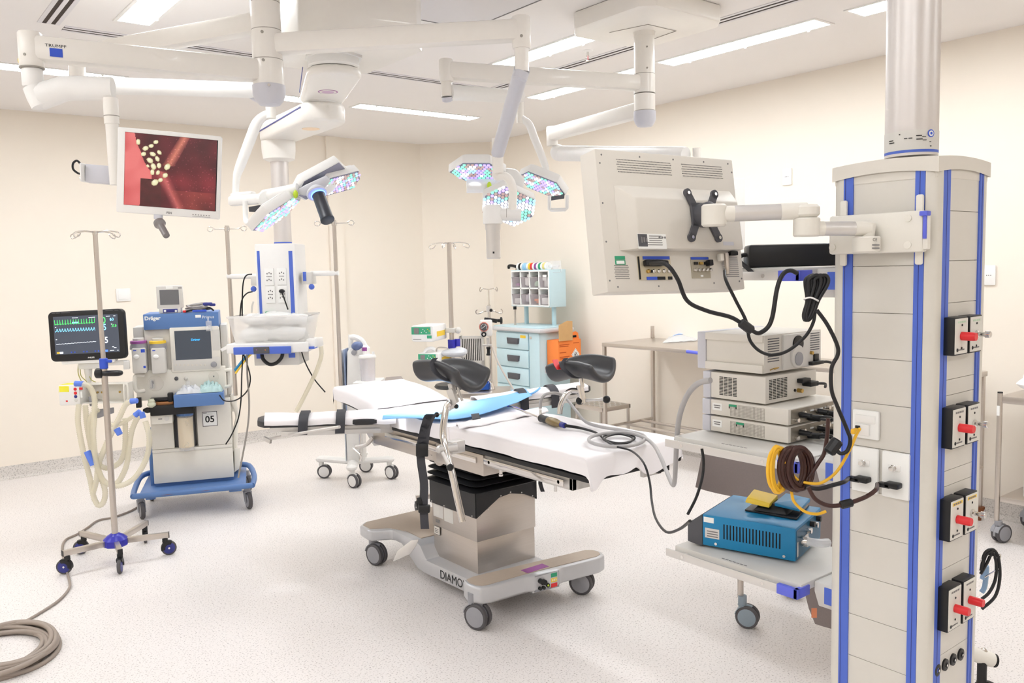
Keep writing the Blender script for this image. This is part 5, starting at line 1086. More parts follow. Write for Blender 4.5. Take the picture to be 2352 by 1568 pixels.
b = MB(CHROME); b.tube([q(1034, 925, 3.68), q(1026, 935, 3.68), q(1020, 965, 3.67), q(1018, 1000, 3.66), q(1024, 1030, 3.64), q(1038, 1085, 3.62), q(1050, 1140, 3.60), q(1063, 1198, 3.58)], .0155, 14, rf=lambda u: 1 if u < .9 else 1.); obj('support_rod', b, t, True, 60)
b = MB(ALU); b.cyl(q(1010, 1032, 3.64), q(1050, 1026, 3.66), .020, n=18); b.sph(q(1010, 1032, 3.64), .018, 14); b.beam(q(1030, 1028, 3.66), q(1060, 1022, 3.72), .05, .055, .005); b.cyl(q(1016, 1038, 3.62), q(1034, 1072, 3.60), .008, n=12); b.sph(q(1034, 1073, 3.60), .016, 12, m=BLK); obj('rail_clamp', b, t, True)
t = thing('leg_holder', 'chrome leg holder with red patch on its black pad, before the orange box', 'leg holder', dep(1338, 920, 4.0))
q = lambda x, y, d=4.05: dep(x, y, d)
leg_pad(t, q(1336, 862), (-.25, .96, -.10), .27, .080, R(-4))
b = MB(STRAP); b.strip([q(1300, 822, 3.98), q(1290, 838, 3.95), q(1300, 852, 3.94), q(1318, 866, 3.95), q(1335, 868, 3.98)], FH*.02+RT*.02, .004); obj('strap', b, t, True, 60)
b = MB(RED); b.strip([q(1275, 826, 3.975), q(1279, 838, 3.955), q(1286, 848, 3.95)], FH*.02+RT*.026, .003); obj('red_patch', b, t, True, 60)
b = MB(CHROME); b.cyl(q(1334, 862), q(1337, 888), .012, n=16); b.cyl(q(1331, 885), q(1339, 925), .018, n=16); b.b2((0, 0, 0), (0, 0, 0)) if 0 else None; b.tube([q(1330, 898), q(1312, 897), q(1298, 908), q(1288, 930), q(1285, 950)], .014, 12); obj('support_rod', b, t, True, 60)
b = MB(ALU); b.cyl(q(1340, 920), q(1392, 916), .007, n=12); b.sph(q(1332, 920), .020, 14, m=BLK); b.sph(q(1393, 917), .019, 14, m=BLK); obj('clamp_handle', b, t, True)
# endoscope camera, scope and light guide on the sheet
Z = lambda x, y, z=.862: atz(x, y, z)
t = thing('endoscope_camera', 'brown and black endoscope camera head lying on the white sheet', 'endoscope', Z(1270, 970))
a0, a1 = Z(1243, 960, .872), Z(1300, 978, .872); dd = (a1-a0)
b = MB(BLK); b.tube([a0+dd*s for s in (0, .12, .2, .32)], .019, 16, sm=0, rf=lambda u: 1 if u < .3 or .5 < u < .8 else .88); obj('coupler', b, t, True)
b = MB(mat('amber_plastic', (.52, .44, .28), .25, .2)); b.tube([a0+dd*s for s in (.3, .4, .6, .75, .82)], .020, 16, sm=0, rf=lambda u: .85 if u < .1 else (1. if u < .7 else .7)); obj('grip', b, t, True)
b = MB(NAVY); b.tube([a0+dd*.82, a0+dd*.95], .013, 14, sm=0); obj('ring', b, t, True)
b = MB(CHROME); b.tube([Z(1166, 931, .862), Z(1200, 943, .864), a0], .0045, 10, sm=0); b.lat(a0-dd*.14, dd, [(.007, 0), (.010, .01), (.012, .03)], 14); b.cyl(Z(1241, 956, .872), Z(1241, 940, .905), .006, n=12); obj('scope', b, t, True)
b = MB(BLK); b.tube([a1-dd*.05, Z(1330, 982), Z(1360, 990), Z(1376, 997)], .007, 10, rf=lambda u: 1.1-.5*u); b.tube([Z(1376, 997, .860), Z(1390, 1010, .860), Z(1420, 1017, .860), Z(1450, 1013, .860), Z(1457, 1003, .862), Z(1430, 995, .864), Z(1395, 998, .864), Z(1385, 1008, .864), Z(1410, 1019, .864), Z(1445, 1016, .866), Z(1452, 1005, .866), Z(1425, 997, .868), Z(1398, 1001, .868), Z(1390, 1010, .868), Z(1415, 1025, .868), Z(1450, 1035, .862)]+[dep(1478, 1062, 3.15), dep(1492, 1105, 3.1), dep(1497, 1150, 3.0), dep(1506, 1190, 2.8), dep(1530, 1221, 2.55), dep(1560, 1215, 2.3), dep(1585, 1196, 2.06)], .0042, 8, sm=5); obj('cable', b, t, True, 60)
t = thing('light_guide_cable', 'grey light guide cable coiled on the sheet and looping down past the table end', 'cable', Z(1415, 1005))
b = MB(LGCAB); pts = [Z(1241, 938, .91), Z(1243, 918, .95), Z(1255, 905, .97), Z(1280, 903, .96), Z(1300, 915, .93), Z(1325, 945, .89), Z(1345, 968, .868), Z(1380, 980, .866), Z(1430, 988, .866), Z(1475, 998, .866), Z(1480, 1010, .868), Z(1455, 1022, .868), Z(1400, 1025, .868), Z(1358, 1016, .868), Z(1356, 1004, .870), Z(1390, 995, .872), Z(1440, 993, .874), Z(1478, 1004, .874), Z(1500, 1020, .866)]+[dep(1515, 1045, 3.15), dep(1530, 1080, 3.05), dep(1543, 1110, 2.9), dep(1549, 1108, 2.75), dep(1552, 1060, 2.6), dep(1555, 1000, 2.45), dep(1562, 950, 2.3), dep(1580, 905, 2.2), dep(1604, 880, 2.14), dep(1632, 873, 2.1)]
b.tube(pts, .0075, 10, sm=5); obj('guide', b, t, True, 60)
# ------------------------------------------------------------------ monitor hanging from the main boom
MA = pose((.9592, 3.2505, 1.9741), (.8978, -.4318, -.0864), (.0624, -.0697, .9956), (-.4359, -.8993, -.0356)); w1, h1_ = .358, .307
tm = thing('flat_monitor', 'white flat monitor showing a red endoscopic picture, hanging from the ceiling boom', 'monitor', MA @ V((0, -h1_/2, 0)))
b = MB(WHT2); b.M = MA; b.box((0, 0, -.022), (w1, h1_, .044), .004); b.box((0, 0, -.055), (w1*.7, h1_*.6, .03), .006); obj('housing', b, tm, True)
def endo(u, v):                                             # the endoscope picture, u right, v down, 0..1
    p = V((u*1.25, v, 0)); n1 = noise.noise(p*4); n2 = noise.noise(p*11+V((3, 1, 0)))
    c = V((.33, .10, .13))*(1+.35*n1); c += V((.10, .03, .03))*max(0, 1-abs(v-.62)*4)
    e = .05+.40*math.exp(-((u-.02)/.26)**2)
    lob = u < .06+.22*math.exp(-((v-.62)/.42)**2)+.03*n1
    if lob: t = min(1, (.30-u)*4+.2); c = V((.72, .27, .28)).lerp(V((.86, .45, .44)), max(0, min(1, .5+n1+.6*math.exp(-((v-.45)/.16)**2))))
    s1 = abs((u-.52)-(.30-v)*.42)
    if v < .42 and s1 < .055+.03*v: c = c.lerp(V((.85, .52, .42)), .85*(1-s1/.085))
    s2 = (u-.33)-(v-.55)*.42
    if v > .5 and 0 < s2 < .16: c = c.lerp(V((.80, .42, .40)), .8*(1-abs(s2-.08)/.08))
    if v > .62 and .17 < u < .40 and s2 < 0: c = V((.30, .12, .13))*(1+.2*n2)
    if v > .75 and s2 > .08: c = c.lerp(V((.70, .32, .26)), .5*max(0, 1-abs(u-.75-.2*n1)*2.5))
    if u > .45 and noise.noise(p*42) > .52: c = c+V((.16, .12, .13))
    return c
EGG = [(.14, .12, .034), (.33, .10, .03), (.22, .20, .036), (.28, .16, .03), (.20, .28, .032), (.30, .27, .036), (.27, .36, .04), (.35, .33, .034), (.37, .24, .03), (.31, .44, .04), (.37, .42, .034), (.46, .43, .042), (.44, .55, .034), (.30, .52, .034), (.36, .52, .03), (.33, .66, .046), (.39, .62, .03), (.25, .44, .02)]
def picture(par, M, w_, h_, nu, nv, fn, est, name='screen', off=.0006):
    me = bpy.data.meshes.new(name); vs = []; fs = []; cs = []
    for j in range(nv+1):
        for i in range(nu+1): vs.append(M @ V(((i/nu-.5)*w_, (.5-j/nv)*h_, off)))
    for j in range(nv):
        for i in range(nu): a = j*(nu+1)+i; fs.append((a, a+nu+1, a+nu+2, a+1)); cs.append(fn((i+.5)/nu, (j+.5)/nv))
    inv = wmat(par).inverted(); me.from_pydata([tuple(inv @ v) for v in vs], [], fs)
    ca = me.color_attributes.new('Col', 'FLOAT_COLOR', 'CORNER'); dat = []
    for c in cs: dat += (list(lin([max(0, min(1, q)) for q in c]))+[1.])*4
    ca.data.foreach_set('color', dat); me.materials.append(vcol_mat('screen_picture', .25, est)); o = bpy.data.objects.new(name, me); col.objects.link(o); o.parent = par; return o
def endo2(u, v):
    c = endo(u, v)
    for (x, y, r) in EGG:
        a = x*7+y*5; dx, dy = (u-x)*1.25, v-y; q = ((dx*math.cos(a)+dy*math.sin(a))/(r*1.15))**2+((dy*math.cos(a)-dx*math.sin(a))/(r*.85))**2
        if q < 1: c = V((.90, .88, .72)).lerp(V((.74, .70, .52)), q*q); c = c.lerp(V((.97, .96, .88)), max(0, .6-3*((dx+r*.3)**2+(dy+r*.3)**2)/(r*r)))
    return c
MS = MA @ Matrix.Translation((.006, .006, 0))
scr = picture(tm, MS, .318, .262, 150, 120, endo2, SCREEN)
b = MB(BLK); b.M = MS
for a in ((-.1595, -.1315, .1595, -.131), (-.1595, .131, .1595, .1315), (-.1595, -.131, -.159, .131), (.159, -.131, .1625, .131)): b.b2((a[0], a[1], 0), (a[2], a[3], .0012))
obj('screen_edge', b, tm, True)
b = MB(INKG); b.M = MA; b.m = LGREY; text(b, 'FSN', .011, (.004, -h1_/2+.010, .0006), (1, 0, 0), (0, 1, 0), INKG, bold=.0003); obj('logo', b, tm, True)
b = MB(INKG); b.M = MA; b.b2((.085, -h1_/2+.004, 0), (.150, -h1_/2+.0052, .0006)); [b.b2((.086+.0095*k, -h1_/2+.009, 0), (.090+.0095*k, -h1_/2+.012, .0006)) for k in range(7)]; obj('button_strip', b, tm, True)
HG = mat('smoked_handle', (.52, .50, .50), .3, .1)
b = MB(COOL); b.M = MA; b.box((-.035, -h1_/2-.008, -.01), (.028, .018, .03), .003); obj('handle_socket', b, tm, True)
b = MB(HG); p0, p1 = dep(366, 512, 3.06), dep(393, 560, 3.0); b.lat(p0-(p1-p0)*.1, p1-p0, [(.012, 0), (.020, .008), (.021, .02), (.014, .028), (.0125, .034), (.0125, .082), (.0115, .088), (0, .09)], 18); obj('handle', b, tm, True)
b = MB(COOL); bb_ = vert(228, 398, B1); b.beam(vert(193, 397, B1)+FH.normalized()*.02, vert(268, 402, B1)+FH.normalized()*.05, .055, .066, .004); b.beam(vert(262, 400, B1)+FH.normalized()*.03, MA @ V((-.08, 0, -.06)), .04, .05, .004); obj('bracket', b, boom, True)
b = MB(WHT2); p = vert(192, 397, B1); b.beam(p, p+RT*.006, .060, .068, .008); [b.cyl(p+RT*-.001+UP*(.022*sy)+FH*.02*sx, p-RT*.003+UP*(.022*sy)+FH*.02*sx, .004, n=10, m=CHROME) for sx in (-1, 1) for sy in (-1, 1)]; obj('bracket_cap', b, boom, True)
b = MB(BLK); b.tube([vert(x, y, B1) for x, y in ((188, 400), (178, 397), (168, 388), (168, 375), (177, 369), (186, 378), (190, 386))], .004, 8); obj('cable_loop', b, boom, True)

# ------------------------------------------------------------------ anaesthesia machine
AM = thing('anaesthesia_machine', 'cream and blue anaesthesia machine on blue wheeled base, marked 05', 'medical machine', (1.70, 5.62, 0), R(-21))
aw = wmat(AM); ai = aw.inverted(); an_ = V((-math.sin(R(21)), -math.cos(R(21)), 0)); a_r = V((math.cos(R(21)), -math.sin(R(21)), 0))
def LA(px, py, yf=.17):                                     # machine coordinates where a sightline meets the plane y = yf
    P0 = aw @ V((0, yf, 0)); d = ray(px, py); t = (P0-CAM).dot(an_)/d.dot(an_); return ai @ (CAM+d*t)
def abox(b, xa, ya, xb, yb, y0, y1, r=.004, m=None):          # a block whose front face spans two sight points
    p, q = LA(xa, ya, y0), LA(xb, yb, y0); b.b2((p.x, y0, q.z), (q.x, y1, p.z), r, m); return p, q
# base
for x, y in ((-.34, .09), (.335, .07), (-.33, .56), (.33, .56)): caster(AM, *(aw @ V((x, y, 0))).to_2d(), .115, R(-95), MGREY, MGREY, z_top=.15, twin=False, hood=False)
b = MB(DBLUE); b.b2((-.34, .05, .155), (.33, .60, .175), .006)
for pts in ([(-.375, .02, .165), (-.2, -.005, .170), (.2, -.005, .170), (.37, .02, .165)], [(-.375, .02, .165), (-.385, .2, .175), (-.37, .45, .20), (-.28, .58, .20)], [(.37, .02, .165), (.385, .2, .185), (.35, .42, .215), (.26, .50, .215)]): b.tube(pts, .019, 12)
b.b2((-.30, .01, .135), (-.24, .04, .16), .003); b.b2((.22, .01, .135), (.30, .04, .16), .003); b.b2((-.22, .06, .135), (.15, .30, .158), .003); obj('base', b, AM)
b = MB(RUST); b.tube([(-.2, -.0215, .166), (-.05, -.0235, .170), (.10, -.0235, .170)], .0035, 5, rf=lambda u: .6+.4*math.sin(u*9)); obj('scuff', b, AM)
# body
pB, qB = LA(350, 1040), LA(537, 1086); bx0, bx1 = pB.x, qB.x
b = MB(CREAM); b.b2((bx0, .17, .20), (bx1, .55, .41), .004); b.b2((bx0, .165, .41), (bx1, .55, .432), .003); obj('lower_drawer', b, AM)
b = MB(DBLUE); b.b2((bx0+.005, .20, .17), (bx1-.005, .55, .205), .002); b.b2((bx0-.03, .24, .17), (bx0, .55, .55), .002); obj('plinth', b, AM)
pc0 = LA(345, 905); pr = LA(520, 905)
b = MB(CREAM); b.b2((bx0, .17, .434), (LA(397, 960).x, .55, LA(397, 905).z), .003); obj('front_panel', b, AM)
b = MB(CREAM); b.b2((LA(452, 960).x, .17, .434), (bx1, .55, LA(520, 915).z), .003); o = obj('front_panel', b, AM)
b = MB(INKW); p, q = abox(b, 464, 946, 500, 977, .1685, .171, 0); obj('number_sign', b, o)
b = MB(INK)
for e in ((p.x, p.z, q.x, p.z-.003), (p.x, q.z, q.x, q.z+.003), (p.x, q.z, p.x+.003, p.z), (q.x-.003, q.z, q.x, p.z)): b.b2((e[0], .1678, e[1]), (e[2], .1684, e[3]))
text(b, '05', .062, ((p.x+q.x)/2, .1678, (p.z+q.z)/2-.004), (1, 0, 0), (0, 0, 1), INK, bold=.0012); b.b2((p.x+.006, .1678, p.z-.010), (p.x+.030, .1684, p.z-.007)); b.b2((p.x+.03, .1678, p.z-.018), (p.x+.066, .1684, p.z-.0165), 0, INKG); obj('number', b, o)
b = MB(LGREY); b.b2((bx0, .25, .434), (bx1, .55, 1.10), .003); obj('cabinet', b, AM)
zt1 = LA(430, 852).z
b = MB(CREAM); p, q = abox(b, 310, 852, 521, 908, .145, .50, .008); obj('console', b, AM)
b = MB(BEIGE); b.lat((LA(357, 880, .145).x, .145, LA(357, 880, .145).z), (0, -1, 0), [(.052, 0), (.050, .002), (.0, .002)], 32)
p0 = LA(350, 880, .145); b.b2((p0.x-.014, .125, p0.z-.035), (p0.x+.014, .145, p0.z+.028), .006, CLEAR); b.b2((p0.x-.004, .128, p0.z-.03), (p0.x+.004, .14, p0.z+.02), .002, MGREY)
for px, m in ((405, DGREY), (427, LGREY)): p1 = LA(px, 869, .145); b.lat((p1.x, .145, p1.z), (0, -1, 0), [(.013, 0), (.013, .006), (.006, .012), (0, .012)], 18, m)
p1 = LA(491, 864, .145); b.lat((p1.x, .145, p1.z), (0, -1, 0), [(.034, 0), (.033, .002), (0, .002)], 28, BEIGE); b.b2((p1.x-.004, .142, p1.z-.005), (p1.x+.004, .1435, p1.z+.005), 0, INKG); obj('flow_controls', b, AM)
# display
b = MB(BEIGE); abox(b, 330, 750, 508, 852, .17, .50, .006); obj('upper_cabinet', b, AM)
b = MB(LGREY); abox(b, 305, 752, 331, 800, .24, .5, .004); abox(b, 505, 746, 526, 852, .22, .5, .006); abox(b, 521, 850, 532, 905, .24, .55, .004); obj('side_panel', b, AM)
b = MB(CREAM); abox(b, 388, 752, 508, 850, .135, .20, .010); o = obj('display', b, AM)
b = MB(LGREY); abox(b, 397, 824, 506, 846, .1335, .14, .002); abox(b, 486, 757, 507, 804, .1335, .14, .002); p1 = LA(491, 837, .13); b.lat((p1.x, .135, p1.z), (0, -1, 0), [(.020, 0), (.019, .012), (.016, .014), (0, .014)], 24, MGREY)
for k in range(8): p1 = LA(404+k*9.5, 838, .133); b.b2((p1.x-.006, .132, p1.z-.006), (p1.x+.006, .134, p1.z+.006), .001, BEIGE)
obj('key_panel', b, o)
DARK = mat('dark_screen', (.20, .22, .25), .25, var=.05, emit=(.20, .22, .25), est=.5)
b = MB(DARK); p, q = abox(b, 400, 760, 487, 823, .1325, .136, 0); s_ = obj('screen', b, o)
b = MB(mat('screen_blue_glow', (.15, .55, .85), .4, var=0, emit=(.15, .55, .85), est=1.)); text(b, 'Dr\u00e4ger', .020, (LA(449, 780, .132).x, .1318, LA(449, 780, .132).z), (1, 0, 0), (0, 0, 1), bold=.0004); obj('screen_logo', b, s_) if 0 else obj('screen_logo', b, o)
b = MB(CLEAR); abox(b, 472, 737, 487, 760, .10, .128, .003); p1 = LA(478, 735, .115); b.cyl((p1.x, .115, p1.z-.01), (p1.x, .115, p1.z+.02), .006, n=10); obj('clear_adapter', b, AM)
# blue top with lettering
b = MB(DBLUE); p, q = abox(b, 328, 722, 503, 751, .14, .52, .005); top = p; obj('top_cover', b, AM); ztop = p.z
b = MB(INKW); p1 = LA(350, 731, .139); text(b, 'Dr\u00e4ger', .034, (p1.x, .1392, p1.z), (1, 0, 0), (0, 0, 1), bold=.0012); p1 = LA(478, 728, .139); text(b, 'Primus', .028, (p1.x, .1392, p1.z), (1, 0, 0), (0, 0, 1)); p1 = LA(455, 726, .139); b.b2((p1.x-.018, .1385, p1.z-.009), (p1.x+.018, .14, p1.z+.009)); obj('lettering', b, AM)
# blue writing ledge, black arm, absorber
b = MB(DBLUE); p, q = abox(b, 398, 908, 515, 929, .0, .20, .006); ledge = (p, q); obj('ledge', b, AM)
b = MB(BLK); abox(b, 344, 933, 446, 949, .06, .12, .006); p1 = LA(336, 942, .09); b.lat((p1.x-.02, .09, p1.z), (1, 0, 0), [(.008, 0), (.014, .01), (.020, .025), (.016, .05)], 16); abox(b, 384, 903, 398, 925, .10, .16, .006); abox(b, 345, 915, 392, 919, .11, .16, .001); abox(b, 311, 914, 325, 936, .06, .10, .004); obj('breathing_arm', b, AM)
b = MB(mat('copper_plate', (.72, .50, .32), .4, .5)); abox(b, 357, 924, 398, 931, .10, .18, .001); obj('copper_plate', b, AM)
b = MB(mat('valve_ivory', (.86, .87, .78), .35)); p1 = LA(348, 925, .07); b.lat((p1.x, .07, p1.z-.03), (0, 0, 1), [(.012, 0), (.026, .012), (.028, .022), (.020, .034), (.022, .044), (.018, .048), (.018, .056), (0, .057)], 20); obj('valve_dome', b, AM)
b = MB(CREAM); p, q = abox(b, 346, 949, 397, 972, .08, .20, .008); p1 = LA(383, 961, .078); b.lat((p1.x, .08, p1.z), (0, -1, 0), [(.016, 0), (.016, .003), (.008, .003)], 20, LGREY); b.b2((LA(368, 962, .079).x-.012, .0785, LA(368, 962, .079).z-.003), (LA(368, 962, .079).x+.012, .081, LA(368, 962, .079).z+.003), 0, INKG); obj('water_trap', b, AM)
SODA = mat('soda_lime', (.90, .83, .68), .8, var=.08, scale=120)
p1, p2 = LA(421, 948, .12), LA(425, 1034, .12); rr_ = .5*(LA(440, 990, .12).x-LA(402, 990, .12).x)
b = MB(CLEAR); b.lat((p1.x+.008, .135, p2.z), (0, 0, 1), [(rr_*.92, 0), (rr_*.95, .02), (rr_, .03), (rr_, p1.z-p2.z)], 28); obj('canister', b, AM)
b = MB(SODA); b.cyl((p1.x+.008, .135, p2.z+.022), (p1.x+.008, .135, p1.z-.03), rr_*.93, n=24); obj('absorbent', b, AM)
b = MB(DBLUE); b.cyl((p1.x+.008, .135, p1.z-.018), (p1.x+.008, .135, p1.z), rr_*1.04, n=24); obj('canister_lid', b, AM)
b = MB(DGREY); abox(b, 396, 945, 452, 1036, .21, .25, .001); obj('recess', b, AM)
b = MB(CREAM)
b.hull([LA(528, 905, .25), LA(543, 905, .40), LA(528, 945, .25), LA(545, 945, .40), LA(530, 945, .27), LA(543, 920, .45)], r=.002)
pts = [LA(531, 905, .25), LA(536, 925, .27), LA(546, 955, .30), LA(541, 985, .27), LA(540, 1030, .26)]; b.tube(pts, .016, 10)
b.hull([LA(x, y, d) for d in (.22, .5) for x, y in ((538, 1030), (552, 1028), (551, 1075), (538, 1085))], r=.006); obj('side_cover', b, AM)
b = MB(CREAM); b.tube([LA(331, 862, .12), LA(314, 862, .10), LA(310, 868, .09), LA(311, 892, .09), LA(318, 899, .10), LA(332, 897, .12)], .013, 10); obj('grab_handle', b, AM)
b = MB(CREAM); b.tube([LA(518, 850, .12), LA(530, 849, .10), LA(533, 855, .09), LA(532, 880, .09), LA(528, 886, .10), LA(518, 888, .12)], .012, 10); obj('grab_handle', b, AM)
for px, cm in ((319, PURP), (363, YEL)):
    b = MB(LGREY); s0, s1 = LA(px-18, 800, .06), LA(px+19, 857, .06)
    b.b2((s0.x, .06, s1.z), (s1.x, .19, s0.z), .012); pz = LA(px, 800, .12)
    b.lat((pz.x, .125, pz.z-.004), (0, 0, 1), [(.056, 0), (.054, .02), (.050, .034), (.050, .05)], 28, MGREY); b.sph((pz.x-.01, .055, s0.z-.055), (.018, .012, .014), 14, INKW)
    b.b2((s0.x+.012, .058, s0.z-.018), (s0.x+.03, .0605, s0.z-.012), 0, INKB)
    if px < 340: b.b2((s1.x-.03, .058, s0.z-.03), (s1.x-.006, .0605, s0.z-.008), 0, INKB); b.b2((s1.x-.02, .058, s1.z+.035), (s1.x-.006, .0605, s1.z+.05), 0, INKB)
    v_ = obj('vaporizer', b, AM)
    b = MB(cm); b.lat((pz.x, .125, pz.z+.034), (0, 0, 1), [(.052, 0), (.052, .014), (.048, .018)], 28); obj('dial_ring', b, v_)
    b = MB(LGREY); b.lat((pz.x, .125, pz.z+.05), (0, 0, 1), [(.036, 0), (.036, .016), (.030, .020)], 24); obj('dial_top', b, v_)
# on top of the machine
t = thing('compact_monitor', 'small grey monitor with dark screen standing on top of the anaesthesia machine', 'monitor', aw @ V((LA(392, 720, .20).x, .20, ztop+.001)), R(-21)); tw = t
b = MB(LGREY); q0, q1 = LA(358, 657, .16), LA(421, 707, .16); b.M = aw; b.b2((q0.x, .16, q1.z), (q1.x, .22, q0.z), .005); obj('housing', b, t, True)
b = MB(LGREY); b.M = aw; q2, q3 = LA(365, 708, .16), LA(416, 721, .16); b.b2((q2.x, .16, ztop+.001), (q3.x, .30, q1.z+.004), .004); b.b2((LA(374, 712, .16).x, .1585, LA(374, 718, .16).z), (LA(408, 712, .16).x, .161, LA(374, 710, .16).z), .001, NAVY)
for px in (379, 404): p1 = LA(px, 714, .158); b.lat((p1.x, .1585, p1.z), (0, -1, 0), [(.008, 0), (.006, .01), (0, .01)], 14, INKW)
obj('foot', b, t, True)
b = MB(mat('grey_lcd', (.45, .45, .46), .3)); b.M = aw; q4, q5 = LA(366, 666, .16), LA(412, 699, .16); b.b2((q4.x, .1585, q5.z), (q5.x, .161, q4.z)); obj('screen', b, t, True)
b = MB(INKW); b.M = aw; q6 = LA(389, 660, .16); b.b2((q6.x-.022, .1585, q6.z-.008), (q6.x+.022, .161, q6.z+.008)); q6 = LA(413, 661, .16); b.b2((q6.x-.012, .1588, q6.z-.003), (q6.x+.012, .161, q6.z+.003), 0, INKG); obj('sticker', b, t, True)
rnd = random.Random(4)
t = thing('sensor_cable_pile', 'tangled grey sensor cables with dark clip on top of the anaesthesia machine', 'cable', aw @ V((LA(460, 712, .2).x, .2, ztop+.001)))
for k in range(7):
    b = MB(LGCAB if k % 2 else GCAB); b.M = aw; z = ztop+.006+.007*k; c0 = LA(455, 712, .19).x; b.tube([(c0+.085*math.cos(a)*(1-.05*k)+rnd.uniform(-.01, .01), .20+.05*math.sin(a)+rnd.uniform(-.01, .01), z+.012*math.cos(a*1+k)*.6+.006) for a in [2*PI*q/9 for q in range(9)]], .0042, 7, closed=True); obj('cable', b, t, True, 60)
b = MB(NAVY); b.M = aw; p1 = LA(477, 698, .17); b.box((p1.x, .17, p1.z), (.062, .03, .022), .008); b.box((p1.x+.03, .17, p1.z-.006), (.04, .02, .018), .006); obj('clip', b, t, True)
b = MB(BLK); b.M = aw; p1 = LA(440, 713, .15); b.tube([(p1.x-.04, .15, ztop+.008), (p1.x, .145, ztop+.018), (p1.x+.06, .15, ztop+.012), (p1.x+.11, .155, ztop+.03), (p1.x+.14, .16, ztop+.008)], .006, 8); b.box((p1.x-.045, .15, ztop+.010), (.02, .03, .014), .002, RED); b.box((p1.x+.05, .145, ztop+.011), (.09, .02, .014), .004, INKB); obj('lead', b, t, True)
# packets on the ledge
p, q = ledge; zl = p.z
def packet(name, lab, cat, cx, cy, wx, wy, hz, m, seed, inner=None):
    t = thing(name, lab, cat, aw @ V((cx, cy, zl+.001))); b = MB(m); b.M = aw
    def f(u, v): e = (4*u*(1-u))**.5*(4*v*(1-v))**.5; return (cx+(u-.5)*wx+.008*noise.noise(V((u*5, v*5, seed+3))), cy+(v-.5)*wy+.008*noise.noise(V((u*5, v*5, seed))), zl+.004+hz*e*(.6+.7*abs(noise.noise(V((u*6, v*6, seed))))) )
    b.grid(f, 26, 18, th=.003); obj('film', b, t, True, 25)
    if inner: bb = MB(inner); bb.M = aw; bb.sph((cx-.01, cy, zl+.022), (wx*.28, wy*.28, .020), 18); bb.lat((cx-.005, cy, zl+.03), (0, 0, 1), [(.026, 0), (.016, .02), (.012, .05)], 18, CLEAR); obj('contents', bb, t, True)
    return t
packet('mask_packet', 'plastic packet holding a bright blue face mask on the blue machine ledge', 'packet', (p.x*.70+q.x*.30), .085, .16, .14, .055, FILM, 1.3, mat('vivid_blue', (.28, .38, .92), .35))
packet('tubing_packet', 'pale green plastic packet beside the blue mask packet on the machine ledge', 'packet', (p.x*.26+q.x*.74), .085, .145, .14, .075, mat('pale_green_film', (.78, .90, .90), .25, alpha=.75), 5.1)
# ---- patient monitor on the machine's arm
kM = 1.09; MP = pose((1.061, 5.3443, 1.2643), (.7743, -.6323, .0272), (.0093, .0544, .9985), (-.6328, -.7728, .048), kM); pw_, ph_ = .44*kM, .29*kM
pm = thing('patient_monitor', 'black framed patient monitor with vital sign traces behind the drip stand pole', 'monitor', MP @ V((0, -ph_/2, -.03)))
b = MB(BLK); b.M = MP
def rrect(w_, h_, r, n=5): return [(sx*(w_/2-r)+r*math.cos(R(a0+90*k/n)), sy*(h_/2-r)+r*math.sin(R(a0+90*k/n))) for sx, sy, a0 in ((1, 1, 0), (-1, 1, 90), (-1, -1, 180), (1, -1, 270)) for k in range(n+1)]
b.prism(rrect(pw_, ph_, .03), .045, .006, None, Matrix.Translation((0, 0, -.045))); obj('frame', b, pm, True)
SCRD = mat('monitor_screen_dark', (.20, .22, .26), .2, var=.1, scale=3, emit=(.22, .24, .28), est=.55)
sw, sh = pw_*.86, ph_*.76; b = MB(SCRD); b.M = MP @ Matrix.Translation((0, .006, .0006)); b.b2((-sw/2, -sh/2, 0), (sw/2, sh/2, .0006)); scp = obj('screen', b, pm, True)
def em(n, c, e=.95): return mat('display_'+n, c, .4, var=0, emit=c, est=e)
EG, EB, EW, EBL = em('green', (.25, .85, .35)), em('cyan', (.45, .78, .98)), em('white', (.85, .88, .92)), em('blue', (.25, .42, .95))
def wave(fn, u0, u1, m, n=200, r=.0011):
    b = MB(m); b.M = MP @ Matrix.Translation((0, .006, .0016)); b.tube([((u0+(u1-u0)*k/n-.5)*sw, (.5-fn(k/n))*sh, 0) for k in range(n+1)], r, 4, sm=0); obj('trace', b, pm, True)
ecg = lambda t: .20-(.11 if (t*15) % 1 < .07 else 0)+(.02 if .07 <= (t*15) % 1 < .14 else 0)
wave(ecg, .02, .64, EG)
wave(lambda t: .37+.035*math.sin(t*95)+.018*math.sin(t*190+1), .02, .64, EB, 240)
wave(lambda t: .72-.01*t*3+.012*abs(math.sin(t*40)), .02, .64, EW, 240)
tx = lambda u, v: ((u-.5)*sw, (.5-v)*sh, .0016)
def mtext(s_, size, u, v, m, bold=0., sx=1.):
    b = MB(m); b.M = MP @ Matrix.Translation((0, .006, 0)); text(b, s_, size, tx(u, v), (1, 0, 0), (0, 1, 0), m, bold=bold, sx=sx); return obj('reading', b, pm, True)
mtext('60', .055, .755, .16, EG, .0006, .85); mtext('95', .055, .76, .34, EB, .0006, .85); mtext('15', .055, .775, .68, EW, .0006, .85); mtext('60', .026, .905, .14, EB); mtext('37.0', .022, .935, .31, EG, 0, .85)
b = MB(EB); b.M = MP @ Matrix.Translation((0, .006, .0012))
def mb_(u, v, w_, h_, m): b.box(((u-.5)*sw, (.5-v)*sh, 0), (w_*sw, h_*sh, .0008), 0, m)
mb_(.34, .175, .10, .035, EB); mb_(.045, .955, .045, .05, YEL); mb_(.095, .955, .05, .05, EW); mb_(.79, .955, .05, .05, EBL); mb_(.74, .955, .03, .05, EBL)
for u in (.25, .30, .44, .49, .62, .67): mb_(u, .952, .022, .035, INKB)
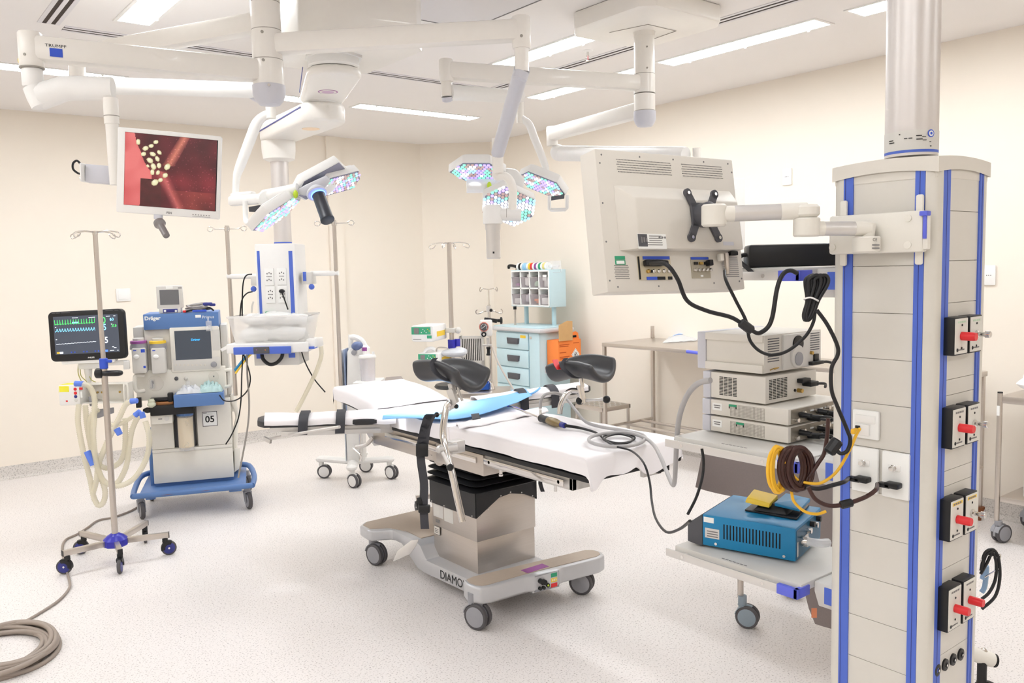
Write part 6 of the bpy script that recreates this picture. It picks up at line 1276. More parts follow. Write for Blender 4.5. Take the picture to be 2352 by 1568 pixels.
for u, v, w_ in ((.34, .05, .09), (.60, .06, .10), (.85, .05, .06), (.95, .05, .03), (.03, .28, .02), (.03, .60, .02), (.90, .86, .03), (.93, .885, .04), (.885, .12, .015), (.90, .26, .02), (.88, .955, .06), (.97, .955, .02)): mb_(u, v, w_, .012, EW)
obj('screen_marks', b, pm, True)
b = MB(INKW); b.M = MP; text(b, 'PHILIPS', .013, (.02, -ph_/2+.016, .0008), (1, 0, 0), (0, 1, 0), INKW, bold=.0003)
for u, w_ in ((-.42, .03), (-.36, .03), (-.26, .07), (.32, .06), (.42, .03)): b.b2((u*pw_-w_*.4, ph_/2-.010, 0), (u*pw_+w_*.4, ph_/2-.0085, .0008), 0, INKG)
obj('logo', b, pm, True)
b = MB(WHT2); b.M = MP; b.hull([(x, y, z) for z in (-.05, -.008) for x, y in ((-.18, -ph_/2+.002), (.17, -ph_/2+.002), (.16, -ph_/2-.020), (-.175, -ph_/2-.020))], r=.004); obj('lower_tray', b, pm, True)
b = MB(LGREY); b.M = MP; b.b2((-.08, -.215, -.07), (.06, -.17, -.02), .004); b.beam((0.03, -.185, -.045), (.24, -.185, -.03), .03, .03, .003); b.beam((.23, -.20, -.03), (.27, -.20, 0.06), .05, .035, .003); b.cyl((-.03, -.215, -.045), (-.03, -.30, -.045), .025, .016, n=16); obj('support_arm', b, AM, True)
for pts in ([(180, 838), (180, 858), (190, 880), (205, 890)], [(184, 838), (186, 862), (200, 876)], [(203, 858), (210, 872), (220, 877)]):
    b = MB(mat('olive_lead', (.66, .64, .36), .5)); b.tube([dep(x, y, 5.35) for x, y in pts], .003, 6); obj('monitor_lead', b, pm, True)
# ---- module rack with yellow measuring module
Rk = dep(238, 903, 5.30); rx = (dep(290, 890, 5.30)-dep(190, 912, 5.30)); rx.z = 0; rx = (rx.normalized()*.82+V((.62, -.78, 0))*.18).normalized(); rf_ = rx.cross(V((0, 0, 1)))
MR = Matrix.Translation(Rk) @ Matrix((rx, V((0, 0, 1)), rf_)).transposed().to_4x4()
t = thing('module_rack', 'ivory module rack with yellow labelled measuring module below the patient monitor', 'medical device', MR @ V((0, -.07, 0)))
b = MB(CREAM); b.M = MR; b.b2((-.16, -.062, -.10), (.145, -.058, 0.02), .002); b.b2((-.16, -.062, -.10), (.145, .058, -.09), .002); b.b2((.135, -.062, -.10), (.145, .062, .02), .003); b.b2((-.16, .052, -.10), (.145, .058, -.02), .002); obj('rack', b, t, True)
b = MB(GOLD); b.M = MR
for u in (-.085, -.055, -.02, .06, .09): b.cyl((u, -.005, -.09), (u, -.005, -.084), .007, n=12)
obj('connector_pin', b, t, True)
b = MB(CREAM); b.M = MR; b.tube([(.145, .05, .01), (.165, .055, .02), (.165, -.03, .02), (.145, -.05, .01)], .007, 8); obj('side_handle', b, t, True)
b = MB(WHT2); b.M = MR; b.b2((-.27, -.068, -.07), (-.135, .062, .035), .008); mod = obj('module', b, t, True)
b = MB(mat('warning_yellow', (.95, .92, .25), .5)); b.M = MR; b.b2((-.262, .018, .0345), (-.20, .055, .036)); b.b2((-.2705, .010, -.05), (-.2695, .055, .03)); b.b2((-.262, .0615, -.06), (-.145, .063, .025)); obj('label', b, mod, True) if 0 else obj('yellow_label', b, t, True)
b = MB(RED); b.M = MR
for y, m in ((.035, RED), (.010, RED), (-.012, NAVY), (-.035, LGREY)): b.lat((-.160, y, .035), (0, 0, 1), [(.010, 0), (.010, .003), (.005, .004)], 14, m)
b.b2((-.135, .03, .03), (-.115, .045, .036), 0, RED); b.b2((-.225, -.045, .0345), (-.213, -.035, .036), 0, RED); b.b2((-.13, -.02, .03), (-.118, .02, .036), 0, INKW); obj('sockets', b, t, True)
b = MB(MGREY); b.cyl(dep(211, 932, 5.34), dep(207, 910, 5.34), .012, n=14); b.hull([dep(x, y, 5.36+k) for k in (0, .05) for x, y in ((210, 958), (222, 940), (262, 935), (262, 948), (238, 945), (226, 960))], r=.004); obj('bracket', b, t, True)
# ---- breathing hoses
hs = thing('breathing_hoses', 'bundle of pale corrugated breathing hoses hanging beside the anaesthesia machine', 'hose', dep(230, 1165, 5.1))
def hose(pts, d=5.15, r=.0165):
    P = cmr([dep(x, y, d+(q[0] if q else 0)) for x, y, *q in pts], 14); L = sum((P[i+1]-P[i]).length for i in range(len(P)-1)); n = int(L/.006); Q = []
    acc = 0; i = 0; dist = [0]
    for a in range(len(P)-1): dist.append(dist[-1]+(P[a+1]-P[a]).length)
    j = 0
    for k in range(n+1):
        s_ = L*k/n
        while j < len(P)-2 and dist[j+1] < s_: j += 1
        q = (s_-dist[j])/max(1e-9, dist[j+1]-dist[j]); Q.append(P[j].lerp(P[j+1], min(1, q)))
    vs = Q; b = MB(HOSE); N = len(Q); b.tube(Q, r, 10, sm=0, rf=lambda u: 1.+.09*(1 if int(round(u*(N-1))) % 2 else -1)); obj('hose', b, hs, True, 70)
hose([(190, 882), (206, 888), (217, 915), (216, 960), (214, 1000), (219, 1050), (228, 1085), (243, 1108, .02), (275, 1115, .03), (310, 1096, .05), (337, 1050, .05), (343, 1005, .06), (334, 968, .08)])
hose([(181, 928), (179, 965), (185, 1005), (194, 1050), (207, 1100), (215, 1140), (226, 1160), (238, 1152), (241, 1125), (228, 1085), (213, 1030), (206, 985), (210, 955), (226, 940)], 5.22)
hose([(302, 921), (288, 930), (276, 955), (258, 990), (240, 1030), (226, 1068), (222, 1100), (214, 1130)], 5.18)
hose([(318, 955), (304, 985), (296, 1030), (290, 1070), (275, 1102), (262, 1112)], 5.25)
hose([(196, 930), (199, 970), (206, 1010), (216, 1050), (240, 1074), (270, 1066), (285, 1040), (288, 1000), (287, 960)], 5.28)
hose([(316, 948), (292, 965), (268, 976), (250, 972)], 5.2, .012)
b = MB(mat('hose_connector_blue', (.38, .52, .90), .4)); C_ = lambda x, y, d=5.15: dep(x, y, d)
for a, c, r in (((172, 881), (192, 881), .018), ((300, 921), (316, 920), .018), ((310, 954), (322, 944), .018), ((329, 960), (325, 946), .018), ((200, 1036), (214, 1068), .020), ((268, 984), (276, 998), .020)):
    bb = MB(mat('hose_connector_blue', (.38, .52, .90), .4)); bb.cyl(C_(*a), C_(*c), r, r*.88, n=16, bev=.002); obj('connector', bb, hs, True)
# ---- drip stand
def iv_stand(lab, base, feet, zt, hooks, knob=True, group=None):
    t = thing('drip_stand', lab, 'drip stand', base); bx, by = base[0], base[1]
    b = MB(STEEL); b.cyl((bx, by, .13), (bx, by, zt*.62), .0165, n=18); b.cyl((bx, by, zt*.6), (bx, by, zt), .0125, n=18); obj('pole', b, t, True)
    b = MB(HUB); b.lathe([(.062, .095), (.066, .10), (.066, .132), (.045, .152), (.024, .165), (0, .166)], 10, None, Matrix.Translation((bx, by, 0))); obj('hub', b, t, True)
    for fx, fy in feet:
        d = V((fx-bx, fy-by, 0)); L = d.length; d.normalize(); b = MB(STEEL); b.beam(V((bx, by, .118))+d*.05, V((bx, by, .118))+d*(L), .026, .03, .001); b.beam(V((bx, by, .118))+d*L, V((bx, by, .118))+d*(L+.004), .026, .03, 0, BLK); obj('leg', b, t, True)
        caster(t, fx-d.x*.02, fy-d.y*.02, .082, math.atan2(d.y, d.x)+R(feet.index((fx, fy))*23-40), BLK, NAVY, z_top=.105, twin=False, hood=True)
    hook_set(t, bx, by, zt, hooks); return t
def hook_set(t, bx, by, zt, n, span=.15, up=.0, ring=False):
    for k in range(n):
        a = 2*PI*k/n+.66; d = V((math.cos(a), math.sin(a), 0)); o = V((bx, by, zt)); b = MB(CHROME)
        if ring:
            b.tube([o, o+d*span*.7]+[o+d*(span*.85)+d*(-.15*span)*math.cos(q)+V((0, 0, .022*math.sin(q))) for q in [2*PI*j/10 for j in range(1, 11)]], .0032, 6)
        else: b.tube([o, o+d*span*.45+V((0, 0, .006)), o+d*span*.85, o+d*span*1.05+V((0, 0, -.012)), o+d*span*1.0+V((0, 0, -.03)), o+d*span*.8+V((0, 0, -.022)), o+d*span*.72+V((0, 0, -.008))], .0035, 6)
        obj('hook', b, t, True)
    b = MB(CHROME); b.cyl((bx, by, zt-.012), (bx, by, zt+.008), .015, n=14); obj('top_collar', b, t, True)
ivf = [(.80, 4.985), (1.045, 4.80), (1.335, 4.93), (1.30, 5.26), (.955, 5.31)]
st = iv_stand('tall steel drip stand on five black casters, standing before the patient monitor', (1.071, 5.012, 0), ivf, 1.842, 4)
b = MB(INKB); pz = dep(236, 836, 4.585); ax0 = V((1.071, 5.012, pz.z)); b.cyl(ax0-V((0, 0, .03)), ax0+V((0, 0, .028)), .022, n=16, bev=.003); b.beam(ax0+V((0, 0, .012)), ax0+V((0, 0, .012))+RT*.045, .016, .016, .003); b.m = HUB; obj('lock_collar', b, st, True)
b = MB(BLK); ax1 = ax0-V((0, 0, .055)); b.cyl(ax1-RT*.045, ax1-RT*.005, .028, n=18, bev=.004); b.tube([ax1-RT*.01, ax1+RT*.02-FH*.02, ax1+RT*.07-FH*.02, ax1+RT*.085, ax1+RT*.07+FH*.03, ax1+RT*.02+FH*.02], .014, 10, closed=True); obj('clamp', b, st, True)
# ---- floor cable and coil
FC = lambda x, y: atz(x, y, .008)
t = thing('floor_cable', 'long thin beige cable lying on the floor between anaesthesia machine and cable coil', 'cable', FC(150, 1330))
b = MB(FCAB); b.tube([FC(x, y) for x, y in ((330, 1155), (302, 1172), (262, 1187), (225, 1195), (200, 1212), (178, 1226), (150, 1240), (143, 1262), (150, 1300), (160, 1335), (158, 1352), (135, 1378), (95, 1405), (50, 1430), (5, 1446), (-40, 1465))], .0065, 8, sm=8); obj('lead', b, t, True, 60)
t = thing('coiled_floor_cable', 'coil of thick beige cable lying alone on the open floor', 'cable', FC(20, 1500)); c0 = atz(0, 1500, .01)
for k in range(8):
    b = MB(FCAB); rr0 = .25-.012*(k % 4); ox, oy = rnd.uniform(-.025, .025)+c0.x, rnd.uniform(-.025, .025)+c0.y; b.tube([(ox+rr0*math.cos(a)*.82, oy+rr0*math.sin(a)*1.05, .012+.011*(k//2)+.006*math.sin(a*2+k)) for a in [2*PI*q/14 for q in range(14)]], .0105, 9, closed=True, sm=5); obj('loop', b, t, True, 60)
# ------------------------------------------------------------------ anaesthesia pendant in the middle
P5 = dep(645, 450, 5.2); g5 = lambda x, y, o=0.: vert(x, y, P5)+FH.normalized()*o; F5 = FH.normalized(); R5 = V((F5.y, -F5.x, 0))
pd = thing('anaesthesia_pendant', 'white pendant head with blue strips and sockets hanging above the table head end', 'pendant', g5(650, 830))
z2_ = vert(645, 325, P5).z; J2 = atz(742, 285, z2_); z1_ = vert(742, 235, J2).z; M1 = atz(768, 178, z1_); CB_ = 2.618
b = MB(WHT); b.prism([(M1.x-.31, M1.y-.30), (M1.x-.22, M1.y-.40), (M1.x+.22, M1.y-.40), (M1.x+.31, M1.y-.30), (M1.x+.31, M1.y+.22), (M1.x+.22, M1.y+.32), (M1.x-.22, M1.y+.32), (M1.x-.31, M1.y+.22)], CH-CB_, .012, None, Matrix.Translation((0, 0, CB_))); obj('ceiling_cover', b, pd, True)
b = MB(WHT2); b.lathe([(.14, CB_-.012), (.14, CB_+.001)], 8, None, Matrix.Translation((M1.x, M1.y, 0))); b.lathe([(.112, CB_-.055), (.120, CB_-.045), (.120, CB_-.012)], 32, None, Matrix.Translation((M1.x, M1.y, 0))); obj('bearing', b, pd, True)
def seg(p, q, wd, za, zb, m=WHT, r=.02):
    p, q = V((p.x, p.y, 0)), V((q.x, q.y, 0)); d = (q-p).normalized(); s_ = V((-d.y, d.x, 0)); b = MB(m); L = (q-p).length; pts = []
    for a in range(7): t_ = R(90+180*a/6); pts.append(p+d*math.cos(t_)*wd/2*.9+s_*math.sin(t_)*wd/2)
    for a in range(7): t_ = R(-90+180*a/6); pts.append(q+d*math.cos(t_)*wd/2*.8+s_*math.sin(t_)*wd/2*.9)
    b.prism([(v.x, v.y) for v in pts], zb-za, r, None, Matrix.Translation((0, 0, za)), 3); return b, d, s_
b, d_, s_ = seg(M1, J2, .26, z1_-.005, CB_-.055)
c_ = (M1+J2)/2
for rr0, m in ((.05, PURP), (.044, WHT), (.032, mat('faded_pink_logo', (.80, .68, .78), .5))): b.lathe([(rr0, 0), (rr0, .002)], 28, m, Matrix.Translation((c_.x, c_.y, z1_-.0055-.0005*(3 if m is not PURP and m is not WHT else 2 if m is WHT else 1))))
obj('upper_arm', b, pd, True)
b = MB(NAVY)
for sg in (-1, 1):
    p = V((M1.x, M1.y, z1_+.13))+s_*sg*.131; q = V((J2.x, J2.y, z1_+.05))+s_*sg*.118; b.beam(p-d_*.05, p+d_*.02, .003, .012, 0, up=(0, 0, 1)); b.beam(p, q, .004, .006, 0)
obj('arm_stripe', b, pd, True)
b = MB(WHT2); b.lathe([(.095, z2_+.10), (.105, z2_+.11), (.105, z1_-.004)], 32, None, Matrix.Translation((J2.x, J2.y, 0))); obj('bearing', b, pd, True)
b, d_, s_ = seg(J2, P5, .25, z2_+.0, z2_+.105); c_ = (J2*.75+P5*.25); b.lathe([(.05, 0), (.05, .002)], 28, mat('faded_orange_logo', (.96, .86, .74), .5), Matrix.Translation((c_.x, c_.y, z2_-.0012))); obj('lower_arm', b, pd, True)
b = MB(NAVY)
for sg in (-1, 1): b.beam(V((J2.x, J2.y, z2_+.08))+s_*sg*.126, V((P5.x, P5.y, z2_+.055))+s_*sg*.114-d_*.0, .004, .007, 0)
obj('arm_stripe', b, pd, True)
zz5 = lambda y: vert(645, y, P5).z
b = MB(WHT); b.lathe([(.06, zz5(372)), (.095, zz5(366)), (.102, zz5(345)), (.102, z2_+.0)], 36, None, Matrix.Translation((P5.x, P5.y, 0))); obj('neck', b, pd, True)
b = MB(TUBEM); b.cyl((P5.x, P5.y, zz5(560)), (P5.x, P5.y, zz5(368)), .0535, n=40); b.cyl((P5.x, P5.y, zz5(559)), (P5.x, P5.y, zz5(556)), .0545, n=40, m=BLUE); obj('drop_tube', b, pd, True)
def box5(b, xa, ya, xb, yb, o0, o1, r=.003, m=None):
    p, q = g5(xa, ya, o0), g5(xb, yb, o0); c = (p+q)/2+F5*(o1-o0)/2; dx = abs((q-p).dot(R5)); dz = abs(q.z-p.z); M = Matrix.Translation(c) @ Matrix((R5, F5, V((0, 0, 1)))).transposed().to_4x4(); b.box((0, 0, 0), (dx, abs(o1-o0), dz), r, m, M)
b = MB(WHT2); box5(b, 597, 562, 699, 800, -.12, .14, .008); obj('body', b, pd, True)
for xa, xb in ((603, 618), (674, 691)): b = MB(BLUE); box5(b, xa, 577, xb, 760, -.1215, -.11, 0); obj('blue_insert', b, pd, True)
for xa, ya in ((620, 616), (648, 615), (623, 656), (650, 655)):
    b = MB(INKW); box5(b, xa, ya, xa+23, ya+38, -.128, -.119, .003); o = obj('socket_plate', b, pd, True)
    b = MB(INKG)
    for yy in (11, 26):
        for dx, dy in ((7, 1), (11.5, -1), (16, 1)): box5(b, xa+dx-1.2, ya+yy+dy-1.5, xa+dx+1.2, ya+yy+dy+1.5, -.1295, -.127, 0)
    for k in range(4): box5(b, xa+6+k*3, ya+17.5, xa+8+k*3, ya+19.5, -.1295, -.127, 0)
    q = obj('socket_holes', b, o, True)
b = MB(BLK); b.sph(g5(661, 667, -.14), (.018, .018, .013), 14); b.tube([g5(661, 667, -.145), g5(668, 685, -.15), g5(676, 708, -.15)], .004, 7); obj('plug', b, pd, True)
b = MB(LGREY); box5(b, 582, 634, 600, 655, -.06, .06, .004); box5(b, 697, 625, 722, 652, -.06, .06, .004); obj('rail_clamp', b, pd, True)
b = MB(BLUE); box5(b, 701, 624, 709, 645, -.064, -.05, .001); b.sph(g5(588, 663, -.05), .018, 14); b.sph(g5(720, 658, -.05), .018, 14); obj('blue_knob', b, pd, True)
b = MB(WHT2); b.tube([g5(522, 635), g5(597, 634)], .016, 12, sm=0); obj('rail_arm', b, pd, True)
b = MB(WHT2); b.tube([g5(714, 628), g5(778, 627)], .016, 12, sm=0); obj('rail_arm', b, pd, True)
for (xt, yt, xb, yb, jx, lab) in ((521, 518, 541, 908, 0, 'l'), (769, 505, 781, 885, 0, 'r')):
    mid = g5((xt+xb)/2, (yt+yb)/2); zt_, zb_2 = vert(xt, yt, mid).z, vert(xb, yb, mid).z; b = MB(STEEL); b.cyl((mid.x, mid.y, zb_2), (mid.x, mid.y, zt_), .0125, n=16); po = obj('drip_pole', b, pd, True)
    for dd_ in (R5, -R5):
        o_ = V((mid.x, mid.y, zt_-.02)); b = MB(CHROME); b.tube([o_, o_+dd_*.07]+[o_+dd_*.105-dd_*.018*math.cos(q)+V((0, 0, .014*math.sin(q))) for q in [2*PI*j/10 for j in range(1, 11)]], .003, 6); obj('hook', b, po, True)
    b = MB(CHROME); b.cyl((mid.x, mid.y, zt_-.035), (mid.x, mid.y, zt_-.008), .017, n=12); obj('collar', b, po, True)
# shelf with handle
b = MB(WHT2); box5(b, 556, 781, 735, 797, -.30, .10, .006); obj('shelf', b, pd, True)
b = MB(BLUE); box5(b, 573, 787, 698, 800, -.315, -.298, .004); o = obj('shelf_front', b, pd, True)
b = MB(DGREY); box5(b, 617, 786, 652, 800, -.319, -.313, .003); [b.sph(g5(x, 792, -.319), .004, 8, m) for x, m in ((624, PURP), (643, ORNG))]; obj('control_pad', b, o, True)
b = MB(LGREY); box5(b, 605, 800, 706, 829, -.20, .05, .004); obj('under_box', b, pd, True)
b = MB(BLUE); box5(b, 611, 804, 628, 815, -.205, -.199, .002); box5(b, 682, 803, 697, 813, -.205, -.199, .002); obj('blue_plate', b, pd, True)
b = MB(BLK); b.tube([g5(626, 801, -.23), g5(630, 815, -.24), g5(643, 826, -.24), g5(658, 824, -.24), g5(670, 812, -.24), g5(672, 800, -.23)], .011, 10); obj('grip_handle', b, pd, True)
b = MB(WHT2); box5(b, 728, 770, 746, 790, -.28, -.2, .004); b.beam(g5(544, 794, -.29), g5(563, 784, -.28), .02, .02, .003); obj('side_bracket', b, pd, True)
b = MB(BLUE); box5(b, 730, 786, 746, 791, -.29, -.2, .002); obj('side_clip', b, pd, True)
for pts, r, m in (([(597, 629), (584, 632), (577, 650), (575, 690), (575, 722)], .0042, BLK), ([(598, 668), (585, 672), (574, 688), (570, 725)], .0042, BLK), ([(600, 690), (597, 700), (596, 715)], .005, LGREY),
                  ([(577, 800), (574, 850), (572, 910), (566, 950), (552, 985), (538, 1008)], .004, BLK), ([(576, 802), (586, 830), (593, 862), (585, 890), (562, 909), (536, 911), (524, 898)], .004, BLK), ([(586, 800), (586, 850), (590, 910), (588, 960), (578, 1020), (566, 1082)], .0055, GCAB), ([(706, 797), (715, 825), (735, 862), (760, 892)], .004, BLK), ([(750, 790), (751, 810), (742, 840), (726, 875), (706, 915), (695, 935)], .013, HOSE)):
    t = None; b = MB(m); b.tube([g5(x, y, -.16) for x, y in pts], r, 8); obj('cable', b, pd, True, 60)
b = MB(mat('teal_blue_hose', (.20, .55, .75), .4)); b.tube([g5(585, 803, -.05), g5(568, 820, -.05), g5(545, 848, -.05)], .008, 8); b.tube([g5(588, 806, -.05), g5(570, 824, -.05), g5(547, 855, -.05)], .006, 8, YEL); obj('gas_hose', b, pd, True)
# basket on the shelf
zs5 = vert(645, 781, P5).z
t = thing('storage_basket', 'translucent plastic basket heaped with white bags on the pendant shelf', 'basket', g5(645, 782, -.13))
def bwall(b, k0, k1, z0, z1):
    c = g5(646, 781, -.12); c.z = 0; o_ = []
    for z, k in ((z0, k0), (z1, k1)):
        for sx, sy in ((-1, -1), (1, -1), (1, 1), (-1, 1)): o_.append(c+R5*sx*(.205*k)+F5*sy*(.13*k)+V((0, 0, z)))
    return b.add(o_, [(0, 1, 5, 4), (1, 2, 6, 5), (2, 3, 7, 6), (3, 0, 4, 7)])
zb5 = zs5+.004; b = MB(MILK); bwall(b, 1, 1.16, zb5, zb5+.16); b.add([v.copy() for v in b.v[:4]], [(0, 1, 2, 3)]); obj('tub', b, t, True)
b = MB(MILK); c = g5(646, 781, -.12); c.z = zb5+.16; rim = [c+R5*sx*.24+F5*sy*.153 for sx, sy in ((-1, -1), (1, -1), (1, 1), (-1, 1))]; b.tube(rim, .007, 6, closed=True, sm=0); obj('rim', b, t, True)
BAG = mat('white_bag_film', (.95, .95, .94), .4, var=.03, alpha=.92)
for k, (ox, oy, oz, sx, sy, sz, rot) in enumerate(((-.10, -.02, .045, .11, .08, .05, .2), (.09, -.03, .05, .12, .08, .05, -.3), (-.02, .04, .09, .15, .08, .055, .1), (-.09, .0, .135, .12, .09, .035, -.2), (.10, .01, .13, .13, .09, .04, .3), (.02, -.03, .15, .10, .07, .035, 0.))):
    b = MB(BAG); c = g5(646, 781, -.12); c.z = zb5+oz; M = Matrix.Translation(c+R5*ox+F5*oy) @ Matrix.Rotation(-R(38)+rot, 4, 'Z')
    n_, m_ = 18, 12; vs = []; fs = []
    b.M = M
    def f(u, v):
        th = PI*v; ph = 2*PI*u; r_ = 1+.28*noise.noise(V((3*math.cos(ph), 3*math.sin(ph), 4*v+k*3))); return (sx*r_*math.sin(th)*math.cos(ph), sy*r_*math.sin(th)*math.sin(ph), sz*r_*math.cos(th))
    b.grid(f, 20, 12); tt = solo('plastic_bag', b, ['white bag at left front of the pendant basket', 'white bag at right front of the pendant basket', 'white bag in the middle of the pendant basket heap', 'white bag lying on top left of the basket heap', 'white bag lying on top right of the basket heap', 'white bag in the front centre of the basket heap'][k], 'bag', 'white bags heaped in the basket', 40)
b = MB(GRN); q = g5(632, 716, -.12); b.box((q.x, q.y, q.z), (.05, .03, .02), .006); solo('green_packet', b, 'small green packet on top of the white bags in the basket', 'packet')
# ------------------------------------------------------------------ pale blue drawer cart in the corner
ct = thing('drawer_cart', 'pale blue drawer cart with dark handles and a rack of bins, in the corner', 'cart', (5.10, 6.17, 0))
b = MB(CART); b.b2((4.92, 5.84, .14), (5.28, 6.50, 1.0), .006); obj('body', b, ct, True)
b = MB(mat('cart_top_edge', (.80, .80, .81), .4)); b.b2((4.88, 5.80, .995), (5.31, 6.54, 1.035), .018); obj('worktop_edge', b, ct, True)
b = MB(CART); b.b2((4.90, 5.82, 1.030), (5.29, 6.52, 1.046), .006); obj('worktop', b, ct, True)
zd = [.985, .825, .655, .485, .315, .165]
for i in range(5):
    b = MB(CART); b.b2((4.902, 6.00, zd[i+1]+.005), (4.925, 6.485, zd[i]-.005), .004); d = obj('drawer', b, ct, True)
    b = MB(DGREY); zm = (zd[i]+zd[i+1])/2; b.hull([(x, y, z) for x, dz, dy in ((4.902, 0, 0), (4.885, -.006, .01)) for y, z in ((6.12+dy, zm+.030), (6.31-dy, zm+.030), (6.30-dy, zm-.022+dz), (6.13+dy, zm-.022+dz))], r=.003); obj('handle', b, d, True)
b = MB(CART); b.b2((4.905, 5.84, .16), (4.925, 5.985, .99), .004); obj('corner_post', b, ct, True)
b = MB(YEL); b.b2((4.9005, 6.03, .94), (4.903, 6.11, .965)); obj('yellow_tag', b, ct, True)
b = MB(CHROME); b.b2((4.902, 5.945, .935), (4.906, 5.975, .96), .002); obj('lock', b, ct, True)
b = MB(WHT2); b.b2((4.97, 5.66, .62), (5.28, 5.84, .625))
for k in range(8): b.beam((4.975+.042*k, 5.66, .625), (4.975+.042*k, 5.66, .69), .004, .004)
for k in range(5): b.beam((4.97, 5.66+.045*k, .625), (4.97, 5.66+.045*k, .69), .004, .004)
for z in (.645, .667, .69): b.beam((4.97, 5.66, z), (5.28, 5.66, z), .004, .004); b.beam((4.97, 5.66, z), (4.97, 5.84, z), .004, .004)
obj('wire_basket', b, ct, True)
for x, y in ((4.96, 5.9), (4.96, 6.44), (5.22, 5.9), (5.22, 6.44)): caster(ct, x, y, .10, R(30), MGREY, MGREY, z_top=.145)
b = MB(CART)
for y in (5.93, 6.34): b.b2((5.17, y, 1.04), (5.20, y+.035, 1.26), .003)
obj('rack_post', b, ct, True)
b = MB(BLK); b.cyl((5.02, 6.33, 1.046), (5.02, 6.33, 1.20), .010, n=12, m=STEEL); b.cyl((5.02, 6.33, 1.195), (5.02, 6.33, 1.225), .016, n=14); obj('post_cap', b, ct, True)
# bin rack: frame is part of the cart, each tilting bin a part
b = MB(CART); y0, y1, z0, z1 = 5.87, 6.42, 1.235, 1.56
b.b2((5.06, y0-.012, z0-.012), (5.26, y0, z1+.012), .002); b.b2((5.06, y1, z0-.012), (5.26, y1+.012, z1+.012), .002); b.b2((5.06, y0, z1), (5.26, y1, z1+.012), .002); b.b2((5.06, y0, z0-.012), (5.26, y1, z0), .002); b.b2((5.245, y0, z0), (5.26, y1, z1)); obj('rack_case', b, ct, True)
b = MB(INKW)
for k in range(5): y = y0+(y1-y0)*k/4; b.b2((5.055, y-.006, z0), (5.20, y+.006, z1))
for z in (z0, (z0+z1)/2, z1): b.b2((5.055, y0, z-.006), (5.20, y1, z+.006))
obj('rack_grid', b, ct, True)
GBIN = mat('clear_bin', (.72, .68, .70), .2, alpha=.42)
rnd = random.Random(9); cont = [('purple_packets', PURP), ('white_packets', INKW), ('green_packets', mat('pale_green_print2', (.70, .82, .72), .6)), ('white_packets', INKW), ('white_box', INKW), ('grey_packets', mat('greyish_packet', (.84, .83, .86), .5)), ('orange_packets', mat('orange_packet', (.95, .55, .30), .5)), ('white_box', INKW)]
for r_ in range(2):
    for c_ in range(4):
        ya = y1-(y1-y0)*(c_+.04)/4-.008; yb = y1-(y1-y0)*(c_+.96)/4+.008; za_ = z1-(z1-z0)*(r_+1)/2+.010; zb_3 = z1-(z1-z0)*r_/2-.010
        b = MB(GBIN); b.add([(5.062, ya, za_), (5.062, yb, za_), (5.05, yb, zb_3-.05), (5.05, ya, zb_3-.05), (5.19, ya, za_), (5.19, yb, za_), (5.19, ya, zb_3-.02), (5.19, yb, zb_3-.02)], [(0, 1, 2, 3), (0, 4, 5, 1), (0, 3, 6, 4), (1, 5, 7, 2)]); b.beam((5.050, ya, zb_3-.05), (5.050, yb, zb_3-.05), .006, .008); bn = obj('bin', b, ct, True)
        nm, m = cont[r_*4+c_]; b = MB(m); hgt = (.03, .11, .07, .10, .05, .09, .04, .06)[r_*4+c_]
        if nm == 'white_box': b.box((5.11, (ya+yb)/2, za_+hgt/2+.004), (.08, abs(ya-yb)*.8, hgt), .003)
        else:
            for k in range(6): b.box((5.08+.012*k, (ya+yb)/2+rnd.uniform(-.02, .02), za_+.012+hgt*rnd.uniform(.2, .8)), (.012, abs(ya-yb)*rnd.uniform(.45, .65), max(.02, hgt*rnd.uniform(.3, .7))), .002, None, Matrix.Rotation(0, 4, 'X'))
        obj(nm, b, bn, True)
# roll holder over the rack
t = thing('tape_roll_holder', 'clear rod of coloured tape rolls with black handle above the bin rack', 'tape holder', (5.15, 6.2, 1.575))
b = MB(CLEAR); yk = [atx(x, 614, 5.15).y for x in (1172, 1280)]; zr_ = atx(1225, 612, 5.15).z; b.cyl((5.15, yk[0], zr_), (5.15, yk[1]-.02, zr_), .012, n=12); b.b2((5.10, yk[1], zr_-.06), (5.20, yk[0]-.10, zr_-.055)); b.b2((5.195, yk[1], zr_-.055), (5.20, yk[0]-.1, zr_+.05)); b.b2((5.12, yk[1]+.02, 1.573), (5.18, yk[1]+.03, zr_)); obj('rod', b, t, True)
b = MB(BLK); b.tube([(5.14, yk[0]+.01, zr_-.01), (5.13, yk[0]-.005, zr_+.012), (5.13, yk[0]-.06, zr_+.014), (5.14, yk[0]-.12, zr_)], .014, 10); b.cyl((5.15, yk[0]-.09, zr_), (5.15, yk[0]-.09, 1.573), .006, n=8, m=STEEL); obj('handle', b, t, True)
ys = yk[0]-.14; cols = [INKW, INK, INKW, mat('sky_tape', (.62, .80, .92), .5), mat('sky_tape', (.62, .80, .92), .5), INKW, YEL, RED, INKW, PURP, INKW, GRN, INKW, mat('straw_tape', (.90, .84, .55), .5), INKW]
for k, m in enumerate(cols):
    b = MB(m); w_ = .026; b.cyl((5.15, ys-k*.030, zr_), (5.15, ys-k*.030-w_, zr_), .038, n=20); obj('tape_roll', b, t, True)
